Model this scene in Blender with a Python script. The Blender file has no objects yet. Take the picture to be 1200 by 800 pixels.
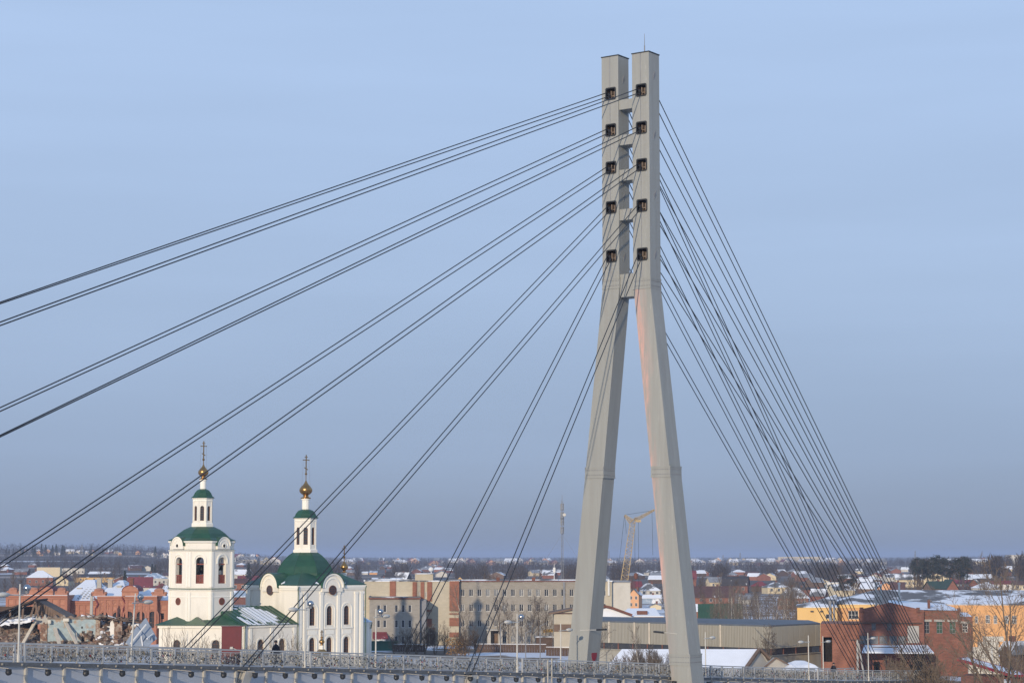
import bpy, bmesh, math, random
import numpy as np
from mathutils import Vector, Matrix
R = math.radians
random.seed(7)
SC = bpy.context.scene
COL = SC.collection

# ------------------------------------------------------------------ camera
CAMZ = 18.0
PITCH = math.atan(252 / 2400)
cam_d = bpy.data.cameras.new('camera')
cam = bpy.data.objects.new('camera', cam_d)
COL.objects.link(cam)
cam.location = (0, 0, CAMZ)
cam.rotation_euler = (R(90) + PITCH, 0, 0)
cam_d.sensor_width = 36
cam_d.lens = 72
cam_d.clip_start = 1
cam_d.clip_end = 90000
SC.camera = cam

# ------------------------------------------------------------------ light
SUN_EL = 14.0
SUN_AZ = (-0.326, -0.946)           # horizontal direction towards the sun
w = bpy.data.worlds.new('World')
SC.world = w
w.use_nodes = True
nt = w.node_tree
bg = nt.nodes['Background']
sky = nt.nodes.new('ShaderNodeTexSky')
sky.sky_type = 'NISHITA'
sky.sun_disc = False
sky.sun_elevation = R(SUN_EL)
sky.sun_rotation = math.atan2(SUN_AZ[0], SUN_AZ[1])
sky.altitude = 100
sky.air_density = 1.0
sky.dust_density = 1.0
sky.ozone_density = 3.0
# winter haze over the clear-sky model: the same at every compass bearing, paler upwards
gtc = nt.nodes.new('ShaderNodeTexCoord')
gsx = nt.nodes.new('ShaderNodeSeparateXYZ')
nt.links.new(gtc.outputs['Generated'], gsx.inputs[0])
gcr = nt.nodes.new('ShaderNodeValToRGB')
nt.links.new(gsx.outputs['Z'], gcr.inputs[0])
SKYR = [(0.0, (0.245, 0.293, 0.398)), (0.0215, (0.280, 0.350, 0.483)), (0.0506, (0.320, 0.413, 0.590)), (0.1335, (0.410, 0.535, 0.755)),
        (0.2666, (0.450, 0.600, 0.865)), (0.45, (0.40, 0.56, 0.84)), (1.0, (0.27, 0.42, 0.72))]
cr = gcr.color_ramp
while len(cr.elements) < len(SKYR):
    cr.elements.new(0.5)
for e_, (pos, c_) in zip(cr.elements, SKYR):
    e_.position = pos
for e_, (pos, c_) in zip(cr.elements, SKYR):
    e_.position = pos
    e_.color = c_ + (1,)
gmul = nt.nodes.new('ShaderNodeVectorMath')
gmul.operation = 'SCALE'
gmul.inputs['Scale'].default_value = 10.0
# faint cirrus streaks, everywhere in the sky alike
gmp = nt.nodes.new('ShaderNodeMapping')
gmp.inputs['Scale'].default_value = (1.5, 1.5, 14)
gmp.inputs['Rotation'].default_value = (R(4), R(3), 0)
gns = nt.nodes.new('ShaderNodeTexNoise')
gns.inputs['Scale'].default_value = 2.0
gns.inputs['Detail'].default_value = 4
gmr = nt.nodes.new('ShaderNodeMapRange')
gmr.inputs[1].default_value = 0.35
gmr.inputs[2].default_value = 0.7
gmr.inputs[3].default_value = 9.75
gmr.inputs[4].default_value = 10.45
nt.links.new(gtc.outputs['Generated'], gmp.inputs[0])
nt.links.new(gmp.outputs[0], gns.inputs['Vector'])
nt.links.new(gns.outputs['Fac'], gmr.inputs[0])
nt.links.new(gmr.outputs[0], gmul.inputs['Scale'])
nt.links.new(gcr.outputs['Color'], gmul.inputs[0])
gmix = nt.nodes.new('ShaderNodeMix')
gmix.data_type = 'RGBA'
gmix.inputs[0].default_value = 0.93
nt.links.new(sky.outputs['Color'], gmix.inputs[6])
nt.links.new(gmul.outputs[0], gmix.inputs[7])
nt.links.new(gmix.outputs[2], bg.inputs['Color'])
bg.inputs['Strength'].default_value = 0.10
sun_d = bpy.data.lights.new('sun', 'SUN')
sun_d.energy = 3.4
sun_d.angle = R(0.5)
sun_d.color = (1.0, 0.83, 0.62)
sun = bpy.data.objects.new('sun', sun_d)
COL.objects.link(sun)
sd = Vector((SUN_AZ[0] * math.cos(R(SUN_EL)), SUN_AZ[1] * math.cos(R(SUN_EL)), math.sin(R(SUN_EL))))
sun.rotation_euler = sd.to_track_quat('Z', 'Y').to_euler()
sun.location = (0, -50, 120)
SC.view_settings.view_transform = 'Standard'
SC.view_settings.look = 'None'
SC.view_settings.exposure = 0.0
SC.view_settings.gamma = 1.0
SC.cycles.max_bounces = 5
SC.cycles.volume_bounces = 1
SC.cycles.transparent_max_bounces = 8


# ------------------------------------------------------------------ picture -> place helpers
def P(px, py, Z):
    """world point seen at pixel (px,py) of the 1200x800 photo at world distance Y = Z"""
    a = (px - 600) / 2400.0
    b = (400 - py) / 2400.0
    d = (a, math.cos(PITCH) - b * math.sin(PITCH), math.sin(PITCH) + b * math.cos(PITCH))
    t = Z / d[1]
    return Vector((d[0] * t, Z, CAMZ + d[2] * t))


def smooth(a, b, x):
    t = (x - a) / (b - a)
    t = min(1.0, max(0.0, t))
    return t * t * (3 - 2 * t)


def ground_z(x, y):
    az = x / max(y, 1.0)
    L = smooth(-0.085, -0.20, az)
    Rr = smooth(0.17, 0.26, az)
    z = L * (24 * smooth(1500, 3800, y) + 14 * smooth(3800, 5200, y)) + 13 * smooth(5000, 14000, y) + Rr * 5 * smooth(500, 1200, y)
    z -= 5.0 * smooth(262, 190, y)
    return z


def G(px, py):
    """point of the ground seen at a pixel"""
    Z = 150.0
    for k in range(4000):
        p = P(px, py, Z)
        if p.z <= ground_z(p.x, Z):
            return p
        Z *= 1.004
        if Z > 20000:
            return p
    return p


# ------------------------------------------------------------------ materials
MATS = {}


def mat(name, col, rough=0.85, var=0.12, scale=0.6, metal=0.0, col2=None, cut=(0.45, 0.55), bump=0.0, stretch=(1, 1, 1), fine=None, spec=None, brick=None, bands=None):
    """plain procedural surface: base colour + noise variation (+ optional second colour in patches)"""
    if name in MATS:
        return MATS[name]
    m = bpy.data.materials.new(name)
    m.use_nodes = True
    MATS[name] = m
    n, l = m.node_tree.nodes, m.node_tree.links
    b = n['Principled BSDF']
    b.inputs['Roughness'].default_value = rough
    b.inputs['Metallic'].default_value = metal
    if spec is not None:
        b.inputs['Specular IOR Level'].default_value = spec
    tc = n.new('ShaderNodeTexCoord')
    mp = n.new('ShaderNodeMapping')
    mp.inputs['Scale'].default_value = stretch
    l.new(tc.outputs['Object'], mp.inputs['Vector'])
    ns = n.new('ShaderNodeTexNoise')
    ns.inputs['Scale'].default_value = scale
    ns.inputs['Detail'].default_value = 6
    ns.inputs['Roughness'].default_value = 0.65
    l.new(mp.outputs[0], ns.inputs['Vector'])
    mx = n.new('ShaderNodeMix')
    mx.data_type = 'RGBA'
    c1 = tuple(max(0, c * (1 - var)) for c in col) + (1,)
    c2 = tuple(min(1, c * (1 + var)) for c in col) + (1,)
    mr = n.new('ShaderNodeMapRange')
    mr.inputs[1].default_value = 0.3
    mr.inputs[2].default_value = 0.7
    l.new(ns.outputs['Fac'], mr.inputs[0])
    l.new(mr.outputs[0], mx.inputs[0])
    mx.inputs[6].default_value = c1
    mx.inputs[7].default_value = c2
    out = mx.outputs[2]
    if brick is not None:
        bt = n.new('ShaderNodeTexBrick')
        bt.inputs['Scale'].default_value = 1.0
        bt.inputs['Brick Width'].default_value = brick[0]
        bt.inputs['Row Height'].default_value = brick[1]
        bt.inputs['Mortar Size'].default_value = 0.012
        bt.inputs['Color1'].default_value = (1, 1, 1, 1)
        bt.inputs['Color2'].default_value = (brick[2],) * 3 + (1,)
        bt.inputs['Mortar'].default_value = (brick[3],) * 3 + (1,)
        mp2 = n.new('ShaderNodeMapping')
        mp2.inputs['Rotation'].default_value = (R(90), 0, 0)
        l.new(tc.outputs['Object'], mp2.inputs['Vector'])
        l.new(mp2.outputs[0], bt.inputs['Vector'])
        mu = n.new('ShaderNodeMix')
        mu.data_type = 'RGBA'
        mu.blend_type = 'MULTIPLY'
        mu.inputs[0].default_value = 1.0
        l.new(out, mu.inputs[6])
        l.new(bt.outputs['Color'], mu.inputs[7])
        out = mu.outputs[2]
    if col2 is not None:
        n2 = n.new('ShaderNodeTexNoise')
        n2.inputs['Scale'].default_value = scale * 0.6 if bands is None else bands
        n2.inputs['Detail'].default_value = 7
        n2.inputs['Roughness'].default_value = 0.6
        l.new(mp.outputs[0], n2.inputs['Vector'])
        m2 = n.new('ShaderNodeMapRange')
        m2.inputs[1].default_value = cut[0]
        m2.inputs[2].default_value = cut[1]
        l.new(n2.outputs['Fac'], m2.inputs[0])
        mx2 = n.new('ShaderNodeMix')
        mx2.data_type = 'RGBA'
        l.new(m2.outputs[0], mx2.inputs[0])
        l.new(out, mx2.inputs[6])
        mx2.inputs[7].default_value = tuple(col2) + (1,)
        out = mx2.outputs[2]
    l.new(out, b.inputs['Base Color'])
    if bump:
        bm = n.new('ShaderNodeBump')
        bm.inputs['Strength'].default_value = bump
        bm.inputs['Distance'].default_value = 0.05
        l.new(ns.outputs['Fac'], bm.inputs['Height'])
        l.new(bm.outputs[0], b.inputs['Normal'])
    return m


SNOW = (0.74, 0.77, 0.82)
mat('steel_paint', (0.29, 0.298, 0.28), 0.6, 0.10, 0.9, stretch=(1.5, 1.5, 0.10), bump=0.1, col2=(0.268, 0.267, 0.25), cut=(0.48, 0.72), bands=1.3)
mat('steel_dark', (0.02, 0.022, 0.025), 0.5, 0.1)
mat('niche_inside', (0.055, 0.035, 0.025), 0.8, 0.5, 2)
mat('anchor_steel', (0.20, 0.15, 0.11), 0.6, 0.4, 4)
mat('cable', (0.018, 0.02, 0.025), 0.45, 0.05)
mat('girder_paint', (0.42, 0.445, 0.48), 0.5, 0.08, 0.4, stretch=(1, 1, 0.4), col2=(0.33, 0.34, 0.345), cut=(0.55, 0.72))
mat('stiffener_paint', (0.40, 0.385, 0.345), 0.55, 0.12, 1.2, col2=(0.30, 0.22, 0.15), cut=(0.62, 0.72))
mat('rail_paint', (0.39, 0.395, 0.39), 0.5, 0.12, 1.5, col2=(0.28, 0.24, 0.2), cut=(0.62, 0.75))
mat('rail_mesh', (0.32, 0.305, 0.265), 0.6, 0.2, 2.0)
mat('fascia', (0.10, 0.105, 0.11), 0.7, 0.3, 2.0)
mat('bolt_cream', (0.42, 0.37, 0.29), 0.6, 0.2, 3)
mat('deck_surface', (0.28, 0.28, 0.29), 0.9, 0.2, 0.5, col2=SNOW, cut=(0.55, 0.62))
mat('lamp_white', (0.50, 0.49, 0.45), 0.4, 0.06)
mat('chrome', (0.45, 0.46, 0.47), 0.22, 0.03, metal=1.0)
mat('red_panel', (0.115, 0.009, 0.018), 0.5, 0.2, 2)
mat('brass', (0.55, 0.36, 0.12), 0.3, 0.1, metal=0.9)
mat('lock_red', (0.35, 0.03, 0.03), 0.4, 0.1)
mat('lock_grey', (0.25, 0.26, 0.27), 0.3, 0.1, metal=0.6)
mat('lock_black', (0.03, 0.03, 0.035), 0.5, 0.1)
mat('gold', (0.40, 0.235, 0.09), 0.3, 0.25, 1.0, metal=0.92)
mat('white_plaster', (0.79, 0.75, 0.66), 0.9, 0.05, 0.5, stretch=(1, 1, 0.3), col2=(0.62, 0.585, 0.51), cut=(0.52, 0.75), bump=0.12)
mat('trim_plaster', (0.83, 0.80, 0.71), 0.9, 0.03, 0.8)
mat('green_roof', (0.014, 0.064, 0.032), 0.42, 0.25, 0.5, col2=(0.03, 0.088, 0.048), cut=(0.5, 0.7))
mat('green_roof_snow', (0.018, 0.105, 0.048), 0.42, 0.15, 0.35, col2=(0.72, 0.75, 0.80), cut=(0.47, 0.50), stretch=(0.25, 1.0, 1.0), bands=0.5)
mat('brown_sash', (0.13, 0.05, 0.028), 0.6, 0.15)
mat('glass', (0.045, 0.05, 0.06), 0.12, 0.2, 0.5)
mat('glass_pale', (0.20, 0.21, 0.22), 0.2, 0.3, 0.4)
mat('window_white', (0.66, 0.66, 0.64), 0.6, 0.05)
mat('red_wood', (0.24, 0.06, 0.04), 0.7, 0.15, 2)
mat('bronze', (0.07, 0.07, 0.06), 0.5, 0.3, metal=0.3)
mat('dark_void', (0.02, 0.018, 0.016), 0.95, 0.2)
mat('snow', SNOW, 0.9, 0.05, 0.3, bump=0.2)
mat('snow_patchy', SNOW, 0.9, 0.05, 0.3, col2=(0.17, 0.15, 0.13), cut=(0.56, 0.62))
mat('roof_slate_snow', (0.13, 0.13, 0.135), 0.85, 0.15, 0.25, col2=SNOW, cut=(0.46, 0.54))
mat('roof_grey', (0.22, 0.23, 0.25), 0.7, 0.15, 0.5, col2=SNOW, cut=(0.60, 0.66))
mat('roof_dark', (0.045, 0.04, 0.042), 0.8, 0.2, 0.5, col2=SNOW, cut=(0.64, 0.69))
mat('roof_maroon', (0.17, 0.035, 0.04), 0.7, 0.2, 0.5, col2=SNOW, cut=(0.62, 0.67))
mat('roof_brown', (0.085, 0.045, 0.04), 0.7, 0.2, 0.5, col2=SNOW, cut=(0.63, 0.68))
mat('roof_blue', (0.26, 0.34, 0.44), 0.5, 0.1, 0.6, col2=SNOW, cut=(0.5, 0.6))
mat('roof_green_dark', (0.03, 0.055, 0.04), 0.7, 0.2, 0.5, col2=SNOW, cut=(0.62, 0.68))
mat('brick_red', (0.25, 0.108, 0.076), 0.9, 0.18, 0.8, brick=(0.5, 0.16, 0.75, 0.75))
mat('brick_dark', (0.20, 0.088, 0.064), 0.9, 0.25, 0.5, brick=(0.5, 0.16, 0.7, 0.7), col2=(0.13, 0.07, 0.055), cut=(0.55, 0.72))
mat('brick_orange', (0.29, 0.125, 0.08), 0.9, 0.16, 0.6, brick=(0.5, 0.16, 0.8, 0.8), col2=(0.25, 0.11, 0.08), cut=(0.6, 0.8))
mat('terracotta', (0.46, 0.215, 0.14), 0.88, 0.12, 0.5, brick=(0.5, 0.16, 0.85, 0.85), col2=(0.34, 0.165, 0.12), cut=(0.5, 0.72))
mat('terracotta_trim', (0.36, 0.155, 0.10), 0.85, 0.08, 0.6)
mat('grey_brick', (0.31, 0.285, 0.245), 0.92, 0.07, 0.7, brick=(0.8, 0.3, 0.88, 0.85), col2=(0.29, 0.26, 0.23), cut=(0.55, 0.75))
mat('cream_brick', (0.48, 0.43, 0.33), 0.92, 0.06, 0.6, brick=(0.8, 0.3, 0.92, 0.88), col2=(0.47, 0.42, 0.33), cut=(0.58, 0.8))
mat('yellow_plaster', (0.70, 0.455, 0.18), 0.9, 0.08, 0.4, stretch=(1, 1, .3), col2=(0.52, 0.38, 0.22), cut=(0.58, 0.75))
mat('orange_plaster', (0.64, 0.345, 0.145), 0.9, 0.10, 0.5, col2=(0.47, 0.28, 0.16), cut=(0.5, 0.75))
mat('peach_plaster', (0.68, 0.38, 0.21), 0.9, 0.06, 0.5)
mat('pale_yellow', (0.62, 0.53, 0.36), 0.9, 0.08, 0.5)
mat('pale_wall', (0.55, 0.53, 0.48), 0.9, 0.1, 0.4)
mat('white_wall', (0.74, 0.72, 0.68), 0.9, 0.06, 0.4)
mat('workshop_cream', (0.44, 0.40, 0.32), 0.9, 0.1, 0.5)
mat('concrete_panel', (0.315, 0.30, 0.255), 0.9, 0.14, 0.5, stretch=(1.5, 1.5, 0.15), bump=0.1)
mat('concrete', (0.40, 0.38, 0.34), 0.9, 0.15, 0.6, bump=0.1)
mat('wood_dark', (0.09, 0.06, 0.045), 0.9, 0.3, 1.5)
mat('wood_brown', (0.16, 0.11, 0.08), 0.9, 0.3, 0.8, bump=0.3)
mat('wood_pale', (0.52, 0.46, 0.37), 0.85, 0.15, 1.5)
mat('rubble', (0.17, 0.135, 0.11), 0.95, 0.5, 1.6, col2=(0.32, 0.28, 0.24), cut=(0.52, 0.62), bump=0.6)
mat('blue_plaster', (0.33, 0.41, 0.43), 0.9, 0.22, 0.9, col2=(0.36, 0.27, 0.20), cut=(0.50, 0.60), bump=0.5)
mat('brick_ruin', (0.27, 0.165, 0.12), 0.95, 0.4, 1.5, brick=(0.45, 0.2, 0.6, 0.6), col2=(0.42, 0.36, 0.30), cut=(0.50, 0.60), bump=0.6)
mat('shed_roof', (0.10, 0.115, 0.135), 0.7, 0.15, 0.8)
mat('metal_sheet', (0.26, 0.30, 0.35), 0.45, 0.15, 0.8, metal=0.2)
mat('crane_yellow', (0.40, 0.30, 0.16), 0.6, 0.15, 1)
mat('lattice_grey', (0.20, 0.21, 0.23), 0.6, 0.2, 1)
mat('bark', (0.105, 0.078, 0.058), 0.95, 0.3, 2)
mat('bark_warm', (0.15, 0.115, 0.085), 0.95, 0.25, 2)
mat('bark_grey', (0.15, 0.125, 0.105), 0.95, 0.25, 2)
mat('birch_bark', (0.50, 0.46, 0.40), 0.9, 0.2, 2, col2=(0.08, 0.07, 0.06), cut=(0.6, 0.66), stretch=(1, 1, 4))
mat('needles', (0.035, 0.042, 0.034), 0.95, 0.4, 1.0)
mat('twig_mass', (0.070, 0.055, 0.047), 0.95, 0.45, 0.012)
mat('dry_leaves', (0.30, 0.17, 0.06), 0.9, 0.3, 1.5)
mat('green_fence', (0.03, 0.09, 0.06), 0.7, 0.3, 0.5)
mat('skin', (0.45, 0.28, 0.2), 0.6, 0.03)
mat('black_cloth', (0.018, 0.02, 0.028), 0.9, 0.2, 3)
mat('grey_cloth', (0.05, 0.055, 0.065), 0.9, 0.2, 3)
mat('red_paint', (0.25, 0.02, 0.03), 0.5, 0.1)
mat('white_block', (0.60, 0.57, 0.50), 0.9, 0.1, 0.5)
mat('car_orange', (0.55, 0.30, 0.06), 0.5, 0.1)
mat('rubber', (0.03, 0.03, 0.03), 0.8, 0.1)


# ------------------------------------------------------------------ mesh builder
class MB:
    def __init__(s):
        s.v = []
        s.f = []
        s.m = []
        s.M = Matrix.Identity(4)
        s.cur = 0

    def at(s, loc=(0, 0, 0), rz=0.0):
        s.M = Matrix.Translation(Vector(loc)) @ Matrix.Rotation(R(rz), 4, 'Z')
        return s

    def add(s, vs, fs):
        o = len(s.v)
        M = s.M
        s.v += [tuple(M @ Vector(v)) for v in vs]
        for f in fs:
            s.f.append(tuple(i + o for i in f))
            s.m.append(s.cur)
        return s

    def box(s, x0, x1, y0, y1, z0, z1):
        vs = [(x0, y0, z0), (x1, y0, z0), (x1, y1, z0), (x0, y1, z0), (x0, y0, z1), (x1, y0, z1), (x1, y1, z1), (x0, y1, z1)]
        return s.add(vs, [(0, 3, 2, 1), (4, 5, 6, 7), (0, 1, 5, 4), (1, 2, 6, 5), (2, 3, 7, 6), (3, 0, 4, 7)])

    def loft(s, rings, cap=True):
        """rings: list of equally long closed loops"""
        n = len(rings[0])
        vs = [p for r in rings for p in r]
        fs = []
        for i in range(len(rings) - 1):
            for j in range(n):
                a, b = i * n + j, i * n + (j + 1) % n
                fs.append((a, b, b + n, a + n))
        if cap:
            fs.append(tuple(reversed(range(n))))
            fs.append(tuple(range((len(rings) - 1) * n, len(rings) * n)))
        return s.add(vs, fs)

    def lathe(s, prof, n=16, c=(0, 0, 0), rot=0.0, cap=True):
        """prof: list of (radius, z)"""
        rings = [[(c[0] + r * math.cos(rot + 2 * math.pi * k / n), c[1] + r * math.sin(rot + 2 * math.pi * k / n), c[2] + z) for k in range(n)] for r, z in prof]
        return s.loft(rings, cap)

    def tube(s, a, b, r0, r1=None, n=5, cap=True):
        r1 = r0 if r1 is None else r1
        a, b = Vector(a), Vector(b)
        d = (b - a)
        if d.length < 1e-6:
            return s
        d.normalize()
        u = d.orthogonal().normalized()
        v = d.cross(u)
        rings = []
        for p, r in ((a, r0), (b, r1)):
            rings.append([p + (u * math.cos(2 * math.pi * k / n) + v * math.sin(2 * math.pi * k / n)) * r for k in range(n)])
        return s.loft(rings, cap)

    def beam(s, a, b, w, h):
        """rectangular bar from a to b"""
        a, b = Vector(a), Vector(b)
        d = (b - a).normalized()
        up = Vector((0, 0, 1)) if abs(d.z) < 0.95 else Vector((0, 1, 0))
        u = d.cross(up).normalized() * (w / 2)
        v = u.cross(d).normalized() * (h / 2)
        return s.loft([[p - u - v, p + u - v, p + u + v, p - u + v] for p in (a, b)])

    def prism(s, poly, y0, y1):
        """poly in (x,z), extruded from y0 (front) to y1"""
        return s.loft([[(x, y0, z) for x, z in poly], [(x, y1, z) for x, z in poly]])

    def vprism(s, poly, z0, z1):
        return s.loft([[(x, y, z0) for x, y in poly], [(x, y, z1) for x, y in poly]])

    def facade(s, W, H, ops, reveal=0.25, x0=0.0, z0=0.0, y=0.0):
        """wall sheet facing -y from (x0,z0), with openings (xa,za,xb,zb,arch) cut through it, each with its reveals"""
        xs = sorted({round(x0, 4), round(x0 + W, 4)} | {round(v, 4) for o in ops for v in (o[0], o[2])})
        zs = sorted({round(z0, 4), round(z0 + H, 4)} | {round(v, 4) for o in ops for v in (o[1], o[3])})
        for i in range(len(xs) - 1):
            for j in range(len(zs) - 1):
                cx, cz = (xs[i] + xs[i + 1]) / 2, (zs[j] + zs[j + 1]) / 2
                if any(o[0] < cx < o[2] and o[1] < cz < o[3] for o in ops):
                    continue
                s.add([(xs[i], y, zs[j]), (xs[i + 1], y, zs[j]), (xs[i + 1], y, zs[j + 1]), (xs[i], y, zs[j + 1])], [(0, 1, 2, 3)])
        r = reveal
        for o in ops:
            xa, za, xb, zb = o[:4]
            if len(o) > 4 and o[4]:
                rad = (xb - xa) / 2
                cxx, czz = (xa + xb) / 2, zb - rad
                n = 8
                arc = [(cxx - rad * math.cos(math.pi * k / n), czz + rad * math.sin(math.pi * k / n)) for k in range(n + 1)]
                for k in range(n):
                    c = (xa, zb) if k < n / 2 else (xb, zb)
                    s.add([(arc[k][0], y, arc[k][1]), (arc[k + 1][0], y, arc[k + 1][1]), (c[0], y, c[1])], [(0, 1, 2)])
                loop = [(xa, za)] + arc + [(xb, za)]
            else:
                loop = [(xa, za), (xa, zb), (xb, zb), (xb, za)]
            m = len(loop)
            for k in range(m):
                p, q = loop[k], loop[(k + 1) % m]
                s.add([(p[0], y, p[1]), (q[0], y, q[1]), (q[0], y + r, q[1]), (p[0], y + r, p[1])], [(3, 2, 1, 0)])
        return s

    def mesh(s, name, mats, smooth=False):
        me = bpy.data.meshes.new(name)
        me.from_pydata(s.v, [], s.f)
        if isinstance(mats, str):
            mats = [mats]
        for m in mats:
            me.materials.append(MATS[m])
        if len(mats) > 1:
            me.polygons.foreach_set('material_index', s.m)
        if smooth:
            me.polygons.foreach_set('use_smooth', [True] * len(s.f))
        me.update()
        return me

    def obj(s, name, mats, parent=None, smooth=False, **kw):
        return link(name, s.mesh(name, mats, smooth), parent, **kw)


def link(name, me, parent=None, loc=None, rz=None, kind=None, label=None):
    o = bpy.data.objects.new(name, me)
    COL.objects.link(o)
    if parent is not None:
        o.parent = parent
    if loc is not None:
        o.location = loc
    if rz is not None:
        o.rotation_euler = (0, 0, R(rz))
    if kind:
        o['kind'] = kind
    if label:
        o['label'] = label
    return o


def tag(o, label, cat, group=None, kind=None):
    o['label'] = label
    o['category'] = cat
    if group:
        o['group'] = group
    if kind:
        o['kind'] = kind
    return o


def thing(name, label, cat, loc=(0, 0, 0), rz=0.0, group=None):
    o = bpy.data.objects.new(name, None)
    o.empty_display_size = 0.5
    COL.objects.link(o)
    o.location = loc
    o.rotation_euler = (0, 0, R(rz))
    return tag(o, label, cat, group)


def kids(o):
    return [c for c in ALLKIDS.get(o.name, [])]


def copy_tree(o, parent=None):
    c = o.copy()
    COL.objects.link(c)
    if parent is not None:
        c.parent = parent
    for ch in list(o.children):
        copy_tree(ch, c)
    return c


CACHE = {}


def win_mesh(w, h, frame, pane, bars, arch=False, fr=0.07):
    """cached window frame mesh and pane mesh, origin bottom-left, facing -y"""
    key = (round(w, 2), round(h, 2), frame, pane, bars, arch)
    if key in CACHE:
        return CACHE[key]
    b = MB()
    hh = h - w / 2 if arch else h
    b.box(0, fr, 0, 0.08, 0, hh)
    b.box(w - fr, w, 0, 0.08, 0, hh)
    b.box(fr, w - fr, 0, 0.08, 0, fr)
    if arch:
        n = 8
        for k in range(n):
            a0, a1 = math.pi * k / n, math.pi * (k + 1) / n
            r1, r0 = w / 2, w / 2 - fr
            c = [(w / 2 - r * math.cos(a), hh + r * math.sin(a)) for r, a in ((r1, a0), (r1, a1), (r0, a1), (r0, a0))]
            b.prism(c, 0, 0.08)
    else:
        b.box(fr, w - fr, 0, 0.08, h - fr, h)
    nv, nh = bars
    for k in range(nv):
        x = w * (k + 1) / (nv + 1)
        b.box(x - 0.03, x + 0.03, 0.01, 0.07, fr, h - fr)
    for k in range(nh):
        z = h * (k + 1) / (nh + 1)
        b.box(fr, w - fr, 0.012, 0.068, z - 0.03, z + 0.03)
    fm = b.mesh('window', frame)
    b = MB()
    if arch:
        n = 8
        loop = [(0.02, 0.02)] + [(w / 2 - (w / 2 - 0.02) * math.cos(math.pi * k / n), hh + (w / 2 - 0.02) * math.sin(math.pi * k / n)) for k in range(n + 1)] + [(w - 0.02, 0.02)]
        b.prism(loop, 0.09, 0.12)
    else:
        b.box(0.01, w - 0.01, 0.09, 0.12, 0.01, h - 0.01)
    pm = b.mesh('pane', pane)
    CACHE[key] = (fm, pm)
    return CACHE[key]


def put_window(parent, x, y, z, w, h, frame='window_white', pane='glass', bars=(1, 0), arch=False, rz=0.0, set_in=0.12):
    fm, pm = win_mesh(w, h, frame, pane, bars, arch)
    f = link('window', fm, parent, (x + set_in * -math.sin(R(rz)), y + set_in * math.cos(R(rz)), z), rz)
    link('pane', pm, f)
    return f


# landmarks used to say which one a repeat is
MARKS = [(8, 'the ruin at the left edge'), (32, 'the hipped brick house'), (57, "the orange hall's left gable"), (80, 'the recessed hall front'), (100, 'the pale concrete post'),
         (128, "the hall's arched windows"), (153, "the hall's curved right gable"), (178, 'the tilted metal sheets'), (208, "the bell tower's left side"), (236, 'the bell tower'),
         (262, 'the red booth'), (290, 'the gap between tower and church'), (318, 'the round west gable'), (354, 'the main green dome'), (380, 'the tiny gilded chapel'), (402, 'the small rear cupola'),
         (430, 'the blue roofed apse'), (452, 'the maroon entrance canopy'), (478, 'the three storey building'), (497, 'the dark stair tower'), (520, 'the cream brick block'), (540, 'the orange dry shrub'),
         (565, 'the left end of the grey block'), (590, 'the grey block doorway'), (615, 'the middle of the grey block'), (640, 'the dark kiosk'), (662, 'the radio mast'), (685, 'the far pylon leg'),
         (712, 'the blank grey wing'), (735, 'the lattice crane'), (762, 'the snowy roofs between the legs'), (795, 'the near pylon leg'), (815, 'the maroon mansard house'), (838, 'the long brown roof'),
         (863, 'the gambrel house with white dormer'), (890, 'the plastered barn gable'), (910, 'the yellow hipped house'), (935, 'the lumpy snowy grey roof'), (958, 'the yellow annex'), (980, 'the left group of stays'),
         (1003, 'the white flat cabin'), (1025, 'the factory flues'), (1042, 'the peach gabled house'), (1066, 'the long pale yellow building'), (1090, 'the dark green roof'), (1112, 'the steep green gable'),
         (1135, 'the small orange gable'), (1158, 'the concrete block wall'), (1180, 'the long maroon roof'), (1198, 'the right edge')]


def near_mark(px):
    return min(MARKS, key=lambda m_: abs(m_[0] - px))[1]


LOS = []                                              # sight lines kept open: (px0, px1, distance, picture row that must stay clear)


def hides(px, Z, H, tol=0.0):
    y = 652 + (18 - H) * 2400.0 / Z
    for a, c, zh, yr in LOS:
        if a - 2 < px < c + 2 and Z < zh and y < yr - tol:
            return True
    return False

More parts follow.
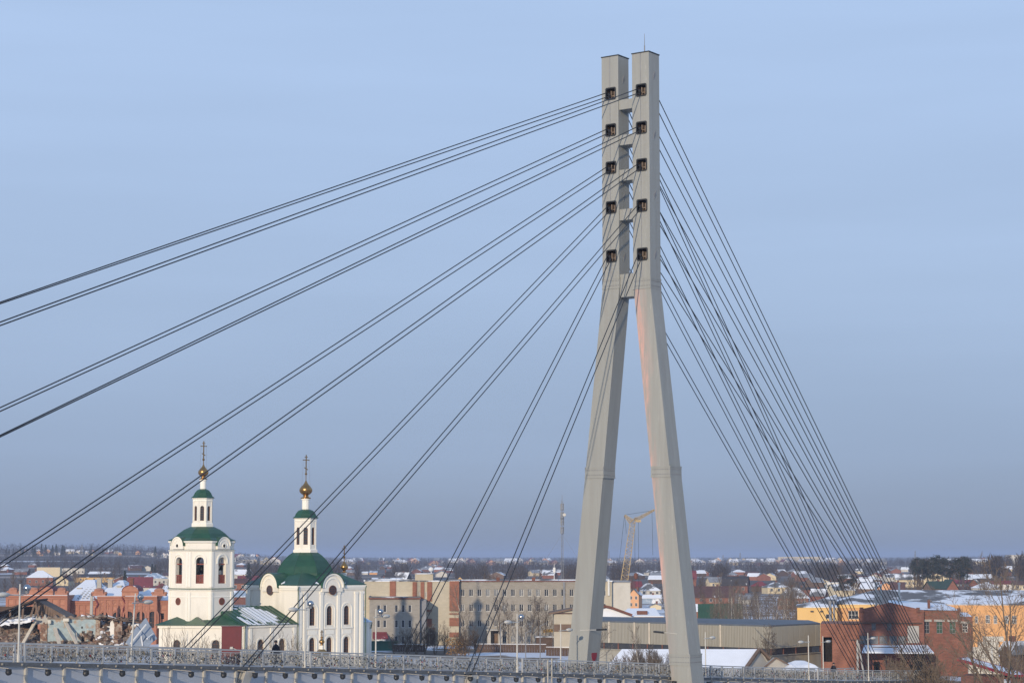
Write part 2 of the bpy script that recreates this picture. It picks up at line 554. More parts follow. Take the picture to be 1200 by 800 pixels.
# ================================================================== GROUND
def build_ground():
    ys = [-200, -60, 40, 110, 150, 180, 195, 210, 225, 240, 255, 265, 280, 310, 350, 400, 460, 540, 640, 760, 900, 1060, 1250, 1500, 1750, 2050, 2400, 2800, 3250, 3800, 4400, 5200, 6300, 7800, 10000, 13000, 17000, 24000]
    azs = [i * 0.02 - 0.62 for i in range(63)]
    v, f = [], []
    for y in ys:
        sp = max(y, 260)
        for a in azs:
            x = a * sp * (1.0 if y < 3000 else 1.0)
            v.append((x, y, ground_z(x, y)))
    n = len(azs)
    for i in range(len(ys) - 1):
        for j in range(n - 1):
            a = i * n + j
            f.append((a, a + 1, a + n + 1, a + n))
    me = bpy.data.meshes.new('ground')
    me.from_pydata(v, [], f)
    me.polygons.foreach_set('use_smooth', [True] * len(f))
    m = bpy.data.materials.new('ground')
    m.use_nodes = True
    nn, l = m.node_tree.nodes, m.node_tree.links
    b = nn['Principled BSDF']
    b.inputs['Roughness'].default_value = 0.95
    tc = nn.new('ShaderNodeTexCoord')

    def noise(scale, detail=6, st=(1, 1, 1)):
        mp = nn.new('ShaderNodeMapping')
        mp.inputs['Scale'].default_value = st
        l.new(tc.outputs['Object'], mp.inputs[0])
        t = nn.new('ShaderNodeTexNoise')
        t.inputs['Scale'].default_value = scale
        t.inputs['Detail'].default_value = detail
        t.inputs['Roughness'].default_value = 0.62
        l.new(mp.outputs[0], t.inputs['Vector'])
        return t.outputs['Fac']

    def ramp(x, a, c):
        r = nn.new('ShaderNodeMapRange')
        r.inputs[1].default_value = a
        r.inputs[2].default_value = c
        l.new(x, r.inputs[0])
        return r.outputs[0]

    def mix(fac, a, c):
        x = nn.new('ShaderNodeMix')
        x.data_type = 'RGBA'
        l.new(fac, x.inputs[0])
        for k, q in ((6, a), (7, c)):
            if isinstance(q, tuple):
                x.inputs[k].default_value = q + (1,)
            else:
                l.new(q, x.inputs[k])
        return x.outputs[2]
    grass = mix(ramp(noise(0.05), 0.35, 0.65), (0.10, 0.075, 0.055), (0.20, 0.155, 0.11))
    near = mix(ramp(noise(0.045, 8), 0.45, 0.50), grass, (0.62, 0.65, 0.70))
    wood = mix(ramp(noise(0.01), 0.35, 0.65), (0.065, 0.052, 0.045), (0.13, 0.10, 0.08))
    field = mix(ramp(noise(0.0021, 3, (0.35, 1, 1)), 0.56, 0.60), wood, (0.34, 0.28, 0.24))
    far = mix(ramp(noise(0.0035, 4, (0.3, 1, 1)), 0.635, 0.66), field, (0.6, 0.62, 0.66))
    sx = nn.new('ShaderNodeSeparateXYZ')
    l.new(tc.outputs['Object'], sx.inputs[0])
    out = mix(ramp(sx.outputs['Y'], 700, 1100), near, far)
    l.new(out, b.inputs['Base Color'])
    me.materials.append(m)
    link('ground', me, kind='structure')


build_ground()

# ================================================================== BRIDGE
BH = R(35.2)
BT = Vector((math.sin(BH), math.cos(BH), 0))          # along the bridge, towards the town
BN = Vector((-math.cos(BH), math.sin(BH), 0))         # towards the far railing
BO = Vector((-29.7, 120.0, 0))
BRZ = 90 - 35.2
W = 8.2                                               # clear width between the railings
S0, S1 = -84.0, 131.0


def rail_z(s):
    pts = [(-130, 16.6), (-84, 16.1), (-40, 15.1), (0, 13.05), (30.8, 11.33), (58.7, 9.70), (87, 7.98), (111.9, 6.51), (126.6, 5.82), (150, 5.3)]
    for (a, za), (b, zb) in zip(pts, pts[1:]):
        if s <= b:
            return za + (zb - za) * (s - a) / (b - a)
    return pts[-1][1]


def deck_z(s):
    return rail_z(s) - 1.15


bridge = thing('bridge_deck', 'blue grey steel footbridge girder carrying the railed walkway past the tall pylon', 'bridge', BO, BRZ)


def sweep(b, prof, s0=S0, s1=S1, step=4.0, zf=deck_z):
    """loft profile [(y, dz)] along the bridge"""
    n = int(math.ceil((s1 - s0) / step))
    rings = []
    for i in range(n + 1):
        s = s0 + (s1 - s0) * i / n
        z = zf(s)
        rings.append([(s, y, z + dz) for y, dz in prof])
    b.loft(rings)
    return b


sweep(MB(), [(-0.1, -0.13), (-0.1, 0.0), (W + 0.1, 0.0), (W + 0.1, -0.13)]).obj('deck_slab', 'deck_surface', bridge)
sweep(MB(), [(-0.22, -0.15), (-0.22, 0.05), (-0.103, 0.05), (-0.103, -0.15)]).obj('edge_beam', 'fascia', bridge)
sweep(MB(), [(W + 0.103, -0.22), (W + 0.103, 0.06), (W + 0.22, 0.06), (W + 0.22, -0.22)]).obj('edge_beam', 'fascia', bridge)
# box girder: outer web a little inboard of the edge
sweep(MB(), [(0.1, -3.4), (0.1, -0.133), (1.1, -0.133), (W - 1.1, -0.9), (W - 0.1, -0.133), (W - 0.1, -3.4)]).obj('girder', 'girder_paint', bridge)
sweep(MB(), [(-0.06, -0.21), (-0.06, -0.153), (0.097, -0.153), (0.097, -0.21)]).obj('top_flange', 'stiffener_paint', bridge)

def px_of(v):
    v = v - Vector((0, 0, CAMZ))
    f = v.y * math.cos(PITCH) + v.z * math.sin(PITCH)
    u = -v.y * math.sin(PITCH) + v.z * math.cos(PITCH)
    return 600 + 2400 * v.x / f, 400 - 2400 * u / f


STF = [s for s in np.arange(S0 + 2, S1 - 8, 3.0)]
b = MB().box(-0.07, 0.07, -0.07, 0.098, -3.3, -0.212)
stf_me = b.mesh('stiffener', 'stiffener_paint')
b = MB()
b.beam((0.0, -0.13, -0.22), (1.05, -0.72, -0.36), 0.035, 0.04)
brk_me = b.mesh('bracket', 'bolt_cream')
b = MB()
b.box(-0.05, 0.05, -0.26, -0.222, -0.13, -0.02)
bolt_me = b.mesh('bolt_head', 'bolt_cream')
b = MB()
b.lathe([(0.05, -0.14), (0.16, -0.12), (0.19, -0.02), (0.19, 0.06), (0.13, 0.12), (0.05, 0.16)], 10)
fl_body = b.mesh('lamp_housing', 'steel_dark')
b = MB()
b.box(-0.03, 0.03, -0.22, 0.22, 0.14, 0.18)
b.box(-0.03, 0.03, -0.22, -0.19, -0.02, 0.16)
b.box(-0.03, 0.03, 0.19, 0.22, -0.02, 0.16)
fl_yoke = b.mesh('yoke', 'steel_dark')
first = None
for s in STF:
    if s < -30:
        continue
    z = deck_z(s)
    link('stiffener', stf_me, bridge, (s, 0, z))
    link('bracket', brk_me, bridge, (s, 0, z))
    t = thing('floodlight', f'small black floodlight on the bridge girder below {near_mark(px_of(BO + BT * (s + 1.05) + Vector((0, 0, z - .6)))[0])}', 'floodlight',
              BO + BT * (s + 1.05) + BN * (-0.74) + Vector((0, 0, z - 0.57)), BRZ, 'floodlights along the bridge girder')
    link('lamp_housing', fl_body, t).rotation_euler = (R(60), 0, R(random.uniform(-20, 20)))
    link('yoke', fl_yoke, t)
for s in np.arange(-30, S1 - 2, 1.5):
    link('bolt_head', bolt_me, bridge, (s, 0, deck_z(s)))

# girder anchor brackets for the two near-side stays that land in view
for s in (39.2, 69.0):
    pass


# ---------------------------------------------------------------- railings
def railing(y, name_label, gaps, near):
    t = thing('railing', name_label, 'railing', BO + BN * y, BRZ)
    zf = rail_z
    for a, bb in gaps:
        sweep(MB(), [(-0.06, -0.09), (-0.06, 0.0), (0.06, 0.0), (0.06, -0.09)], a, bb, 2.1, zf).obj('handrail', 'rail_paint', t)
        sweep(MB(), [(-0.03, -0.24), (-0.03, -0.19), (0.03, -0.19), (0.03, -0.24)], a + .07, bb - .07, 2.1, zf).obj('middle_rail', 'rail_paint', t)
        sweep(MB(), [(-0.03, -1.03), (-0.03, -0.97), (0.03, -0.97), (0.03, -1.03)], a + .07, bb - .07, 2.1, zf).obj('bottom_rail', 'rail_paint', t)
    bp = MB()
    bp.box(-0.07, 0.07, -0.055, 0.055, -1.15, -0.092)
    bp.box(-0.12, 0.12, -0.1, 0.1, -1.145, -1.12)
    pm = bp.mesh('post', 'rail_paint')
    bal = MB().box(-0.022, 0.022, -0.02, 0.02, -0.97, -0.243).mesh('baluster', 'rail_paint')
    nb = 0
    mesh_b = MB()
    for a, bb in gaps:
        n = max(1, round((bb - a) / 2.1))
        for i in range(n + 1):
            s = a + 0.07 + (bb - a - 0.14) * i / n
            link('post', pm, t, (s, 0, zf(s)))
            if i < n:
                st = (bb - a - 0.14) / n
                for k in (1, 2, 3):
                    q = s + st * k / 4
                    if near and q > -14 and nb < 290:
                        link('baluster', bal, t, (q, 0, zf(q)))
                        nb += 1
                    else:
                        mesh_b.box(q - .022, q + .022, -.02, .02, zf(q) - .97, zf(q) - .243)
    if mesh_b.v:
        mesh_b.obj('baluster_row', 'rail_paint', t, kind='stuff')
    # diagonal wire infill
    wb = MB()
    step = 0.15
    for a, bb in gaps:
        if bb < -20:
            continue
        for q in np.arange(max(a, -20), bb - 0.6, step):
            for sg in (1, -1):
                q0, q1 = (q, q + 0.55) if sg > 0 else (q + 0.55, q)
                wb.beam((q0, 0.0 + .012 * sg, zf(q0) - .97), (q1, 0.0 + .012 * sg, zf(q1) - .25), 0.017 if near else .01, 0.014)
    wb.obj('wire_mesh', 'rail_mesh', t, kind='stuff')
    return t


near_gaps = [(S0, -31.2), (-30.8, -5.7), (-5.3, -1.2 + 2.85), (2.15, 26.3), (26.95, 51.5), (52.1, 74.4), (75.2, 79.0), (79.4, 102.3), (102.8, S1 - 2)]
near_gaps = [(S0, -24.5), (-23.9, 1.15), (1.8, 26.75), (27.4, 52.3), (52.9, 77.9), (78.5, 103.4), (104.0, S1 - 2)]
railing(0.0, 'grey steel railing along the viewer side of the bridge, hung with love padlocks', near_gaps, True)
railing(W, 'grey steel railing along the town side of the bridge behind the walkway', [(S0, S1 - 2)], False)


# padlocks hung on the near railing
def padlocks():
    rnd = random.Random(3)
    out = {k: MB() for k in ('brass', 'lock_red', 'lock_grey', 'lock_black', 'lamp_white')}
    keys = ['brass', 'lock_grey', 'lock_grey', 'lock_black', 'lock_black', 'lamp_white', 'rail_x', 'lock_red']
    for k in range(4600):
        s = -20 + 148 * rnd.random() ** 1.15
        if any(g0 < s < g1 for g0, g1 in [(1.1, 1.9), (26.7, 27.5), (52.2, 53), (77.8, 78.6), (103.3, 104.1)]):
            continue
        y = 0.0 if rnd.random() < 0.75 else W
        m = rnd.choice(['brass', 'lock_grey', 'lock_grey', 'lock_black', 'lock_black', 'lock_grey', 'lamp_white', 'lock_black', 'lock_red' if rnd.random() < .22 else 'lock_grey'])
        z = rail_z(s) - 0.28 - 0.66 * rnd.random() ** 0.9
        w_ = rnd.uniform(.04, .085)
        h = w_ * rnd.uniform(.8, 1.5)
        yy = y - .05 - .03 * rnd.random()
        out[m].box(s - w_ / 2, s + w_ / 2, yy, yy + .03, z - h, z)
    all_b = MB()
    ms = list(out)
    for i, k in enumerate(ms):
        all_b.cur = i
        all_b.add(out[k].v, out[k].f)
    o = link('padlocks', all_b.mesh('padlocks', ms), None, BO, BRZ)
    tag(o, 'hundreds of small love padlocks hanging on the bridge railing wires', 'padlocks', kind='stuff')


padlocks()


# ---------------------------------------------------------------- pylon
SP = 76.2                                             # position along the bridge
PYC = Vector(BO + BT * SP + BN * 4.1)
pyl = thing('bridge_pylon', 'tall pale grey A shaped steel bridge pylon with twin upper columns', 'pylon', (PYC.x, PYC.y, 0), BRZ)
KZ = 42.3                                             # height where the legs meet the columns
HW = 0.90
cols = {'near': (-1.64, 62.0), 'far': (1.65, 62.0)}
def nz(yp, side='near'):                              # picture row -> height at the pylon front
    return P(740, yp, PYC.y - .74 + (-.89 if side == 'near' else .89)).z
NICHE = {'near': [106, 150, 193.5, 241, 298], 'far': [110, 152.5, 196.5, 243, 300]}
TOPZ = {'near': nz(62.5), 'far': nz(66.5, 'far')}
colz = {}
m = MATS['steel_paint'].copy()
m.name = 'stained_steel_paint'
MATS['stained_steel'] = m
n_, l_ = m.node_tree.nodes, m.node_tree.links
att = n_.new('ShaderNodeAttribute')
att.attribute_name = 'stain'
ns_ = n_.new('ShaderNodeTexNoise')
ns_.inputs['Scale'].default_value = 0.9
ns_.inputs['Detail'].default_value = 8
ns_.inputs['Roughness'].default_value = 0.7
mp_ = n_.new('ShaderNodeMapping')
mp_.inputs['Scale'].default_value = (3, 3, 0.3)
tc_ = n_.new('ShaderNodeTexCoord')
l_.new(tc_.outputs['Object'], mp_.inputs[0])
l_.new(mp_.outputs[0], ns_.inputs['Vector'])
mu_ = n_.new('ShaderNodeMath')
mu_.operation = 'MULTIPLY'
l_.new(att.outputs['Fac'], mu_.inputs[0])
mr_ = n_.new('ShaderNodeMapRange')
mr_.inputs[1].default_value = 0.40
mr_.inputs[2].default_value = 0.60
l_.new(ns_.outputs['Fac'], mr_.inputs[0])
l_.new(mr_.outputs[0], mu_.inputs[1])
b_ = n_['Principled BSDF']
src = b_.inputs['Base Color'].links[0].from_socket
mx_ = n_.new('ShaderNodeMix')
mx_.data_type = 'RGBA'
l_.new(mu_.outputs[0], mx_.inputs[0])
l_.new(src, mx_.inputs[6])
mx_.inputs[7].default_value = (0.56, 0.34, 0.29, 1)
l_.new(mx_.outputs[2], b_.inputs['Base Color'])
# scattered pale scuffs
ns2 = n_.new('ShaderNodeTexNoise')
ns2.inputs['Scale'].default_value = 1.6
ns2.inputs['Detail'].default_value = 10
ns2.inputs['Roughness'].default_value = 0.75
l_.new(mp_.outputs[0], ns2.inputs['Vector'])
mr2 = n_.new('ShaderNodeMapRange')
mr2.inputs[1].default_value = 0.60
mr2.inputs[2].default_value = 0.66
mr2.inputs[4].default_value = 0.55
l_.new(ns2.outputs['Fac'], mr2.inputs[0])
mx2_ = n_.new('ShaderNodeMix')
mx2_.data_type = 'RGBA'
l_.new(mr2.outputs[0], mx2_.inputs[0])
l_.new(mx_.outputs[2], mx2_.inputs[6])
mx2_.inputs[7].default_value = (0.48, 0.47, 0.44, 1)
l_.new(mx2_.outputs[2], b_.inputs['Base Color'])

NW, NH = 0.50, 0.52                                   # half width / half height of a niche
for side, (cy, _) in cols.items():
    top = TOPZ[side]
    nzs = [nz(v, side) for v in NICHE[side]]
    colz[side] = nzs
    b = MB()
    # front sheet (facing -x, towards the river) with five openings: built as facade in (y,z), then turned
    b.M = Matrix.Translation((-HW, cy, 0)) @ Matrix.Rotation(R(-90), 4, 'Z')
    ops = [(-NW + 0.08, z - NH, NW + 0.08, z + NH) for z in nzs]
    b.facade(2 * HW, top - KZ, ops, 0.9, -HW, KZ, 0)
    b.M = Matrix.Identity(4)
    x0, x1, y0, y1 = -HW, HW, cy - HW, cy + HW
    vs = [(x0, y0, KZ), (x1, y0, KZ), (x1, y1, KZ), (x0, y1, KZ), (x0, y0, top), (x1, y0, top), (x1, y1, top), (x0, y1, top)]
    b.add(vs, [(4, 5, 6, 7), (0, 1, 5, 4), (1, 2, 6, 5), (2, 3, 7, 6)])
    col_o = b.obj('column', 'steel_paint' if side == 'far' else 'stained_steel', pyl)
    if side == 'near':
        at = col_o.data.attributes.new('stain', 'FLOAT', 'POINT')
    MB().box(-HW - .05, HW + .05, cy - HW - .05, cy + HW + .05, top, top + .09).obj('cap', 'steel_dark', pyl)
    # seam down the middle of the front, broken at the niches
    zz = [KZ + 0.35] + [v for z in reversed(nzs) for v in (z - NH - .12, z + NH + .12)] + [top - .02]
    b = MB()
    for a, c in zip(zz[::2], zz[1::2]):
        b.box(-HW - .012, -HW + .002, cy - .03, cy + .03, a, c)
    b.obj('seam_strip', 'lattice_grey', pyl)
    b = MB()
    for k in range(4):
        zb = nzs[0] - 5.5 * k + 1.0
        for q in range(3):
            b.box(-.15 + .12 * q, -.08 + .12 * q, cy - HW - .03, cy - HW + .002, zb + .16 * q, zb + .5 + .16 * q)
    b.obj('vent_slots', 'lattice_grey', pyl)
    for z in nzs:
        b = MB()
        # rounded frame
        def rr(w_, h_, r_, n=4):
            out = []
            for qx, qz, a0 in ((1, 1, 0), (-1, 1, 90), (-1, -1, 180), (1, -1, 270)):
                for k in range(n + 1):
                    a = R(a0 + 90 * k / n)
                    out.append((qx * (w_ - r_) + r_ * math.cos(a), qz * (h_ - r_) + r_ * math.sin(a)))
            return out
        outer, inner = rr(NW + .07, NH + .07, .16), rr(NW - .04, NH - .04, .13)
        no = len(outer)
        yc = cy - 0.08
        X0, X1 = -HW - .05, -HW + .01
        vs = [(X0, yc + p[0], z + p[1]) for p in outer] + [(X0, yc + p[0], z + p[1]) for p in inner] + [(X1, yc + p[0], z + p[1]) for p in outer] + [(X1 + .15, yc + p[0], z + p[1]) for p in inner]
        fs = []
        for k in range(no):
            q = (k + 1) % no
            fs += [(k, q, no + q, no + k), (k, 2 * no + k, 2 * no + q, q), (no + k, no + q, 3 * no + q, 3 * no + k)]
        b.add(vs, fs)
        fr = b.obj('niche_frame', 'steel_dark', pyl)
        b = MB()
        b.box(-HW + .86, -HW + .89, yc - NW + .01, yc + NW - .01, z - NH + .01, z + NH - .01)
        b.box(-HW + .02, -HW + .86, yc - NW + .005, yc - NW + .02, z - NH, z + NH)
        b.box(-HW + .02, -HW + .86, yc + NW - .02, yc + NW - .005, z - NH, z + NH)
        b.box(-HW + .02, -HW + .86, yc - NW + .02, yc + NW - .02, z + NH - .02, z + NH - .005)
        b.box(-HW + .02, -HW + .86, yc - NW + .02, yc + NW - .02, z - NH + .005, z - NH + .02)
        link('niche_lining', b.mesh('niche_lining', 'niche_inside'), fr)
        b = MB()
        b.box(-HW + .10, -HW + .60, yc - .40, yc - .28, z - .45, z + .2)
        b.box(-HW + .10, -HW + .60, yc - .02, yc + .06, z - .45, z + .28)
        b.box(-HW + .12, -HW + .5, yc - .28, yc + .0, z - .25, z - .17)
        link('anchor_plates', b.mesh('anchor_plates', 'anchor_steel'), fr)
        b = MB()
        b.tube((-HW - .06, yc + .18, z - .05), (-HW + .5, yc + .18, z + .12), .13, .13, 8)
        b.tube((-HW - .06, yc + .14, z - .35), (-HW + .5, yc + .14, z - .16), .13, .13, 8)
        link('cable_socket', b.mesh('cable_socket', 'cable'), fr)
# struts
for ya, yb in ((113.5, 125), (155, 167), (196, 209), (242.5, 255.5), (319, 346)):
    MB().box(-HW + .12, HW - .12, -1.64 + HW + .002, 1.65 - HW - .002, nz(yb), nz(ya)).obj('cross_strut', 'steel_paint', pyl)
# legs
LB = {'near': -5.55, 'far': 5.55}
for side, (cy, _) in cols.items():
    b = MB()
    yb = LB[side]
    zb, zt = -6.0, KZ
    y_at7 = yb
    sl = (y_at7 - cy) / (7.0 - KZ)
    nseg = 44
    rings = []
    for i in range(nseg + 1):
        z = zb + (zt - zb) * i / nseg
        c = cy + sl * (z - KZ)
        h = HW + 0.13 * (KZ - z) / 35
        rings.append([(-h, c - h, z), (h, c - h, z), (h, c + h, z), (-h, c + h, z), (-h, c + h * 0.55, z), (-h, c + h * .05, z), (-h, c - h * .55, z)])
    b.loft(rings)
    lo = b.obj('leg', 'steel_paint' if side == 'far' else 'stained_steel', pyl)
    if side == 'near':
        at = lo.data.attributes.new('stain', 'FLOAT', 'POINT')
        vals = []
        for i in range(nseg + 1):
            z = zb + (zt - zb) * i / nseg
            k = 1.0 if z > 17 else max(0.15, (z - 8) / 10)
            vals += [0, 0, 0, 1.2 * k, 0.35 * k if z < 32 else 1.0, (0.35 if z > 34 else 0), 0.0]
        at.data.foreach_set('value', vals)
    for yp in (332, 553, 771):
        z = nz(yp, side)
        if side == 'far' and yp == 771:
            continue
        c = cy + sl * (min(z, KZ) - KZ)
        h = HW + 0.13 * (KZ - z) / 35 + 0.03
        o = MB()
        o.box(-h, h, c - h, c + h, z - .45, z + .45)
        o.box(-h - .02, h + .02, c - h - .02, c + h + .02, z - .5, z - .38)
        o.box(-h - .02, h + .02, c - h - .02, c + h + .02, z + .38, z + .5)
        jb = o.obj('joint_band', 'steel_paint', pyl)
        o = MB()
        for q in np.arange(-h + .12, h - .05, .17):
            for dz in (-.22, .22):
                o.box(-h - .03, -h + .01, c + q - .03, c + q + .03, z + dz - .04, z + dz + .04)
                o.box(q - .03, q + .03, c - h - .03, c - h + .01, z + dz - .04, z + dz + .04)
        link('rivets', o.mesh('rivets', 'lattice_grey'), jb, kind='stuff')
# lightning rod on the near column
b = MB()
b.tube((0, -1.55, TOPZ['near'] + .09), (0, -1.55, TOPZ['near'] + .9), .06, .05, 6)
b.tube((0, -1.55, TOPZ['near'] + .9), (0, -1.55, TOPZ['near'] + 2.0), .03, .02, 5)
b.obj('lightning_rod', 'lattice_grey', pyl)
# heart-like red marking painted on the far leg
def leg_c(side, z):
    cy = cols[side][0]
    return cy + (LB[side] - cy) / (7.0 - KZ) * (z - KZ)


b = MB()
zc = 9.1
h = HW + 0.13 * (KZ - zc) / 35
yc = leg_c('far', zc)
pts = []
for k in range(24):
    a = 2 * math.pi * k / 24
    pts.append((0.45 * math.sin(a) ** 3, 0.13 * 3.6 * (0.8125 * math.cos(a) - .3125 * math.cos(2 * a) - .125 * math.cos(3 * a) - .0625 * math.cos(4 * a)) * 1.5))
b.loft([[(p[0] + .1, yc - h - .03, zc + p[1]) for p in pts], [(p[0] + .1, yc - h + .05, zc + p[1]) for p in pts]])
b.obj('red_heart_mark', 'red_paint', pyl)


# leg lamps
def leg_lamp(side, z, label, s_out, ydir):
    c = leg_c(side, z)
    t = thing('wall_lamp', label, 'lamp', PYC + BT * (-HW - .1) + BN * (c) + Vector((0, 0, z - PYC.z)), BRZ)
    b = MB()
    b.tube((0, 0, 0), s_out, .035, .03, 5)
    b.obj('arm', 'lamp_white', t)
    e = Vector(s_out)
    d = e.normalized()
    b = MB()
    b.beam(e - d * .2, e + d * .75, .34, .16)
    b.obj('lamp_head', 'steel_dark', t)


leg_lamp('far', 11.4, 'dark flat lamp on an arm from the far pylon leg, over the walkway', (-.1, -2.1, .1), 1)
leg_lamp('near', 11.3, 'dark flat lamp beside the near pylon leg, jutting over the walkway', (-.1, 1.5, .1), 1)

# ---------------------------------------------------------------- stay cables
WORDS = ['first', 'second', 'third', 'fourth', 'fifth']


def cable(a, b_, label, group):
    o = bpy.data.objects.new('stay_cable', None)
    me = MB()
    a, b_ = Vector(a), Vector(b_)
    me.tube((0, 0, 0), b_ - a, .043, .043, 6)
    c = link('stay_cable', me.mesh('stay_cable', 'cable'), None, a)
    bpy.data.objects.remove(o)
    return tag(c, label, 'cable', group)


def on_bridge(s, y, dz):
    return BO + BT * s + BN * y + Vector((0, 0, deck_z(s) + dz))


LEFT = {('far', 0): ('x0', 354.0), ('near', 0): ('x0', 379), ('far', 1): ('x0', 479.0), ('near', 1): ('x0', 510),
        ('far', 2): ('x0', 661), ('near', 2): ('x0', 727), ('far', 3): ('x', 197), ('near', 3): ('x', 283), ('far', 4): ('x', 464), ('near', 4): ('x', 548)}
SEPS = {('far', 0): -6.0, ('near', 0): .1, ('far', 1): .1, ('near', 1): -2.8, ('far', 2): .35, ('near', 2): .35}
ANCH = {}
PAIR = {('far', 0): (354.2, 356.0), ('near', 0): (377.5, 381.5), ('far', 1): (477.5, 482), ('near', 1): (510, 511.8), ('far', 2): (659.5, 665), ('near', 2): (725, 731)}
for (side, i), (mode, val) in LEFT.items():
    cy = cols[side][0]
    z = colz[side][i]
    start = PYC + BT * (-HW - .05) + BN * (cy + .08) + Vector((0, 0, z - 0.02 - PYC.z))
    ya = -0.15 if side == 'near' else W + 0.15

    def solve(st, target):
        best = None
        for k in range(-2000, 1400):
            sk = k / 20.0
            e = on_bridge(sk, ya, -0.3)
            if mode == 'x':
                err = abs(px_of(e)[0] - target)
            else:
                p0, p1 = px_of(st), px_of(e)
                if p1[0] > -2 or e.y < 5:
                    continue
                err = abs(p0[1] + (p1[1] - p0[1]) * (0 - p0[0]) / (p1[0] - p0[0]) - target)
            if best is None or err < best[0]:
                best = (err, sk)
        return best[1]
    for q, nm in ((0, 'upper'), (1, 'lower')):
        a = start + Vector((0, 0, .16 - .34 * q)) + BN * (.20 if q == 0 else -.18)
        s = solve(a, PAIR[(side, i)][q] if mode == 'x0' else val + (-3.4 if q == 0 else 3.4))
        ANCH[(side, i)] = s if q == 0 else (s + ANCH[(side, i)]) / 2
        cable(a, on_bridge(s, ya, -0.3), f"{nm} dark stay running left from the {side} column's {WORDS[i]} window from the top", 'stay cables left of the pylon')
print('ANCH', {k: round(v, 1) for k, v in ANCH.items()})
# back stays, right of the pylon
ends = {'near': (1080.0, 1102.0), 'far': (1006.0, 1039.0)}
for side in ('near', 'far'):
    ya = -0.2 if side == 'near' else W + 0.2
    k = 0
    for i in range(4, -1, -1):
        for q in (1, 0):
            xa = ends[side][0] + (ends[side][1] - ends[side][0]) * k / 9.0
            k += 1
            bs = min((abs(px_of(on_bridge(s / 10, ya, -.4))[0] - xa), s / 10) for s in range(900, 1500))[1]
            z = colz[side][i]
            a = PYC + BT * (HW + .02) + BN * cols[side][0] + Vector((0, 0, z + (1.0 if q == 0 else -.25) - PYC.z))
            if side == 'far':
                a = a + Vector((0, 0, -.2 if q else -.6))
            cable(a, on_bridge(bs, ya, -.4), f"{'upper' if q == 0 else 'lower'} dark stay running right from the {side} column at its {WORDS[i]} window level", 'back stay cables right of the pylon')
# anchor gussets on the girder / deck edges
for key, s in ANCH.items():
    if s < -20:
        continue
    ya = -0.15 if key[0] == 'near' else W + 0.15
    sg = -1 if key[0] == 'near' else 1
    z = deck_z(s)
    b = MB()
    b.prism([(s - .9, z - 2.3), (s - .5, z - 2.6), (s + .9, z - .25), (s + .1, z - .25)], ya - .32, ya - .26)
    b.prism([(s - .9, z - 2.3), (s - .5, z - 2.6), (s + .9, z - .25), (s + .1, z - .25)], ya + .10, ya + .16)
    b.beam((s - .75, ya - .08, z - 2.35), (s + .4, ya - .08, z - .35), .3, .3)
    b.obj('anchor_gusset', 'stiffener_paint', bridge)
b = MB()
for ya in (-0.5, W - .3):
    b.box(104, 130, ya, ya + .8, 1.5 + 0 * ya, 3.9)
b.obj('anchor_block', 'concrete', bridge)
# pier legs carrying the approach
for s in (60, 100, 128):
    MB().box(s - .7, s + .7, 1.4, W - 1.4, -6, deck_z(s) - 3.41).obj('pier', 'concrete', bridge)


# ---------------------------------------------------------------- lamp posts on the bridge
def lamp_post(px, py_top, y, arm_dir, label, globe=True, arm_py=None, group='lamp posts along the bridge', lean=0.0, arm_len=.85):
    # s from pixel column
    s = min((abs(px_of(on_bridge(q / 20, y, 0))[0] - px), q / 20) for q in range(-600, 2600))[1]
    base = on_bridge(s, y, 0)
    H = P(px, py_top, base.y).z - base.z
    t = thing('lamp_post', label, 'street lamp', base, BRZ, group)
    b = MB()
    b.tube((0, 0, 0), (lean, 0, H), .065, .045, 8)
    b.tube((0, 0, 0), (0, 0, .5), .11, .11, 8)
    b.obj('pole', 'lamp_white', t)
    za = H - .65
    x1 = arm_dir * arm_len
    b = MB()
    b.tube((lean * .85 - .25 * arm_dir, 0, za), (lean * .85 + x1, 0, za + .04), .04, .035, 6)
    b.obj('arm', 'lamp_white', t)
    b = MB()
    hx = lean * .85 + x1
    rings = []
    for u, w_, h_ in ((-.08, .08, .05), (.1, .17, .12), (.4, .22, .16), (.7, .17, .12), (.85, .05, .04)):
        rings.append([(hx + arm_dir * u, w_ * math.cos(2 * math.pi * k / 10), za + .05 + h_ * math.sin(2 * math.pi * k / 10)) for k in range(10)])
    if arm_dir < 0:
        rings = [list(reversed(r)) for r in rings]
    b.loft(rings)
    b.obj('lamp_head', 'lamp_white', t, smooth=True)
    if globe:
        gx = lean * .8 + .5 * (1 if globe == 'r' else -1)
        b = MB()
        b.lathe([(.02, .0), (.13, .02), (.21, .10), (.235, .2), (.19, .32), (.10, .39), (.03, .41)], 14, (gx, -.05, za + .22))
        b.obj('mirror_globe', 'chrome', t, smooth=True)
        b = MB()
        b.tube((lean * .8, 0, za + .1), (gx, -.05, za + .18), .03, .03, 5)
        b.lathe([(.10, -.12), (.14, .03), (.12, .05)], 8, (gx, -.05, za + .2))
        b.obj('globe_bracket', 'lattice_grey', t)
    return t


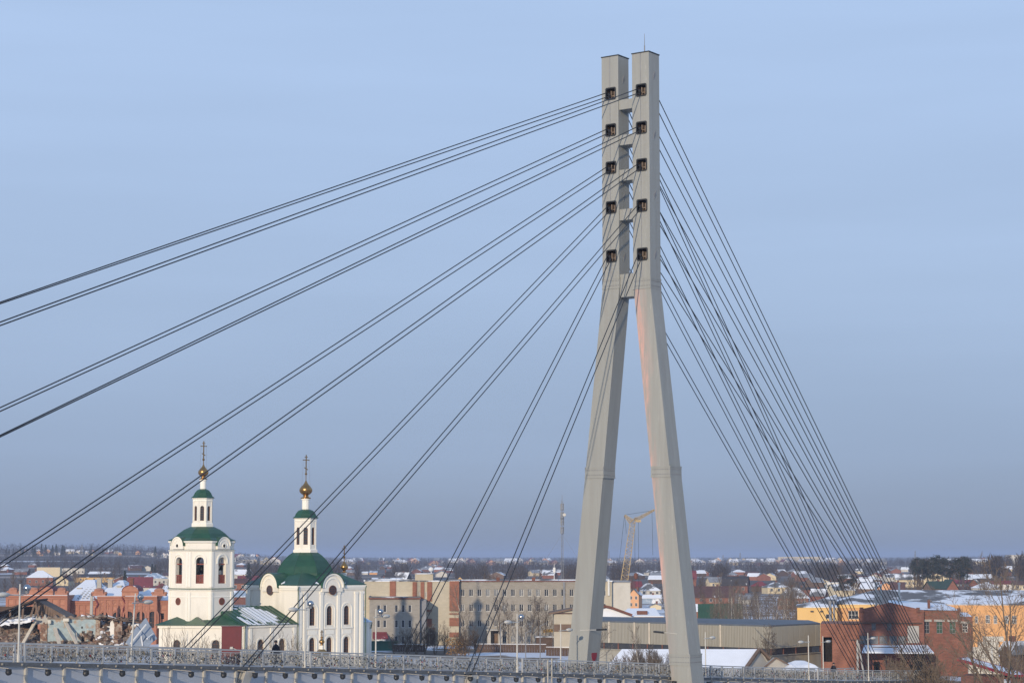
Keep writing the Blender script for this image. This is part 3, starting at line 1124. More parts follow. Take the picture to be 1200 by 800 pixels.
lamp_post(21, 684, -0.05, -1, 'leftmost white lamp post, standing before the ruin, with silver globe', 'r')
lamp_post(357, 703, -0.05, -1, 'white lamp post before the large white church, silver globe at its top', 'r')
lamp_post(606, 719, -0.05, -1, 'white lamp post before the long grey building, silver globe on its right', 'r')
lamp_post(948, 744, -0.05, -1, 'white lamp post before the right end of the concrete shed, arm to the left', False, arm_len=1.2)
lamp_post(153, 695, W - .1, 1, 'leaning white lamp post before the tilted metal sheets, silver globe and right arm', 'r', lean=.35)
lamp_post(440, 713, W - .1, 1, 'white lamp post before the three storey grey building, silver globe and right arm', 'r')
lamp_post(657, 730, W - .1, 1, 'thin white lamp post just left of the far pylon leg, arm to the right', False, arm_len=1.0)
lamp_post(827, 740, W - .1, 1, 'thin white lamp post right of the near pylon leg, before the snowy roof', False, arm_len=1.0)
lamp_post(965, 745, W - .1, 1, 'white lamp post before the dark doorway at the brick building corner', False, arm_len=.9)
lamp_post(1018, 741, -0.05, 1, 'white lamp post among the right hand stays, before the brick building', False, arm_len=.9)

# ---------------------------------------------------------------- red cabinet, access ladder, walkers
s = min((abs(px_of(on_bridge(q / 20, 1.0, 0))[0] - 268.5), q / 20) for q in range(-100, 1200))[1]
t = thing('red_booth', 'dark red metal cabinet standing on the bridge walkway behind the railing', 'cabinet', on_bridge(s, .8, 0.02), 5)
b = MB()
b.box(-.66, .66, 0, .5, .1, 2.6)
b.obj('body', 'red_panel', t)
b = MB()
b.box(-.70, .70, -.03, .53, 2.6, 2.64)
b.obj('lid', 'red_panel', t)
b = MB()
b.box(-.62, .62, -.04, -.002, .16, 2.52)
d = b.obj('door', 'red_panel', t)
MB().box(-.12, -.07, -.075, -.04, 1.1, 1.25).obj('handle', 'lattice_grey', d)
b = MB()
b.box(-.08, .1, -.2, -.042, 1.15, 1.3)
b.tube((.1, -.12, 1.2), (.35, -.1, 1.1), .025)
b.obj('lamp_fitting', 'lamp_white', t)
for x in (-.6, .6):
    MB().box(x - .04, x + .04, .05, .45, 0, .1).obj('leg', 'lattice_grey', t)
s = min((abs(px_of(on_bridge(q / 20, -.3, 0))[0] - 645), q / 20) for q in range(600, 1500))[1]
t = thing('access_ladder', 'pale steel inspection ladder hooked over the railing left of the pylon', 'ladder', on_bridge(s, -.35, 0), BRZ)
for x in (-.45, .12):
    MB().box(x - .045, x + .045, -.05, .05, -3.0, 1.22).obj('stile', 'stiffener_paint', t)
for k in range(8):
    MB().box(-.405, .075, -.03, .03, -2.75 + .5 * k, -2.69 + .5 * k).obj('rung', 'stiffener_paint', t)
MB().box(-1.0, -.5, -.04, .04, 1.14, 1.22).obj('top_bar', 'stiffener_paint', t)


def skin_person(loc, rz, label, cloth, pants, scale=1.0, stride=.28, hat=True, bag=False):
    """one continuous skinned body with clothing colours by region; origin at the feet"""
    t = thing('person', label, 'person', loc, rz)
    J = {}
    verts, edges, rad = [], [], []

    def add(name, p, r, par=None):
        J[name] = len(verts)
        verts.append(p)
        rad.append(r)
        if par:
            edges.append((J[par], J[name]))
    st = stride
    add('pelvis', (0, 0, .95), (.16, .12))
    add('waist', (.01, 0, 1.12), (.15, .11), 'pelvis')
    add('chest', (.02, 0, 1.32), (.19, .13), 'waist')
    add('shoulders', (.03, 0, 1.45), (.15, .10), 'chest')
    add('neck', (.045, 0, 1.53), (.06, .06), 'shoulders')
    add('jaw', (.06, 0, 1.60), (.075, .085), 'neck')
    add('head', (.05, 0, 1.68), (.092, .105), 'jaw')
    add('crown', (.04, 0, 1.755), (.06, .07), 'head')
    for sgn, nm, f in ((1, 'l', 1), (-1, 'r', -1)):
        add('hip' + nm, (0, .10 * sgn, .90), (.095, .095), 'pelvis')
        add('knee' + nm, (.18 * f * st / .28 + .03, .10 * sgn, .50), (.065, .065), 'hip' + nm)
        ax = st * f - (.05 if f < 0 else 0)
        add('ankle' + nm, (ax, .10 * sgn, .09 + (.05 if f < 0 else 0)), (.045, .045), 'knee' + nm)
        add('ball' + nm, (ax + .13, .105 * sgn, .04), (.042, .035), 'ankle' + nm)
        add('toe' + nm, (ax + .2, .11 * sgn, .035), (.03, .028), 'ball' + nm)
        add('sh' + nm, (.03, .19 * sgn, 1.42), (.075, .07), 'shoulders')
        add('elbow' + nm, (-.10 * f, .25 * sgn, 1.15), (.055, .055), 'sh' + nm)
        add('wrist' + nm, (-.13 * f + .12, .25 * sgn, .92), (.038, .035), 'elbow' + nm)
        add('palm' + nm, (-.13 * f + .15, .245 * sgn, .85), (.036, .022), 'wrist' + nm)
        for fi, (dy, ln) in enumerate(((-.03, .06), (-.01, .075), (.01, .07), (.03, .055))):
            add('f%d' % fi + nm, (-.13 * f + .165 + dy * .6, .245 * sgn + dy * .4, .80), (.011, .011), 'palm' + nm)
            add('g%d' % fi + nm, (-.13 * f + .175 + dy * .6, .235 * sgn + dy * .4, .80 - ln), (.009, .009), 'f%d' % fi + nm)
        add('thumb' + nm, (-.13 * f + .19, .22 * sgn, .82), (.012, .012), 'palm' + nm)
    me = bpy.data.meshes.new('body')
    me.from_pydata([(x * scale, y * scale, z * scale) for x, y, z in verts], edges, [])
    o = bpy.data.objects.new('body', me)
    COL.objects.link(o)
    o.parent = t
    md = o.modifiers.new('skin', 'SKIN')
    for k, r in enumerate(rad):
        me.skin_vertices[0].data[k].radius = (r[0] * scale, r[1] * scale)
    me.skin_vertices[0].data[0].use_root = True
    sb = o.modifiers.new('sub', 'SUBSURF')
    sb.levels = sb.render_levels = 1
    md.use_smooth_shade = True
    dg = bpy.context.evaluated_depsgraph_get()
    ev = o.evaluated_get(dg)
    m2 = bpy.data.meshes.new_from_object(ev)
    o.modifiers.clear()
    o.data = m2
    for m_ in (cloth, pants, 'skin', 'black_cloth'):
        m2.materials.append(MATS[m_])
    for p in m2.polygons:
        z = p.center.z / scale
        y = abs(p.center.y / scale)
        if z > 1.53 and y < .13:
            k = 2
        elif z < .11:
            k = 3
        elif z < .86 and y < .17:
            k = 1
        elif z < .90 and y >= .17:
            k = 2
        else:
            k = 0
        p.material_index = k
    if hat:
        b = MB()
        b.lathe([(.112, 1.665), (.12, 1.70), (.115, 1.76), (.08, 1.81), (.02, 1.825)], 12, (.045, 0, 0))
        b.v = [tuple(c * scale for c in v) for v in b.v]
        b.obj('hat', 'black_cloth', t, smooth=True)
    b = MB()                                          # nose, ears
    b.tube((.14, 0, 1.675), (.165, 0, 1.65), .012, .018, 5)
    for sg in (-1, 1):
        b.box(.03, .06, sg * .098 - .008, sg * .098 + .008, 1.63, 1.69)
    b.v = [tuple(c * scale for c in v) for v in b.v]
    b.obj('face', 'skin', t)
    b = MB()                                          # jacket: flared hem over the hips
    rings = []
    for z, rx, ry, cx in ((.80, .18, .235, .0), (.95, .165, .215, 0), (1.12, .155, .20, .01), (1.30, .165, .225, .02), (1.43, .13, .20, .03), (1.50, .085, .10, .04), (1.55, .085, .09, .045)):
        rings.append([((cx + rx * math.cos(2 * math.pi * k / 14)) * scale, ry * math.sin(2 * math.pi * k / 14) * scale, z * scale) for k in range(14)])
    b.loft(rings)
    b.obj('jacket', cloth, t, smooth=True)
    return t


s = min((abs(px_of(on_bridge(q / 20, 2.2, 0))[0] - 323.5), q / 20) for q in range(-100, 1500))[1]
skin_person(on_bridge(s, 2.2, 0.0), BRZ + 180, 'person in a black jacket and black cap walking on the bridge before the church', 'black_cloth', 'grey_cloth', 1.02)
s = min((abs(px_of(on_bridge(q / 20, 3.5, 0))[0] - 977), q / 20) for q in range(1000, 2600))[1]
skin_person(on_bridge(s, 3.5, 0.0), BRZ, 'person in dark clothes on the bridge near the brick building corner', 'black_cloth', 'black_cloth', 1.0, stride=.18)

# ================================================================== CHURCH
CH = R(44)
CU = Vector((math.cos(CH), math.sin(CH), 0))
CC = P(348, 765, 335)
CC.z = 0
church = thing('white_church', 'large white plastered church with faceted green dome, round gables and three arched windows', 'church', CC, 44)


def cz(py, Z):
    return P(600, py, Z).z


def onion(parent, c, r, zneck, h, zcross, top, neck_r, neck_z0):
    """white neck, gilded onion, ball and orthodox cross"""
    x, y = c
    b = MB()
    b.lathe([(neck_r, neck_z0), (neck_r, zneck - .25), (neck_r * 1.2, zneck - .2), (neck_r * 1.2, zneck)], 12, (x, y, 0))
    b.obj('neck', 'trim_plaster', parent, smooth=False)
    pr = [(.75, 0), (.82, .04), (.5, .08), (.38, .16), (.42, .2), (.72, .27), (.93, .36), (1.0, .46), (.95, .56), (.75, .66), (.48, .76), (.27, .86), (.14, .96), (.09, 1.0)]
    b = MB()
    b.lathe([(r * a, zneck + h * t) for a, t in pr], 20, (x, y, 0))
    on = b.obj('onion_dome', 'gold', parent, smooth=True)
    z0 = zneck + h
    b = MB()
    b.lathe([(.07, z0 - .02), (.07, zcross - .35), (.17, zcross - .28), (.22, zcross - .15), (.17, zcross - .02), (.06, zcross)], 10, (x, y, 0))
    link('finial', b.mesh('finial', 'gold'), on)
    H = top - zcross
    b = MB()
    t = .055 + .01 * H
    d = 0.05
    b.box(x - t, x + t, y - d, y + d, zcross, top)
    b.box(x - .22 * H, x + .22 * H, y - d * .9, y + d * .9, top - .30 * H, top - .30 * H + 1.6 * t)
    b.box(x - .11 * H, x + .11 * H, y - d * .9, y + d * .9, top - .14 * H, top - .14 * H + 1.4 * t)
    b.beam((x - .13 * H, y, zcross + .30 * H), (x + .13 * H, y, zcross + .18 * H), d * 1.7, 1.4 * t)
    for px_, pz in ((0, top), (.22 * H, top - .28 * H), (-.22 * H, top - .28 * H)):
        b.lathe([(.01, -.09), (.09, 0), (.01, .09)], 6, (x + px_, y, pz))
    link('cross', b.mesh('cross', 'gold'), on)
    b = MB()
    for sx in (-1, 1):
        b.tube((x + sx * .2 * H, y, top - .28 * H), (x + sx * r * .85, y, zneck + h * .5), .012, n=3)
    link('guy_wire', b.mesh('guy_wire', 'gold'), on)


def octagon_drum(parent, c, ap, z0, z1, wz0, wz1, ww, rot, base=.25):
    """regular octagonal lantern; each face a sheet with a real window opening"""
    x, y = c
    side = 2 * ap * math.tan(R(22.5))
    for k in range(8):
        a = rot + 45 * k
        b = MB()
        b.M = Matrix.Translation((x, y, 0)) @ Matrix.Rotation(R(a), 4, 'Z') @ Matrix.Translation((0, -ap, 0))
        b.facade(side + .01, z1 - z0, [(-ww / 2, wz0, ww / 2, wz1, True)], .18, -side / 2 - .005, z0, 0)
        b.box(-side / 2, -side / 2 + .16, -.05, .002, z0 + .3, z1 - .3)
        b.box(side / 2 - .16, side / 2, -.05, .002, z0 + .3, z1 - .3)
        wl = b.obj('drum_wall', 'white_plaster', parent)
        b = Matrix.Rotation(R(a), 4, 'Z')
        off = b @ Vector((-ww / 2, -ap + .12, wz0))
        f = put_window(wl, x + off.x, y + off.y, wz0, ww, wz1 - wz0, 'brown_sash', 'glass', (0, 5), True, a, 0)
    b = MB()
    k = 1 / math.cos(R(22.5))
    rt = R(rot + 22.5)
    b.lathe([(ap * k + base, z0 - .02), (ap * k + base, z0 + .5), (ap * k + .03, z0 + .62), (ap * k - .3, z0 + .62)], 8, (x, y, 0), rt)
    b.lathe([(ap * k + .02, z1 - .55), (ap * k + .10, z1 - .5), (ap * k + .10, z1 - .35), (ap * k + .03, z1 - .3), (ap * k + .05, z1 - .2), (ap * k + .2, z1 - .1), (ap * k + .2, z1 + .02)], 8, (x, y, 0), rt)
    b.obj('drum_moulding', 'trim_plaster', parent, kind='stuff')


A_ = 14.0
b = MB()
ops = []
for x in (3.13, 6.72, 10.35):
    ops.append((x - .62, 6.85, x + .62, 10.0, True))
    ops.append((x - .62, 2.0, x + .62, 4.9, True))
b.facade(A_, 13.3, ops, .45)
# west and the two hidden walls
b.M = Matrix.Rotation(R(-90), 4, 'Z')
b.facade(A_, 13.3, [], .3, -A_, 0, 0)
b.M = Matrix.Identity(4)
b.add([(A_, 0, 0), (A_, A_, 0), (A_, A_, 13.3), (A_, 0, 13.3)], [(0, 1, 2, 3)])
b.add([(0, A_, 0), (A_, A_, 0), (A_, A_, 13.3), (0, A_, 13.3)], [(3, 2, 1, 0)])
b.obj('wall', 'white_plaster', church)
for o in ops:
    put_window(church, o[0], .3, o[1], o[2] - o[0], o[3] - o[1], 'brown_sash', 'glass', (1, 5), True, 0, 0)


def arch_trim(b, xc, z0, z1, w_, t, proud, y=0.0):
    """raised surround round an arched window"""
    r1, r0 = w_ / 2 + t, w_ / 2
    zc = z1 - w_ / 2
    b.box(xc - r1, xc - r0, y - proud, y, z0, zc)
    b.box(xc + r0, xc + r1, y - proud, y, z0, zc)
    n = 10
    for k in range(n):
        a0, a1 = math.pi * k / n, math.pi * (k + 1) / n
        b.prism([(xc - r * math.cos(a), zc + r * math.sin(a)) for r, a in ((r1, a0), (r1, a1), (r0, a1), (r0, a0))], y - proud, y)


b = MB()
for x in (3.13, 6.72, 10.35):
    arch_trim(b, x, 6.5, 10.35, 1.9, .22, .09)
    b.box(x - 1.2, x + 1.2, -.14, 0, 6.25, 6.5)
    b.box(x - .95, x + .95, -.07, 0, 5.35, 6.1)
    arch_trim(b, x, 2.0, 5.1, 1.7, .2, .08)
for x in (.5, 1.5, 4.92, 8.53, 12.3, 13.45):
    b.box(x - .3, x + .3, -.16, 0, 0, 12.2)
    b.box(x - .38, x + .38, -.2, 0, 11.9, 12.25)
b.obj('window_surround', 'trim_plaster', church)
# cornice with gap for the round gables
b = MB()
for (xa, xb) in ((-.3, 4.6), (9.4, A_ + .3)):
    b.box(xa, xb, -.3, 0, 12.9, 13.32)
    b.box(xa, xb, -.18, 0, 12.6, 12.9)
b.M = Matrix.Rotation(R(-90), 4, 'Z')
for (xa, xb) in ((-A_ - .3, -9.4), (-4.6, .0)):
    b.box(xa, xb, -.3, 0, 12.9, 13.318)
    b.box(xa, xb, -.18, 0, 12.6, 12.9)
b.box(-13.4, -12.6, -.1, 0, 0, 12.6)
b.M = Matrix.Identity(4)
b.obj('cornice', 'trim_plaster', church)


def kokoshnik(b, xc, zc, r, y0, depth):
    n = 14
    arc = [(xc - r * math.cos(math.pi * k / n), zc + r * math.sin(math.pi * k / n)) for k in range(n + 1)]
    b.prism([(xc - r, 12.3)] + arc + [(xc + r, 12.3)], y0, y0 + depth)


for face in (0, -90):
    for part, m_ in (('gable', 'white_plaster'), ('gable_trim', 'trim_plaster'), ('gable_roof', 'green_roof')):
        b = MB()
        b.M = Matrix.Rotation(R(face), 4, 'Z')
        xc = 7.0 if face == 0 else -7.0
        if part == 'gable':
            kokoshnik(b, xc, 12.95, 2.15, -.34, .9)
        elif part == 'gable_trim':
            n = 14
            for r1, r0, pr in ((2.33, 2.05, .26), (1.62, 1.42, .14)):
                for k in range(n):
                    a0, a1 = math.pi * k / n, math.pi * (k + 1) / n
                    b.prism([(xc - r * math.cos(a), 12.95 + r * math.sin(a)) for r, a in ((r1, a0), (r1, a1), (r0, a1), (r0, a0))], -pr - .30, -.3)
        else:
            n = 14
            for k in range(n):
                a0, a1 = math.pi * k / n, math.pi * (k + 1) / n
                b.prism([(xc - r * math.cos(a), 12.95 + r * math.sin(a)) for r, a in ((2.44, a0), (2.44, a1), (2.35, a1), (2.35, a0))], -.66, 4.5)
        b.obj(part, m_, church)
    # round window
    R4 = Matrix.Rotation(R(face), 4, 'Z')
    xc = 7.0 if face == 0 else -7.0
    b = MB()
    b.M = R4 @ Matrix.Translation((xc, -.36, 12.55)) @ Matrix.Rotation(R(90), 4, 'X')
    b.lathe([(.80, -.04), (.80, .06), (.68, .07), (.68, -.04)], 18)
    b.M = b.M @ Matrix.Translation((0, 0, 0))
    for k in range(-1, 2):
        b.box(-.6, .6, -.02 + k * .3, .02 + k * .3, -.01, .03)
        b.box(-.02 + k * .3, .02 + k * .3, -.6, .6, -.012, .028)
    f = b.obj('window', 'brown_sash', church)
    b = MB()
    b.M = R4 @ Matrix.Translation((xc, -.36, 12.55)) @ Matrix.Rotation(R(90), 4, 'X')
    b.lathe([(.69, -.03), (.69, .012)], 18)
    link('pane', b.mesh('pane', 'glass'), f)
# roof over the cube: low hip, then dome
b = MB()
e = .3
def sqr(h, z):
    c = 7.0
    return [(c - h, c - h, z), (c, c - h, z), (c + h, c - h, z), (c + h, c, z), (c + h, c + h, z), (c, c + h, z), (c - h, c + h, z), (c - h, c, z)]
b.loft([sqr(7 + e, 13.33), sqr(7 + e, 13.41), sqr(4.0, 15.3)])
b.obj('roof', 'green_roof', church)
b = MB()                                              # snow lying in the valleys between gable and dome
for face, sx in ((0, 1), (0, -1), (-90, 1), (-90, -1)):
    b.M = Matrix.Rotation(R(face), 4, 'Z')
    xc = 7.0 if face == 0 else -7.0
    vs = [(xc + sx * 2.7, -.1, 13.62), (xc + sx * 3.6, .4, 13.72), (xc + sx * 3.2, 2.3, 14.45), (xc + sx * 4.2, 2.9, 14.55), (xc + sx * 2.6, 1.2, 14.2)]
    b.add([(x, y, z + .02) for x, y, z in vs] + [(x, y, z - .25) for x, y, z in vs], [(0, 1, 3, 2, 4), (5, 9, 7, 8, 6), (0, 5, 6, 1), (1, 6, 8, 3), (3, 8, 7, 2), (2, 7, 9, 4), (4, 9, 5, 0)])
b.obj('roof_snow', 'snow', church, kind='stuff')
ROT = 22.5 + 8
b = MB()
b.lathe([(5.35, 13.9), (5.3, 14.35), (5.05, 15.3), (4.55, 16.4), (3.8, 17.4), (2.95, 18.2), (2.1, 18.75)], 8, (7, 7, 0), R(ROT))
b.obj('dome', 'green_roof', church)
b = MB()
for k in range(8):
    a = R(ROT + 45 * k)
    pr = [(5.3, 14.35), (5.05, 15.3), (4.55, 16.4), (3.8, 17.4), (2.95, 18.2), (2.1, 18.75)]
    for (r0, z0), (r1, z1) in zip(pr, pr[1:]):
        b.tube((7 + r0 * math.cos(a), 7 + r0 * math.sin(a), z0), (7 + r1 * math.cos(a), 7 + r1 * math.sin(a), z1), .05, n=4)
b.obj('dome_ribs', 'green_roof', church, kind='stuff')
octagon_drum(church, (7, 7), 1.78, 18.65, 24.4, 20.0, 22.9, .72, ROT - 22.5)
b = MB()
b.lathe([(2.3, 24.42), (2.3, 24.5), (1.95, 24.75), (1.75, 25.2), (1.35, 25.65), (.75, 25.9)], 8, (7, 7, 0), R(ROT))
b.obj('drum_cap', 'green_roof', church)
onion(church, (7, 7), 1.1, 27.7, 3.0, 32.0, 35.0, .62, 25.8)
# refectory
b = MB()
b.facade(10.8, 7.25, [(-7.9, 2, -6.7, 4.9, True), (-3.6, 2, -2.4, 4.9, True)], .4, -10.8, 0, 0)
b.add([(-10.8, 0, 0), (-10.8, A_, 0), (-10.8, A_, 7.25), (-10.8, 0, 7.25)], [(3, 2, 1, 0)])
b.add([(-10.8, A_, 0), (0, A_, 0), (0, A_, 7.25), (-10.8, A_, 7.25)], [(3, 2, 1, 0)])
b.obj('refectory_wall', 'white_plaster', church)
for x in (-7.9, -3.6):
    put_window(church, x, .3, 2, 1.2, 2.9, 'brown_sash', 'glass', (1, 4), True, 0, 0)
b = MB()
for x in (-7.3, -3.0):
    arch_trim(b, x, 2, 5.0, 1.5, .18, .08)
for x in (-10.4, -9.4, -5.2, -.6):
    b.box(x - .25, x + .25, -.1, 0, 0, 6.7)
b.box(-10.8, -.17, -.22, 0, 6.8, 7.24)
b.obj('window_surround', 'trim_plaster', church)
b = MB()
b.loft([[(-11.5, -.5, 7.2), (-11.5, 7, 10.0), (-11.5, A_ + .5, 7.2)], [(0, -.5, 7.2), (0, 7, 10.0), (0, A_ + .5, 7.2)]])
b.obj('refectory_roof', 'green_roof', church)
b = MB()
for k in range(13):
    x = -11.2 + .9 * k
    b.beam((x, -.5, 7.24), (x, 7, 10.04), .06, .08)
b.obj('roof_seams', 'green_roof', church, kind='stuff')
# snow sheet with melted streaks, following the slope 4 cm above the metal
b = MB()
rnd = random.Random(5)
sl = 2.8 / 7.5
for x0, x1, lo, hi in ((-10.3, -9.5, .2, 3.4), (-9.45, -8.9, .3, 2.2), (-8.7, -8.1, .5, 4.4), (-7.9, -7.5, 1.6, 5.8), (-7.2, -6.5, .4, 6.4), (-6.45, -5.3, .9, 6.9), (-5.25, -4.2, .5, 6.8), (-4.15, -3.2, 1.5, 6.2), (-3.15, -2.5, 2.8, 5.6), (-9.2, -1.9, .15, .55), (-10.8, -7.6, 6.4, 6.95), (-7, -4, 6.6, 7.1)):
    n = 6
    top_, bot_ = [], []
    for k in range(n + 1):
        x = x0 + (x1 - x0) * k / n
        top_.append((x, hi - .35 * rnd.random()))
        bot_.append((x + (.35 if hi - lo > 2 else 0), lo - .2 + .35 * rnd.random()))
    loop = bot_ + top_[::-1]
    vs = [(x, y - .45, 7.2 + sl * (y) + .07 + .004 * rnd.random()) for x, y in loop]
    b.add(vs + [(x, y, z - .12) for x, y, z in vs], [tuple(range(len(loop)))] + [(i, (i + 1) % len(loop), (i + 1) % len(loop) + len(loop), i + len(loop)) for i in range(len(loop))])
b.obj('roof_snow', 'snow', church, kind='stuff')
for x, zt in ((-.12, 13.2), (A_ + .1, 13.2), (-10.7, 7.1)):
    b = MB()
    b.tube((x, -.32, 0), (x, -.32, zt - .5), .075, n=7)
    b.tube((x, -.32, zt - .5), (x, -.5, zt), .075, n=7)
    b.obj('drain_pipe', 'green_roof', church)
# apse
b = MB()
b.vprism([(A_, 3.0), (17.2, 3.0), (19.4, 4.8), (19.4, 9.2), (17.2, 11), (A_, 11)], 0, 7.0)
b.obj('apse_wall', 'white_plaster', church)
b = MB()
for x, y in ((17.2, 3.0), (15.2, 2.96), (19.4, 4.8)):
    b.lathe([(.28, 0), (.28, 6.4), (.36, 6.5), (.36, 7.0)], 8, (x, y, 0))
b.obj('apse_pilaster', 'trim_plaster', church)
b = MB()
b.loft([[(A_, 2.6, 7.02), (17.4, 2.6, 7.02), (19.8, 4.6, 7.02), (19.8, 9.4, 7.02), (17.4, 11.4, 7.02), (A_, 11.4, 7.02)], [(A_, 4.5, 9.0), (15.2, 4.6, 9.0), (16.2, 6, 9.0), (16.2, 8, 9.0), (15.2, 9.4, 9.0), (A_, 9.5, 9.0)]])
b.obj('apse_roof', 'roof_blue', church)
b = MB()
b.tube((19.6, 4.5, 6.9), (19.3, 4.4, 5.9), .09, n=6)
b.obj('drain_pipe', 'green_roof', church)
onion(church, (15.6, 7.2), .68, 15.3, 2.0, 18.1, 19.9, .42, 8.9)

# ---------------------------------------------------------------- bell tower
BC = P(236, 700, 334)
tower = thing('bell_tower', 'white octagonal church bell tower with open arches, green roofs and small gilded onion dome', 'bell tower', (BC.x, BC.y, 0), 50)
AP, SC_, SD_ = 4.87, 4.55, 3.25                       # half width, cardinal side, diagonal side
oct_pts = []
h1 = SC_ / 2
apc = AP
oct_pts = [(h1, -apc), (apc, -h1), (apc, h1), (h1, apc), (-h1, apc), (-apc, h1), (-apc, -h1), (-h1, -apc)]
SDIAG = math.hypot(apc - h1, apc - h1)
Z0, Z1, Z2 = 7.2, 12.75, 20.55


def ring8(o, z, k=1.0):
    s_ = (apc + o) / apc
    return [(x * s_ * k, y * s_ * k, z) for x, y in oct_pts]


for k in range(8):
    a = -0 + 45 * k
    card = k % 2 == 0
    side = SC_ if card else SDIAG
    ap = apc if card else (apc + h1) / math.sqrt(2)
    ww = 1.6 if card else 1.25
    M4 = Matrix.Rotation(R(a), 4, 'Z') @ Matrix.Translation((0, -ap, 0))
    b = MB()
    b.M = M4
    b.facade(side, Z2 - Z0 + .0, [(-ww / 2, 13.75, ww / 2, 17.95, True)], .75, -side / 2, Z0, 0)
    b.obj('wall', 'white_plaster', tower)
    b = MB()
    b.M = M4
    arch_trim(b, 0, 16.9, 18.3, ww + .35, .2, .12)
    for sx in (-1, 1):
        b.box(sx * (side / 2 - .2) - .2, sx * (side / 2 - .2) + .2, -.1, 0, 7.3, 12.4)
        b.box(sx * (side / 2 - .2) - .2, sx * (side / 2 - .2) + .2, -.1, 0, 13.2, 18.8)
    b.obj('pilaster', 'trim_plaster', tower)
    # red railing and beam in the opening
    b = MB()
    b.M = M4
    b.box(-ww / 2, ww / 2, .18, .26, 15.0, 15.12)
    b.box(-ww / 2, ww / 2, .18, .26, 13.78, 13.9)
    n = 8
    for q in range(n):
        x = -ww / 2 + ww * (q + .5) / n
        b.box(x - .045, x + .045, .2, .24, 13.9, 15.0)
    b.box(-ww / 2, ww / 2, .12, .24, 13.9, 14.72) if not card and False else None
    b.obj('balustrade', 'red_wood', tower)
    b = MB()
    b.M = M4
    b.box(-ww / 2 - .0, ww / 2 + .0, .3, .46, 16.75, 16.92)
    b.obj('bell_beam', 'red_wood', tower)
    if card:
        n = 12
        b = MB()
        b.M = M4
        arc = [(-1.32 * math.cos(math.pi * q / n), 19.75 + 1.32 * math.sin(math.pi * q / n)) for q in range(n + 1)]
        b.prism([(-1.32, 19.2)] + arc + [(1.32, 19.2)], -.36, .5)
        b.obj('gable', 'white_plaster', tower)
        b = MB()
        b.M = M4
        for r1, r0, pr in ((1.45, 1.26, .48), (.9, .77, .42)):
            for q in range(n):
                a0, a1 = math.pi * q / n, math.pi * (q + 1) / n
                b.prism([(-r * math.cos(t), 19.75 + r * math.sin(t)) for r, t in ((r1, a0), (r1, a1), (r0, a1), (r0, a0))], -pr, -.3)
        b.obj('gable_trim', 'trim_plaster', tower)
        b = MB()
        b.M = M4
        for q in range(n):
            a0, a1 = math.pi * q / n, math.pi * (q + 1) / n
            b.prism([(-r * math.cos(t), 19.75 + r * math.sin(t)) for r, t in ((1.53, a0), (1.53, a1), (1.46, a1), (1.46, a0))], -.52, 3.0)
        b.obj('gable_roof', 'green_roof', tower)
        for zc, rr_, mm in ((19.75, .28, 'dark_void'), (10.9, .5, 'brown_sash')):
            b = MB()
            b.M = M4 @ Matrix.Translation((0, -.37 if zc > 15 else 0, zc)) @ Matrix.Rotation(R(90), 4, 'X')
            b.lathe([(rr_ + .1, -.03), (rr_ + .1, .08), (rr_, .09), (rr_, -.03)], 16)
            f = b.obj('window', 'trim_plaster' if zc > 15 else 'red_wood', tower)
            b.v, b.f, b.m = [], [], []
            b.lathe([(rr_ + .01, -.02), (rr_ + .01, .03)], 16)
            link('pane', b.mesh('pane', mm), f)
b = MB()
b.loft([ring8(.0, 12.6), ring8(.22, 12.68), ring8(.26, 12.82), ring8(.05, 12.95), ring8(-.2, 12.97)])
b.loft([ring8(.0, 11.5), ring8(.06, 11.55), ring8(.06, 11.65), ring8(.0, 11.7)])
b.loft([ring8(.0, 18.85), ring8(.2, 18.93), ring8(.22, 19.05), ring8(.0, 19.12)])
b.loft([ring8(.0, 20.15), ring8(.25, 20.3), ring8(.28, 20.5), ring8(.1, 20.52)])
b.obj('cornice', 'trim_plaster', tower)
b = MB()
b.loft([ring8(.27, 12.825), ring8(.27, 12.86), ring8(.07, 12.98), ring8(0, 12.99)])
b.loft([ring8(.23, 19.055), ring8(.23, 19.085), ring8(.03, 19.13), ring8(0, 19.14)])
b.obj('belt_flashing', 'green_roof', tower)
b = MB()
b.loft([ring8(-.75, 13.3), ring8(-.75, 13.5)])
b.loft([ring8(-.76, 18.6), ring8(-.76, 18.8)])
b.obj('belfry_floor', 'concrete', tower)
# bells
for i, (bx, by, br) in enumerate(((0, 0, .85), (2.2, -2.2, .5), (-2.2, -2.2, .45), (2.8, .6, .4), (0.3, -3.0, .5), (-2.9, .5, .4))):
    b = MB()
    b.lathe([(br, 0), (br * .85, br * .25), (br * .6, br * .7), (br * .5, br * 1.2), (br * .3, br * 1.4), (.05, br * 1.45)], 14, (bx, by, 16.55 - br * 1.5))
    b.tube((bx, by, 16.5), (bx, by, 18.6), .04, n=4)
    b.box(bx - br * 1.3, bx + br * 1.3, by - .08, by + .08, 16.5, 16.66)
    b.obj('bell', 'bronze', tower, smooth=False)
# roofs and lantern
b = MB()
b.loft([ring8(.30, 20.55), ring8(.30, 20.62), ring8(-.6, 21.0), ring8(-1.25, 21.7), ring8(-2.1, 22.35), ring8(-3.0, 22.8), ring8(-3.3, 22.85)])
b.obj('roof', 'green_roof', tower)
octagon_drum(tower, (0, 0), 1.52, 22.85, 27.45, 23.8, 26.2, .62, 0, .2)
b = MB()
b.lathe([(1.98, 27.47), (1.98, 27.55), (1.65, 27.8), (1.4, 28.3), (1.0, 28.75), (.55, 28.95)], 8, (0, 0, 0), R(22.5))
b.obj('drum_cap', 'green_roof', tower)
onion(tower, (0, 0), .86, 30.5, 2.45, 33.9, 36.7, .5, 28.8)
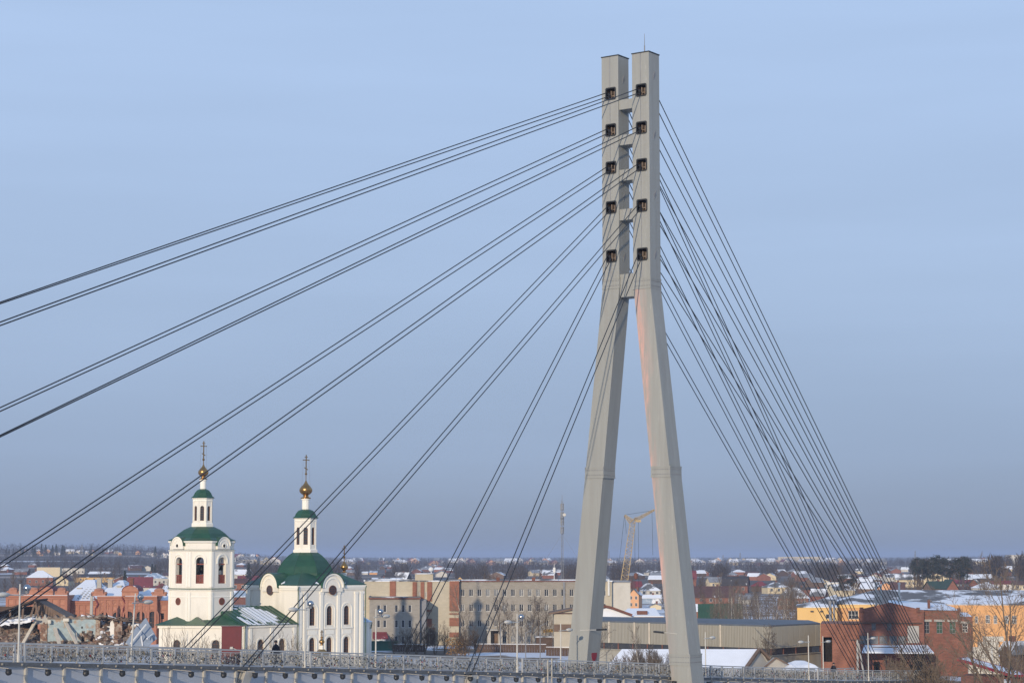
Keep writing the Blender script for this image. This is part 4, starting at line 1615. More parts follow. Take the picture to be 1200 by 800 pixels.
# narthex under the tower, built in its own frame turned to the tower
Mi = (Matrix.Translation((BC.x, BC.y, 0)) @ Matrix.Rotation(R(50), 4, 'Z')).inverted()
Bp = CC - CU * 10.82
Ap = Vector((P(187, 700, 328.3).x, 328.3, 0))
poly = [Ap, Vector((Bp.x, Bp.y + .02, 0)), Vector((Bp.x + 1.5, Bp.y + 13, 0)), Vector((Ap.x + .5, Ap.y + 13, 0))]


def loc2(p, z):
    q = Mi @ Vector((p[0], p[1], 0))
    return (q.x, q.y, z)


wdir = (poly[1] - poly[0])
WL = wdir.length
wang = math.degrees(math.atan2(wdir.y, wdir.x))
FM = Mi @ Matrix.Translation(poly[0]) @ Matrix.Rotation(R(wang), 4, 'Z')
sc = WL / 96.0
nops = [(20.5 * sc - .55, 2.4, 20.5 * sc + .55, 4.9, True), (65 * sc - .6, 2.2, 65 * sc + .6, 4.9, True)]
b = MB()
b.M = FM
b.facade(WL, 7.2, nops, .4)
b.M = Matrix.Identity(4)
for i, j in ((1, 2), (2, 3), (3, 0)):
    b.add([loc2(poly[i], 0), loc2(poly[j], 0), loc2(poly[j], 7.2), loc2(poly[i], 7.2)], [(0, 1, 2, 3)])
b.obj('porch_wall', 'white_plaster', tower)
for o in nops:
    off = FM @ Vector((o[0], .28, o[1]))
    put_window(tower, off.x, off.y, o[1], o[2] - o[0], o[3] - o[1], 'brown_sash', 'glass', (1, 3), True, wang - 50, 0)
b = MB()
b.M = FM
for x in (.3, WL * .52, WL - .3):
    b.box(x - .25, x + .25, -.12, 0, 0, 6.8)
b.box(-.2, WL, -.22, 0, 6.75, 7.18)
for o in nops:
    arch_trim(b, (o[0] + o[2]) / 2, o[1], o[3] + .1, 1.5, .18, .08)
b.prism([(WL * .345 + .2, 7.3), (WL * .55 - .2, 7.3), (WL * .448, 8.35)], -.35, .4)
b.obj('porch_trim', 'trim_plaster', tower)
b = MB()
ctr = sum(poly, Vector((0, 0, 0))) / 4
outer = [p + (p - ctr).normalized() * .8 for p in poly]
inner = [ctr + (p - ctr) * .5 for p in poly]
b.loft([[loc2(p, 7.2) for p in outer], [loc2(p, 7.28) for p in outer], [loc2(p, 8.9) for p in inner]])
b.obj('porch_roof', 'green_roof', tower)
b = MB()
b.M = FM
b.loft([[(WL * .345 - .5, -.55, 7.25), (WL * .448, -.55, 8.5), (WL * .55 + .5, -.55, 7.25)], [(WL * .345 - .5, 2.5, 7.25), (WL * .448, 2.5, 8.5), (WL * .55 + .5, 2.5, 7.25)]])
b.obj('pediment_roof', 'green_roof', tower)
# little chapel cupola in front
cp = P(377, 760, 322)
t = thing('well_chapel', 'tiny chapel with gilded onion cupola standing before the church windows', 'chapel', (cp.x, cp.y, 0), 30)
b = MB()
b.box(-.9, .9, -.9, .9, 0, 2.7)
b.obj('wall', 'white_plaster', t)
b = MB()
b.loft([[(-1.1, -1.1, 2.7), (1.1, -1.1, 2.7), (1.1, 1.1, 2.7), (-1.1, 1.1, 2.7)], [(-.35, -.35, 3.7), (.35, -.35, 3.7), (.35, .35, 3.7), (-.35, .35, 3.7)]])
b.obj('roof', 'gold', t)
onion(t, (0, 0), .45, 4.3, 1.2, 5.7, 6.6, .28, 3.6)


# ================================================================== BUILDINGS
def block(name, label, cat, loc, rz, Wd, H, D, wall, ops=(), roof='roof_grey', frame='window_white', pane='glass', bars=(1, 0), reveal=.25, parapet=.35, side_ops=(), side_wall=None, over=.15):
    """flat roofed building: origin at the front left foot, front facing -y"""
    t = thing(name, label, cat, loc, rz)
    b = MB()
    b.facade(Wd, H, list(ops), reveal)
    b.obj('wall', wall, t)
    b = MB()
    b.M = Matrix.Rotation(R(-90), 4, 'Z')
    b.facade(D, H, list(side_ops), reveal, -D, 0, 0)
    b.M = Matrix.Identity(4)
    b.add([(Wd, 0, 0), (Wd, D, 0), (Wd, D, H), (Wd, 0, H)], [(0, 1, 2, 3)])
    b.add([(Wd, D, 0), (0, D, 0), (0, D, H), (Wd, D, H)], [(0, 1, 2, 3)])
    b.obj('side_wall', side_wall or wall, t)
    b = MB()
    b.box(-over, Wd + over, -over, D + over, H + .002, H + .22)
    b.box(-over, -over + .3, -over, D + over, H + .22, H + parapet)
    b.box(-over, Wd + over, D + over - .3, D + over, H + .221, H + parapet)
    b.obj('roof', roof, t)
    for o in ops:
        if len(o) > 5 and o[5] == 'door':
            f = MB().box(o[0], o[2], reveal - .06, reveal, o[1], o[3]).obj('door', 'wood_brown', t)
            continue
        pn = pane if not isinstance(pane, (list, tuple)) else random.choice(pane)
        put_window(t, o[0], 0, o[1], o[2] - o[0], o[3] - o[1], frame, pn, bars, len(o) > 4 and o[4], 0, reveal - .13)
    return t


def fx(px, px0, Z):
    return (px - px0) * Z / 2400.0


def hz(py, Z):
    return P(600, py, Z).z


# --- long grey four-storey building
Z = 425
x0 = P(537, 700, Z).x
cols_px = [542.3 + 9.75 * k for k in range(16)]
rows = [(hz(698.2, Z), hz(690.0, Z)), (hz(716.0, Z), hz(707.5, Z)), (hz(734, Z), hz(726, Z)), (hz(752, Z), hz(744.5, Z))]
ops = []
for px in cols_px:
    for i, (a, c) in enumerate(rows):
        x = fx(px, 537, Z)
        if i == 3 and 567 < px < 585:
            continue
        ops.append((x - .42, a, x + .42, c))
H = hz(681.5, Z)
tb = block('grey_apartment_block', 'long grey brick four storey block with rows of small windows behind the bridge', 'building', (x0, Z, 0), 0, fx(697, 537, Z), H, 14, 'grey_brick', ops, 'roof_slate_snow', 'window_white', ['glass', 'glass', 'glass_pale'], (1, 0), .3)
b = MB()
b.box(0, fx(697, 537, Z), -.24, -.17, H + .05, H + .26)
b.obj('roof_edge', 'brick_dark', tb)
b = MB()
b.box(fx(570, 537, Z), fx(589, 537, Z), -2.6, 0, 3.0, 3.25)
b.box(fx(571, 537, Z), fx(575, 537, Z), -2.2, -.0, 0, 3.0)
b.box(fx(584, 537, Z), fx(588.5, 537, Z), -2.2, -.0, 0, 3.0)
b.obj('porch', 'concrete', tb)
MB().box(fx(578, 537, Z), fx(583, 537, Z), -.05, -.002, 0, 2.6).obj('door', 'wood_brown', tb)
for px in (660, 651):
    b = MB()
    b.box(fx(px, 537, Z) - .2, fx(px, 537, Z) + .2, -.25, 0, 0, H)
    b.obj('pipe_duct', 'lattice_grey', tb)
    break
for px in (583, 625):
    b = MB()
    b.box(fx(px, 537, Z) - .35, fx(px, 537, Z) + .35, 6, 6.7, H + .22, H + .9)
    b.obj('vent', 'brick_dark', tb)
# --- cream block to its left with brick strips
x0 = P(431, 700, Z + 1).x
Zc = 424.0
x0 = P(427, 700, Zc).x
def cx(px):
    return fx(px, 427, Zc)
tb = block('cream_stairwell_block', 'cream brick block striped with red brick bands between the two grey buildings', 'building', (x0, Zc, 0), 0, cx(537), hz(681.0, Zc), 13, 'cream_brick',
           [(cx(490.5), hz(700, Zc), cx(492), hz(693.5, Zc)), (cx(497.8), hz(700, Zc), cx(499.6), hz(693, Zc)), (cx(497.8), hz(733, Zc), cx(499.6), hz(726, Zc)), (cx(503.5), 0.1, cx(509), 3.6, False, 'door')], 'roof_slate_snow')
b = MB()
for a, c, za, zb in ((456.5, 463.5, 0, hz(680.6, Zc)), (483, 488, 0, hz(681.5, Zc)), (492.3, 496.6, 0, hz(681.5, Zc)), (500, 505.6, hz(704, Zc), hz(681.5, Zc)), (500, 505.6, hz(716, Zc), hz(714, Zc)), (500, 505.6, hz(734, Zc), hz(724.5, Zc)), (500, 502, 0, hz(741, Zc)),
                    (526, 537.2, hz(715.5, Zc), hz(680.4, Zc)), (526, 537.2, hz(719.5, Zc), hz(718, Zc)), (526, 537.2, hz(733, Zc), hz(723.5, Zc)), (526, 537.2, hz(746, Zc), hz(740.5, Zc))):
    q = MB().box(cx(a), cx(c), -.22, -.002, za, zb)
    q.obj('brick_strip', 'brick_orange', tb)
q = MB().box(cx(485), cx(506), 3, 9, hz(681, Zc) + .2, hz(672.5, Zc))
q.obj('roof_room', 'cream_brick', tb)
q = MB().box(cx(484.6), cx(506.4), 2.8, 9.2, hz(672.5, Zc), hz(671.6, Zc))
q.obj('roof_room_lid', 'roof_slate_snow', tb)
b = MB()
b.tube((cx(503.5), 5, hz(671.6, Zc)), (cx(503.5), 5, hz(669, Zc)), .1)
b.lathe([(.05, -.5), (.45, -.3), (.6, 0), (.45, .3), (.05, .5)], 12, (cx(503.5), 5, hz(667, Zc)))
b.obj('roof_dish', 'window_white', tb)
b = MB()
b.box(cx(502.4), cx(511), -.9, -.002, hz(741.8, Zc), hz(740.8, Zc))
b.obj('door_canopy', 'concrete', tb)
# --- three-storey grey building
Z = 416
def gx(px):
    return fx(px, 433, Z)
ops = []
for (yt, yb) in ((708.3, 717), (726, 735), (744.8, 754)):
    for px in (443.8, 451, 464.4, 472.2, 480):
        if yt > 740 and px < 455:
            continue
        ops.append((gx(px) - .32, hz(yb, Z), gx(px) + .32, hz(yt, Z)))
tb = block('grey_office_building', 'three storey pale grey building with narrow windows right of the church', 'building', (P(433, 700, Z).x, Z, 0), 3, gx(491.5), hz(700.5, Z), 13, 'grey_brick', ops, 'roof_slate_snow', 'window_white', 'glass', (0, 0), .25, side_wall='cream_brick')
MB().box(-.2, gx(491.5) + .2, -.3, -.16, hz(701.8, Z), hz(700, Z)).obj('roof_edge', 'brick_dark', tb)
MB().box(gx(491.5) + .02, gx(499), 1.0, 8, 0, hz(702.5, Z)).obj('stair_tower', 'lattice_grey', tb)
b = MB()
b.add([(gx(437), -2.0, hz(747.5, Z)), (gx(455.5), -2.0, hz(747.5, Z)), (gx(453), -.002, hz(740, Z)), (gx(437), -.002, hz(740, Z)), (gx(437), -2.0, hz(748, Z)), (gx(455.5), -2.0, hz(748, Z)), (gx(453), -.002, hz(748, Z)), (gx(437), -.002, hz(748, Z))],
      [(0, 1, 2, 3), (7, 6, 5, 4), (0, 4, 5, 1), (1, 5, 6, 2), (0, 3, 7, 4)])
b.obj('entrance_canopy', 'roof_maroon', tb)
MB().box(gx(441), gx(452), -1.7, -.01, 0, hz(748.2, Z)).obj('entrance_porch', 'window_white', tb)
MB().box(gx(445), gx(448.5), -1.76, -1.702, 0, hz(749.5, Z)).obj('door', 'glass', tb)
# green skip
c = P(446, 762, 400)
t = thing('rubbish_container', 'dark green rubbish container at the foot of the three storey grey building', 'container', (c.x, c.y, 0), 5)
b = MB()
b.prism([(-3, 0), (3, 0), (3.3, 1.7), (-3.3, 1.7)], -1, 1)
b.obj('body', 'green_fence', t)
MB().box(-3.4, 3.4, -1.1, 1.1, 1.7, 1.8).obj('rim', 'green_fence', t)
# --- yellow/grey end block right of the far leg
Z = 425.5
def yx(px):
    return fx(px, 696, Z)
tb = block('yellow_end_block', 'pale yellow end of the long block seen between the pylon legs', 'building', (P(698, 700, Z).x, Z - 3, 0), 0, yx(716) - .35, hz(681, Z), 14, 'cream_brick',
           [(yx(706.6) - .5 - .35, hz(yb, Z), yx(706.6) + .1, hz(yt, Z)) for yt, yb in ((691, 697.5), (706.5, 713), (724, 731))], 'roof_slate_snow')
b = MB()
b.box(yx(711) - .3, yx(712) - .1, -.4, -.1, hz(697, Z), hz(679, Z))
b.obj('flue', 'window_white', tb)
tb = block('blank_grey_wing', 'windowless light grey wing behind the yellow lattice crane', 'building', (P(716, 700, Z).x, Z - 2.0, 0), 0, yx(738) - yx(716), hz(682, Z), 10, 'pale_wall', [], 'roof_grey')


def label_main(l):
    return 'cottage' not in l


# --- small gabled / hipped houses
def house(label, px0, px1, yr, ye, yb, wall, roof, typ='gx', rz=0.0, dep=.8, win=None, group=None, cat='house', name='house', chim=True, gable=None, frame='window_white'):
    """px0..px1 wide in the picture, ridge / eave / foot rows -> real size where it stands"""
    g = G((px0 + px1) / 2, yb)
    Z = g.y
    ext = (px1 - px0) * Z / 2400.0
    c_, s_ = abs(math.cos(R(rz))), abs(math.sin(R(rz)))
    Wd = ext / (c_ + dep * s_)
    D = Wd * dep
    he = max(1.2, P((px0 + px1) / 2, ye, Z).z - g.z)
    hr = max(he + .5, P((px0 + px1) / 2, yr, Z + D / 2).z - g.z)
    loc = Vector((g.x, Z + D / 2 * c_, g.z))
    LOS.append((px0, px1, Z, ye * .35 + yb * .65 if label_main(label) else yb * .75 + ye * .25))
    t = thing(name, label, cat, loc, rz, group)
    w2, d2 = Wd / 2, D / 2
    px_m = 2400.0 / Z
    b = MB()
    wr = wall
    b.box(-w2, w2, -d2, d2, -1.0, he)
    if typ == 'gx':
        b.loft([[(-w2, -d2, he - .002), (-w2, d2, he - .002), (-w2, 0, hr - .12)], [(-w2 + .01, -d2, he - .002), (-w2 + .01, d2, he - .002), (-w2 + .01, 0, hr - .12)]])
        b.loft([[(w2 - .01, -d2, he - .002), (w2 - .01, d2, he - .002), (w2 - .01, 0, hr - .12)], [(w2, -d2, he - .002), (w2, d2, he - .002), (w2, 0, hr - .12)]])
    if typ == 'gy':
        b.prism([(-w2, he - .002), (w2, he - .002), (0, hr - .15)], -d2, -d2 + .2)
        b.prism([(-w2, he - .002), (w2, he - .002), (0, hr - .15)], d2 - .2, d2)
    if typ == 'gambrel':
        for xx in (-w2, w2 - .2):
            b.loft([[(xx, -d2, he), (xx, -d2 * .55, hr * .72 + he * .28 - .1), (xx, 0, hr - .12), (xx, d2 * .55, hr * .72 + he * .28 - .1), (xx, d2, he)], [(xx + .2, -d2, he), (xx + .2, -d2 * .55, hr * .72 + he * .28 - .1), (xx + .2, 0, hr - .12), (xx + .2, d2 * .55, hr * .72 + he * .28 - .1), (xx + .2, d2, he)]])
    b.obj('wall', wr, t)
    b = MB()
    e, th = .35, .16
    if typ == 'gx':
        b.loft([[(x, -d2 - e, he - .1), (x, 0, hr), (x, d2 + e, he - .1), (x, d2 + e, he - .1 + th), (x, 0, hr + th * 1.2), (x, -d2 - e, he - .1 + th)] for x in (-w2 - e, w2 + e)])
    elif typ == 'gy':
        b.loft([[(-w2 - e, y, he - .1), (0, y, hr), (w2 + e, y, he - .1), (w2 + e, y, he - .1 + th), (0, y, hr + th * 1.2), (-w2 - e, y, he - .1 + th)] for y in (-d2 - e, d2 + e)])
    elif typ == 'hip':
        rl = max(0.2, w2 - d2) if w2 > d2 else .2
        rd = .2 if w2 > d2 else d2 - w2 + .2
        b.loft([[(-w2 - e, -d2 - e, he), (w2 + e, -d2 - e, he), (w2 + e, d2 + e, he), (-w2 - e, d2 + e, he)], [(-w2 - e, -d2 - e, he + .12), (w2 + e, -d2 - e, he + .12), (w2 + e, d2 + e, he + .12), (-w2 - e, d2 + e, he + .12)], [(-rl, -rd, hr), (rl, -rd, hr), (rl, rd, hr), (-rl, rd, hr)]])
    elif typ == 'gambrel':
        zm = hr * .72 + he * .28
        b.loft([[(x, -d2 - e, he - .1), (x, -d2 * .55, zm), (x, 0, hr), (x, d2 * .55, zm), (x, d2 + e, he - .1), (x, d2 + e, he + .1), (x, d2 * .55 + .1, zm + .15), (x, 0, hr + .2), (x, -d2 * .55 - .1, zm + .15), (x, -d2 - e, he + .1)] for x in (-w2 - e, w2 + e)])
    elif typ == 'shed':
        b.loft([[(x, -d2 - e, he), (x, d2 + e, hr), (x, d2 + e, hr + .15), (x, -d2 - e, he + .15)] for x in (-w2 - e, w2 + e)])
    else:
        b.box(-w2 - .15, w2 + .15, -d2 - .15, d2 + .15, he + .002, he + .25)
    b.obj('roof', roof, t)
    if typ in ('shed',):
        b = MB()
        b.loft([[(x, -d2, he), (x, d2, he), (x, d2, hr), (x, -d2, he + .02)] for x in (-w2, w2)])
        b.obj('side_wall', wr, t)
    if chim and Wd * px_m > 8:
        b = MB()
        cxx = w2 * random.uniform(-.5, .5)
        b.box(cxx - .35, cxx + .35, -.1, .6, (he + hr) / 2, hr + .9)
        b.obj('chimney', 'brick_dark', t)
    if win:
        nx, nz_ = win
        hh = he / nz_
        ww, wh = min(1.2, Wd / nx * .45), min(1.5, hh * .5)
        for i in range(nx):
            for j in range(nz_):
                x = -w2 + Wd * (i + .5) / nx
                z = hh * j + hh * .38
                put_window(t, x - ww / 2, -d2 - .13, z, ww, wh, frame, 'glass', (1, 0), False, 0, 0)
    if gable and typ in ('gy', 'gambrel', 'gx'):
        gw, gz, gm = gable
        if typ == 'gy':
            put_window(t, -gw / 2, -d2 - .13, he + .2, gw, gw * 1.1, frame, 'glass', (1, 0), False, 0, 0)
        else:                                        # dormer
            b = MB()
            zb = he + .1
            b.loft([[(x, y, zb) for x, y in ((gz - gw, -d2 - .3), (gz + gw, -d2 - .3), (gz + gw, 0), (gz - gw, 0))], [(x, y, zb + gw * 1.3) for x, y in ((gz - gw, -d2 - .3), (gz + gw, -d2 - .3), (gz + gw, 0), (gz - gw, 0))]])
            b.prism([(gz - gw, zb + gw * 1.3), (gz + gw, zb + gw * 1.3), (gz, zb + gw * 2.1)], -d2 - .3, 0)
            dm = b.obj('dormer', gm, t)
            b = MB()
            b.loft([[(gz - gw - .3, y, zb + gw * 1.15), (gz, y, zb + gw * 2.2), (gz + gw + .3, y, zb + gw * 1.15), (gz + gw + .3, y, zb + gw * 1.35), (gz, y, zb + gw * 2.45), (gz - gw - .3, y, zb + gw * 1.35)] for y in (-d2 - .6, 0)])
            link('dormer_roof', b.mesh('dormer_roof', roof), dm)
            put_window(dm, gz - gw * .35, -d2 - .44, zb + gw * .4, gw * .7, gw * .8, frame, 'glass', (1, 0), False, 0, 0)
    return t


# ================================================================== TERRACOTTA BUILDING (left)
Z = 430
def tx(px):
    return fx(px, 11, Z)
terr = thing('terracotta_hall', 'ornate orange brick hall with scalloped parapet turrets, curved gable and snowy roofs', 'building', (P(11, 700, Z).x, Z, 0), 0)
# wing A x 11..85 stands 3 m proud, B 82..116 recessed, C 113..188, D 185..205 lower
HA, HB, HC, HD = hz(697, Z), hz(704, Z), hz(698, Z), hz(703.5, Z)
wings = [(11, 82.5, HA, -3.0, []), (82.5, 115, HB, 0, [86, 97, 107]), (115, 148, HC, -1.5, []), (148, 185, HC, -2.0, []), (185, 206, HD, -.5, [])]
for i, (pa, pb, H, yy, _) in enumerate(wings):
    ops = []
    if i == 1:
        for q in (87, 97.5, 107.5):
            ops.append((tx(q) - .55, hz(727, Z), tx(q) + .55, hz(719.5, Z)))
    if i == 2:
        for q in (123.5, 137.5):
            ops.append((tx(q) - .75, hz(738, Z), tx(q) + .75, hz(716.5, Z), True))
    if i == 3:
        for q in (152.5, 166, 180):
            ops.append((tx(q) - .85, hz(736, Z), tx(q) + .85, hz(715.5, Z), True))
    if i == 4:
        for q in (189, 198.5):
            ops.append((tx(q) - .5, hz(725, Z), tx(q) + .5, hz(718, Z)))
            ops.append((tx(q) - .5, hz(741, Z), tx(q) + .5, hz(733, Z)))
    b = MB()
    b.facade(tx(pb) - tx(pa), H, ops, .35, tx(pa), 0, yy)
    for xx in (tx(pa), tx(pb)):
        b.add([(xx, yy, 0), (xx, yy + 6, 0), (xx, yy + 6, H), (xx, yy, H)], [(0, 1, 2, 3) if xx > tx(pa) else (3, 2, 1, 0)])
    b.add([(tx(pa), yy, H), (tx(pb), yy, H), (tx(pb), 16, H), (tx(pa), 16, H)], [(0, 1, 2, 3)])
    b.add([(tx(pa), 16, 0), (tx(pb), 16, 0), (tx(pb), 16, H), (tx(pa), 16, H)], [(3, 2, 1, 0)])
    b.obj('wall', 'terracotta', terr)
    for o in ops:
        put_window(terr, o[0], yy, o[1], o[2] - o[0], o[3] - o[1], 'brown_sash', 'glass', (1, 2), len(o) > 4, 0, .2)
    # cornices
    b = MB()
    A0, B0 = tx(pa) + .02, tx(pb) - .02
    b.box(A0, B0, yy - .35, yy - .002, H - .35, H + .02)
    b.box(A0, B0, yy - .2, yy - .002, H - .8, H - .35)
    b.box(A0, B0, yy - .12, yy - .002, H - 2.0, H - 1.85)
    b.box(A0, B0, yy - .15, yy - .002, 3.2, 3.4)
    n = int((pb - pa) / 8)
    for k in range(n + 1):
        x = A0 + .3 + (B0 - A0 - .6) * k / max(1, n)
        b.box(x - .25, x + .25, yy - .14, yy - .002, 0, H - .8)
    for o in ops:
        if len(o) > 4:
            arch_trim(b, (o[0] + o[2]) / 2, o[1] + 1, o[3] + .2, o[2] - o[0] + .3, .28, .12, yy)
            arch_trim(b, (o[0] + o[2]) / 2, H - 2.8, H - 1.2, 1.5, .15, .1, yy)
    if i == 0:
        for q in (20, 34, 58, 73):
            arch_trim(b, tx(q), H - 4.3, H - 2.6, 1.7, .18, .1, yy)
    b.obj('cornice', 'terracotta_trim', terr)
    b = MB()
    b.box(A0, B0, yy - .4, yy + .1, H + .022, H + .1)
    b.obj('parapet_cap', 'roof_maroon' if i in (1, 4) else 'snow', terr)
# turrets
def turret(px, yy, w_=1.1, H=HA):
    b = MB()
    x = tx(px)
    H0 = H
    H = 0.0
    b.box(x - w_ * 1.5, x + w_ * 1.5, yy - .3, yy + 1.6, H + .1, H + .8)
    b.box(x - w_, x + w_, yy - .2, yy + 1.4, H + .8, H + 1.9)
    b.lathe([(w_ * 1.15, H + 1.9), (w_ * 1.15, H + 2.1), (w_ * .8, H + 2.5), (w_ * .3, H + 2.7)], 10, (x, yy + .6, 0))
    for s_ in (-1, 1):
        b.lathe([(w_ * .55, H + .8), (w_ * .6, H + 1.1), (w_ * .35, H + 1.45), (.05, H + 1.5)], 8, (x + s_ * w_ * 1.25, yy + .5, 0))
    b.v = [(v[0], v[1], H0 + v[2] * .62) for v in b.v]
    b.obj('turret', 'terracotta', terr)


for px, yy, H in ((19, -3, HA), (43, -3, HA), (75, -3, HA), (116.5, -1.5, HC), (186.5, -1.8, HC)):
    turret(px, yy, .85 if px < 100 else .95, H)
def curved_gable(px, half, top, yy, H, dep):
    b = MB()
    x = tx(px)
    hw = half * Z / 2400
    hh = hz(top, Z) - H
    n = 12
    arc = [(x - hw * math.cos(math.pi * k / n), H + hh * .45 + hh * .55 * math.sin(math.pi * k / n)) for k in range(n + 1)]
    b.prism([(x - hw, H + .05)] + arc + [(x + hw, H + .05)], yy - .2, yy + .5)
    b.obj('curved_gable', 'terracotta', terr)
    b = MB()
    for k in range(n):
        p, q = arc[k], arc[k + 1]
        b.loft([[(p[0], y, p[1]), (q[0], y, q[1]), (q[0], y, q[1] + .14), (p[0], y, p[1] + .14)] for y in (yy - .35, yy + dep)])
    b.obj('gable_roof', 'roof_maroon', terr)
    b = MB()
    b.box(x - hw - .1, x + hw + .1, yy - .4, yy - .2, H + hh * .42, H + hh * .5)
    b.obj('gable_band', 'terracotta_trim', terr)


curved_gable(57, 8.5, 686.5, -3, HA, 5)
curved_gable(153.5, 9.5, 685.8, -2, HC, 6)
for px in (113.5, 145.5):
    b = MB()
    x = tx(px)
    yy = -1.9
    b.tube((x - .3, yy, HC - .2), (x + .5, yy, HC - 1.6), .16, n=6)
    b.tube((x + .5, yy, HC - 1.6), (x, yy, HC - 2.6), .16, n=6)
    b.tube((x, yy, HC - 2.6), (x, yy, 0), .14, n=6)
    b.obj('drain_pipe', 'roof_maroon', terr)
# snow covered roofs behind the parapets
for pa, pb, H, ya, dd, top, mt in ((13, 60, HA - .5, 2, 15, 694, 'roof_slate_snow'), (66, 116, HB - .3, 0, 26, 679, 'snow_patchy'), (106, 150, HC - .6, 0, 26, 679.5, 'snow'), (146, 206, HC - 1.2, 1, 18, 689, 'snow')):
    b = MB()
    rz_ = hz(top, Z + dd / 2)
    b.loft([[(tx(pa), ya, H), (tx(pb), ya, H), (tx(pb), ya + dd, H), (tx(pa), ya + dd, H)], [(tx(pa) + 3.5, ya + dd * .45, rz_), (tx(pb) - 3.5, ya + dd * .45, rz_), (tx(pb) - 3.5, ya + dd * .55, rz_), (tx(pa) + 3.5, ya + dd * .55, rz_)]])
    b.obj('roof', mt, terr)
b = MB()                                              # rows of slates showing through the snow
for k in range(9):
    for q in range(10):
        x = tx(88) + k * .9 + q * .12
        z = HB + .3 + q * .34
        y = 0.6 + (q + 1) * (26 * .45) / 11.5
        if x < tx(66) + 3.5 * (q + 1) / 10 + .5:
            continue
        b.box(x, x + .4, y, y + .3, z + .25, z + .42)
b.obj('slate_rows', 'roof_grey', terr, kind='stuff')
for px, py_, hh in ((120, 683, 2.4), (145, 681, 2.0), (131, 689, 1.8), (107, 681, 2.0), (84, 692, 2.0), (30, 692, 2.2)):
    b = MB()
    x = tx(px)
    z = hz(py_, Z + 8)
    b.box(x - .45, x + .45, 7, 7.9, z - 2.5, z + hh * .25)
    b.box(x - .55, x + .55, 6.9, 8.0, z + hh * .25, z + hh * .35)
    b.obj('chimney', 'concrete' if px != 145 else 'brick_dark', terr)
# tall pale flue standing before the recess
g = P(107, 720, Z - 12)
t = thing('concrete_post', 'pale concrete post standing before the recessed part of the orange hall', 'post', (g.x, g.y, 0), 0)
b = MB()
b.loft([[(-.32, -.32, 0), (.32, -.32, 0), (.32, .32, 0), (-.32, .32, 0)], [(-.24, -.24, hz(698, Z - 12)), (.24, -.24, hz(698, Z - 12)), (.24, .24, hz(698, Z - 12)), (-.24, .24, hz(698, Z - 12))]])
b.obj('shaft', 'concrete', t)
b = MB()
b.lathe([(.12, 0), (.16, .3), (.08, .6)], 6, (0, 0, hz(698, Z - 12)))
b.obj('insulator', 'brick_dark', t)

# ================================================================== RUIN
Z = 385
def rx(px):
    return fx(px, 0, Z)
ruin = thing('ruined_house', 'collapsed house ruin with faded blue plaster walls, broken brick piers and leaning boards', 'ruin', (P(0, 700, Z).x, Z, 0), 0)
def rh(py):
    return hz(py, Z)
rnd = random.Random(11)
def ragged(px0, px1, top, bottom, dep, name, mt, seed=1, amp=.4, yy=0.0, n=14):
    r_ = random.Random(seed)
    b = MB()
    xs = [rx(px0) + (rx(px1) - rx(px0)) * k / n for k in range(n + 1)]
    tops = [rh(top(px0 + (px1 - px0) * k / n) if callable(top) else top) + r_.uniform(-amp, amp) for k in range(n + 1)]
    zb = rh(bottom)
    for k in range(n):
        b.loft([[(xs[k], yy, zb), (xs[k + 1], yy, zb), (xs[k + 1], yy, tops[k + 1]), (xs[k], yy, tops[k])], [(xs[k], yy + dep, zb), (xs[k + 1], yy + dep, zb), (xs[k + 1], yy + dep, tops[k + 1]), (xs[k], yy + dep, tops[k])]], cap=True)
    return b.obj(name, mt, ruin)


ragged(56, 113, 723.5, 762, .8, 'plaster_wall', 'blue_plaster', 3, .35)
ragged(112, 117, 722, 762, .9, 'brick_pier', 'brick_ruin', 5, .4, -.1, 3)
ragged(48, 56, 729, 762, .9, 'brick_pier', 'brick_ruin', 7, .5, -.2, 4)
ragged(40, 57, 722, 731, 1.0, 'broken_wall_top', 'concrete', 8, .5, -.05, 8)
ragged(56, 125, 721.5, 725, 1.2, 'broken_wall_top', 'rubble', 9, .35, -.15, 22)
ragged(134, 143, lambda p: 727 + (p - 134) * .3, 762, .9, 'brick_pier', 'brick_ruin', 10, .5, -.4, 5)
ragged(129, 136, lambda p: 727 + abs(p - 132) * .6, 744, .7, 'white_plaster_pier', 'white_wall', 12, .5, -.2, 5)
ragged(131, 135, 743, 750, .7, 'blue_plaster_patch', 'car_blue' if 'car_blue' in MATS else 'roof_blue', 12, .1, -.25, 2)
ragged(150, 158, lambda p: 745 - (p - 150) * .8, 762, 1.0, 'brick_pier', 'brick_ruin', 14, .4, -.3, 4)
ragged(115, 160, 730, 762, .4, 'inner_wall', 'blue_plaster', 15, .8, 5, 14)
ragged(100, 162, 745, 766, 4, 'dark_inner_floor', 'wood_dark', 16, .3, 1.2, 8)
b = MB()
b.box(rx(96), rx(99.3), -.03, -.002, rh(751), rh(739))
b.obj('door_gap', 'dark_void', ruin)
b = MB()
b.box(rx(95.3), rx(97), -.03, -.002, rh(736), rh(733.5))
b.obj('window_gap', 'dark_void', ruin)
# leaning white boards
for (a, c, w_) in (((43.2, 727), (34.5, 752), .55), ((65.5, 735), (76, 753), .55), ((77.5, 727.5), (96, 753), .5), ((90, 741), (95.5, 752), .3)):
    b = MB()
    b.beam((rx(a[0]), -.7, rh(a[1])), (rx(c[0]), -4.2, rh(c[1])), w_ * 1.2, .22)
    b.obj('leaning_board', 'wood_pale', ruin)
b = MB()
b.box(rx(75.5), rx(82), -1.2, -.2, rh(727.5), rh(724))
b.obj('stone_block', 'white_block', ruin)
b = MB()
b.box(rx(57.5), rx(61), -1.0, -.2, rh(730), rh(726))
b.obj('stone_block', 'white_block', ruin)
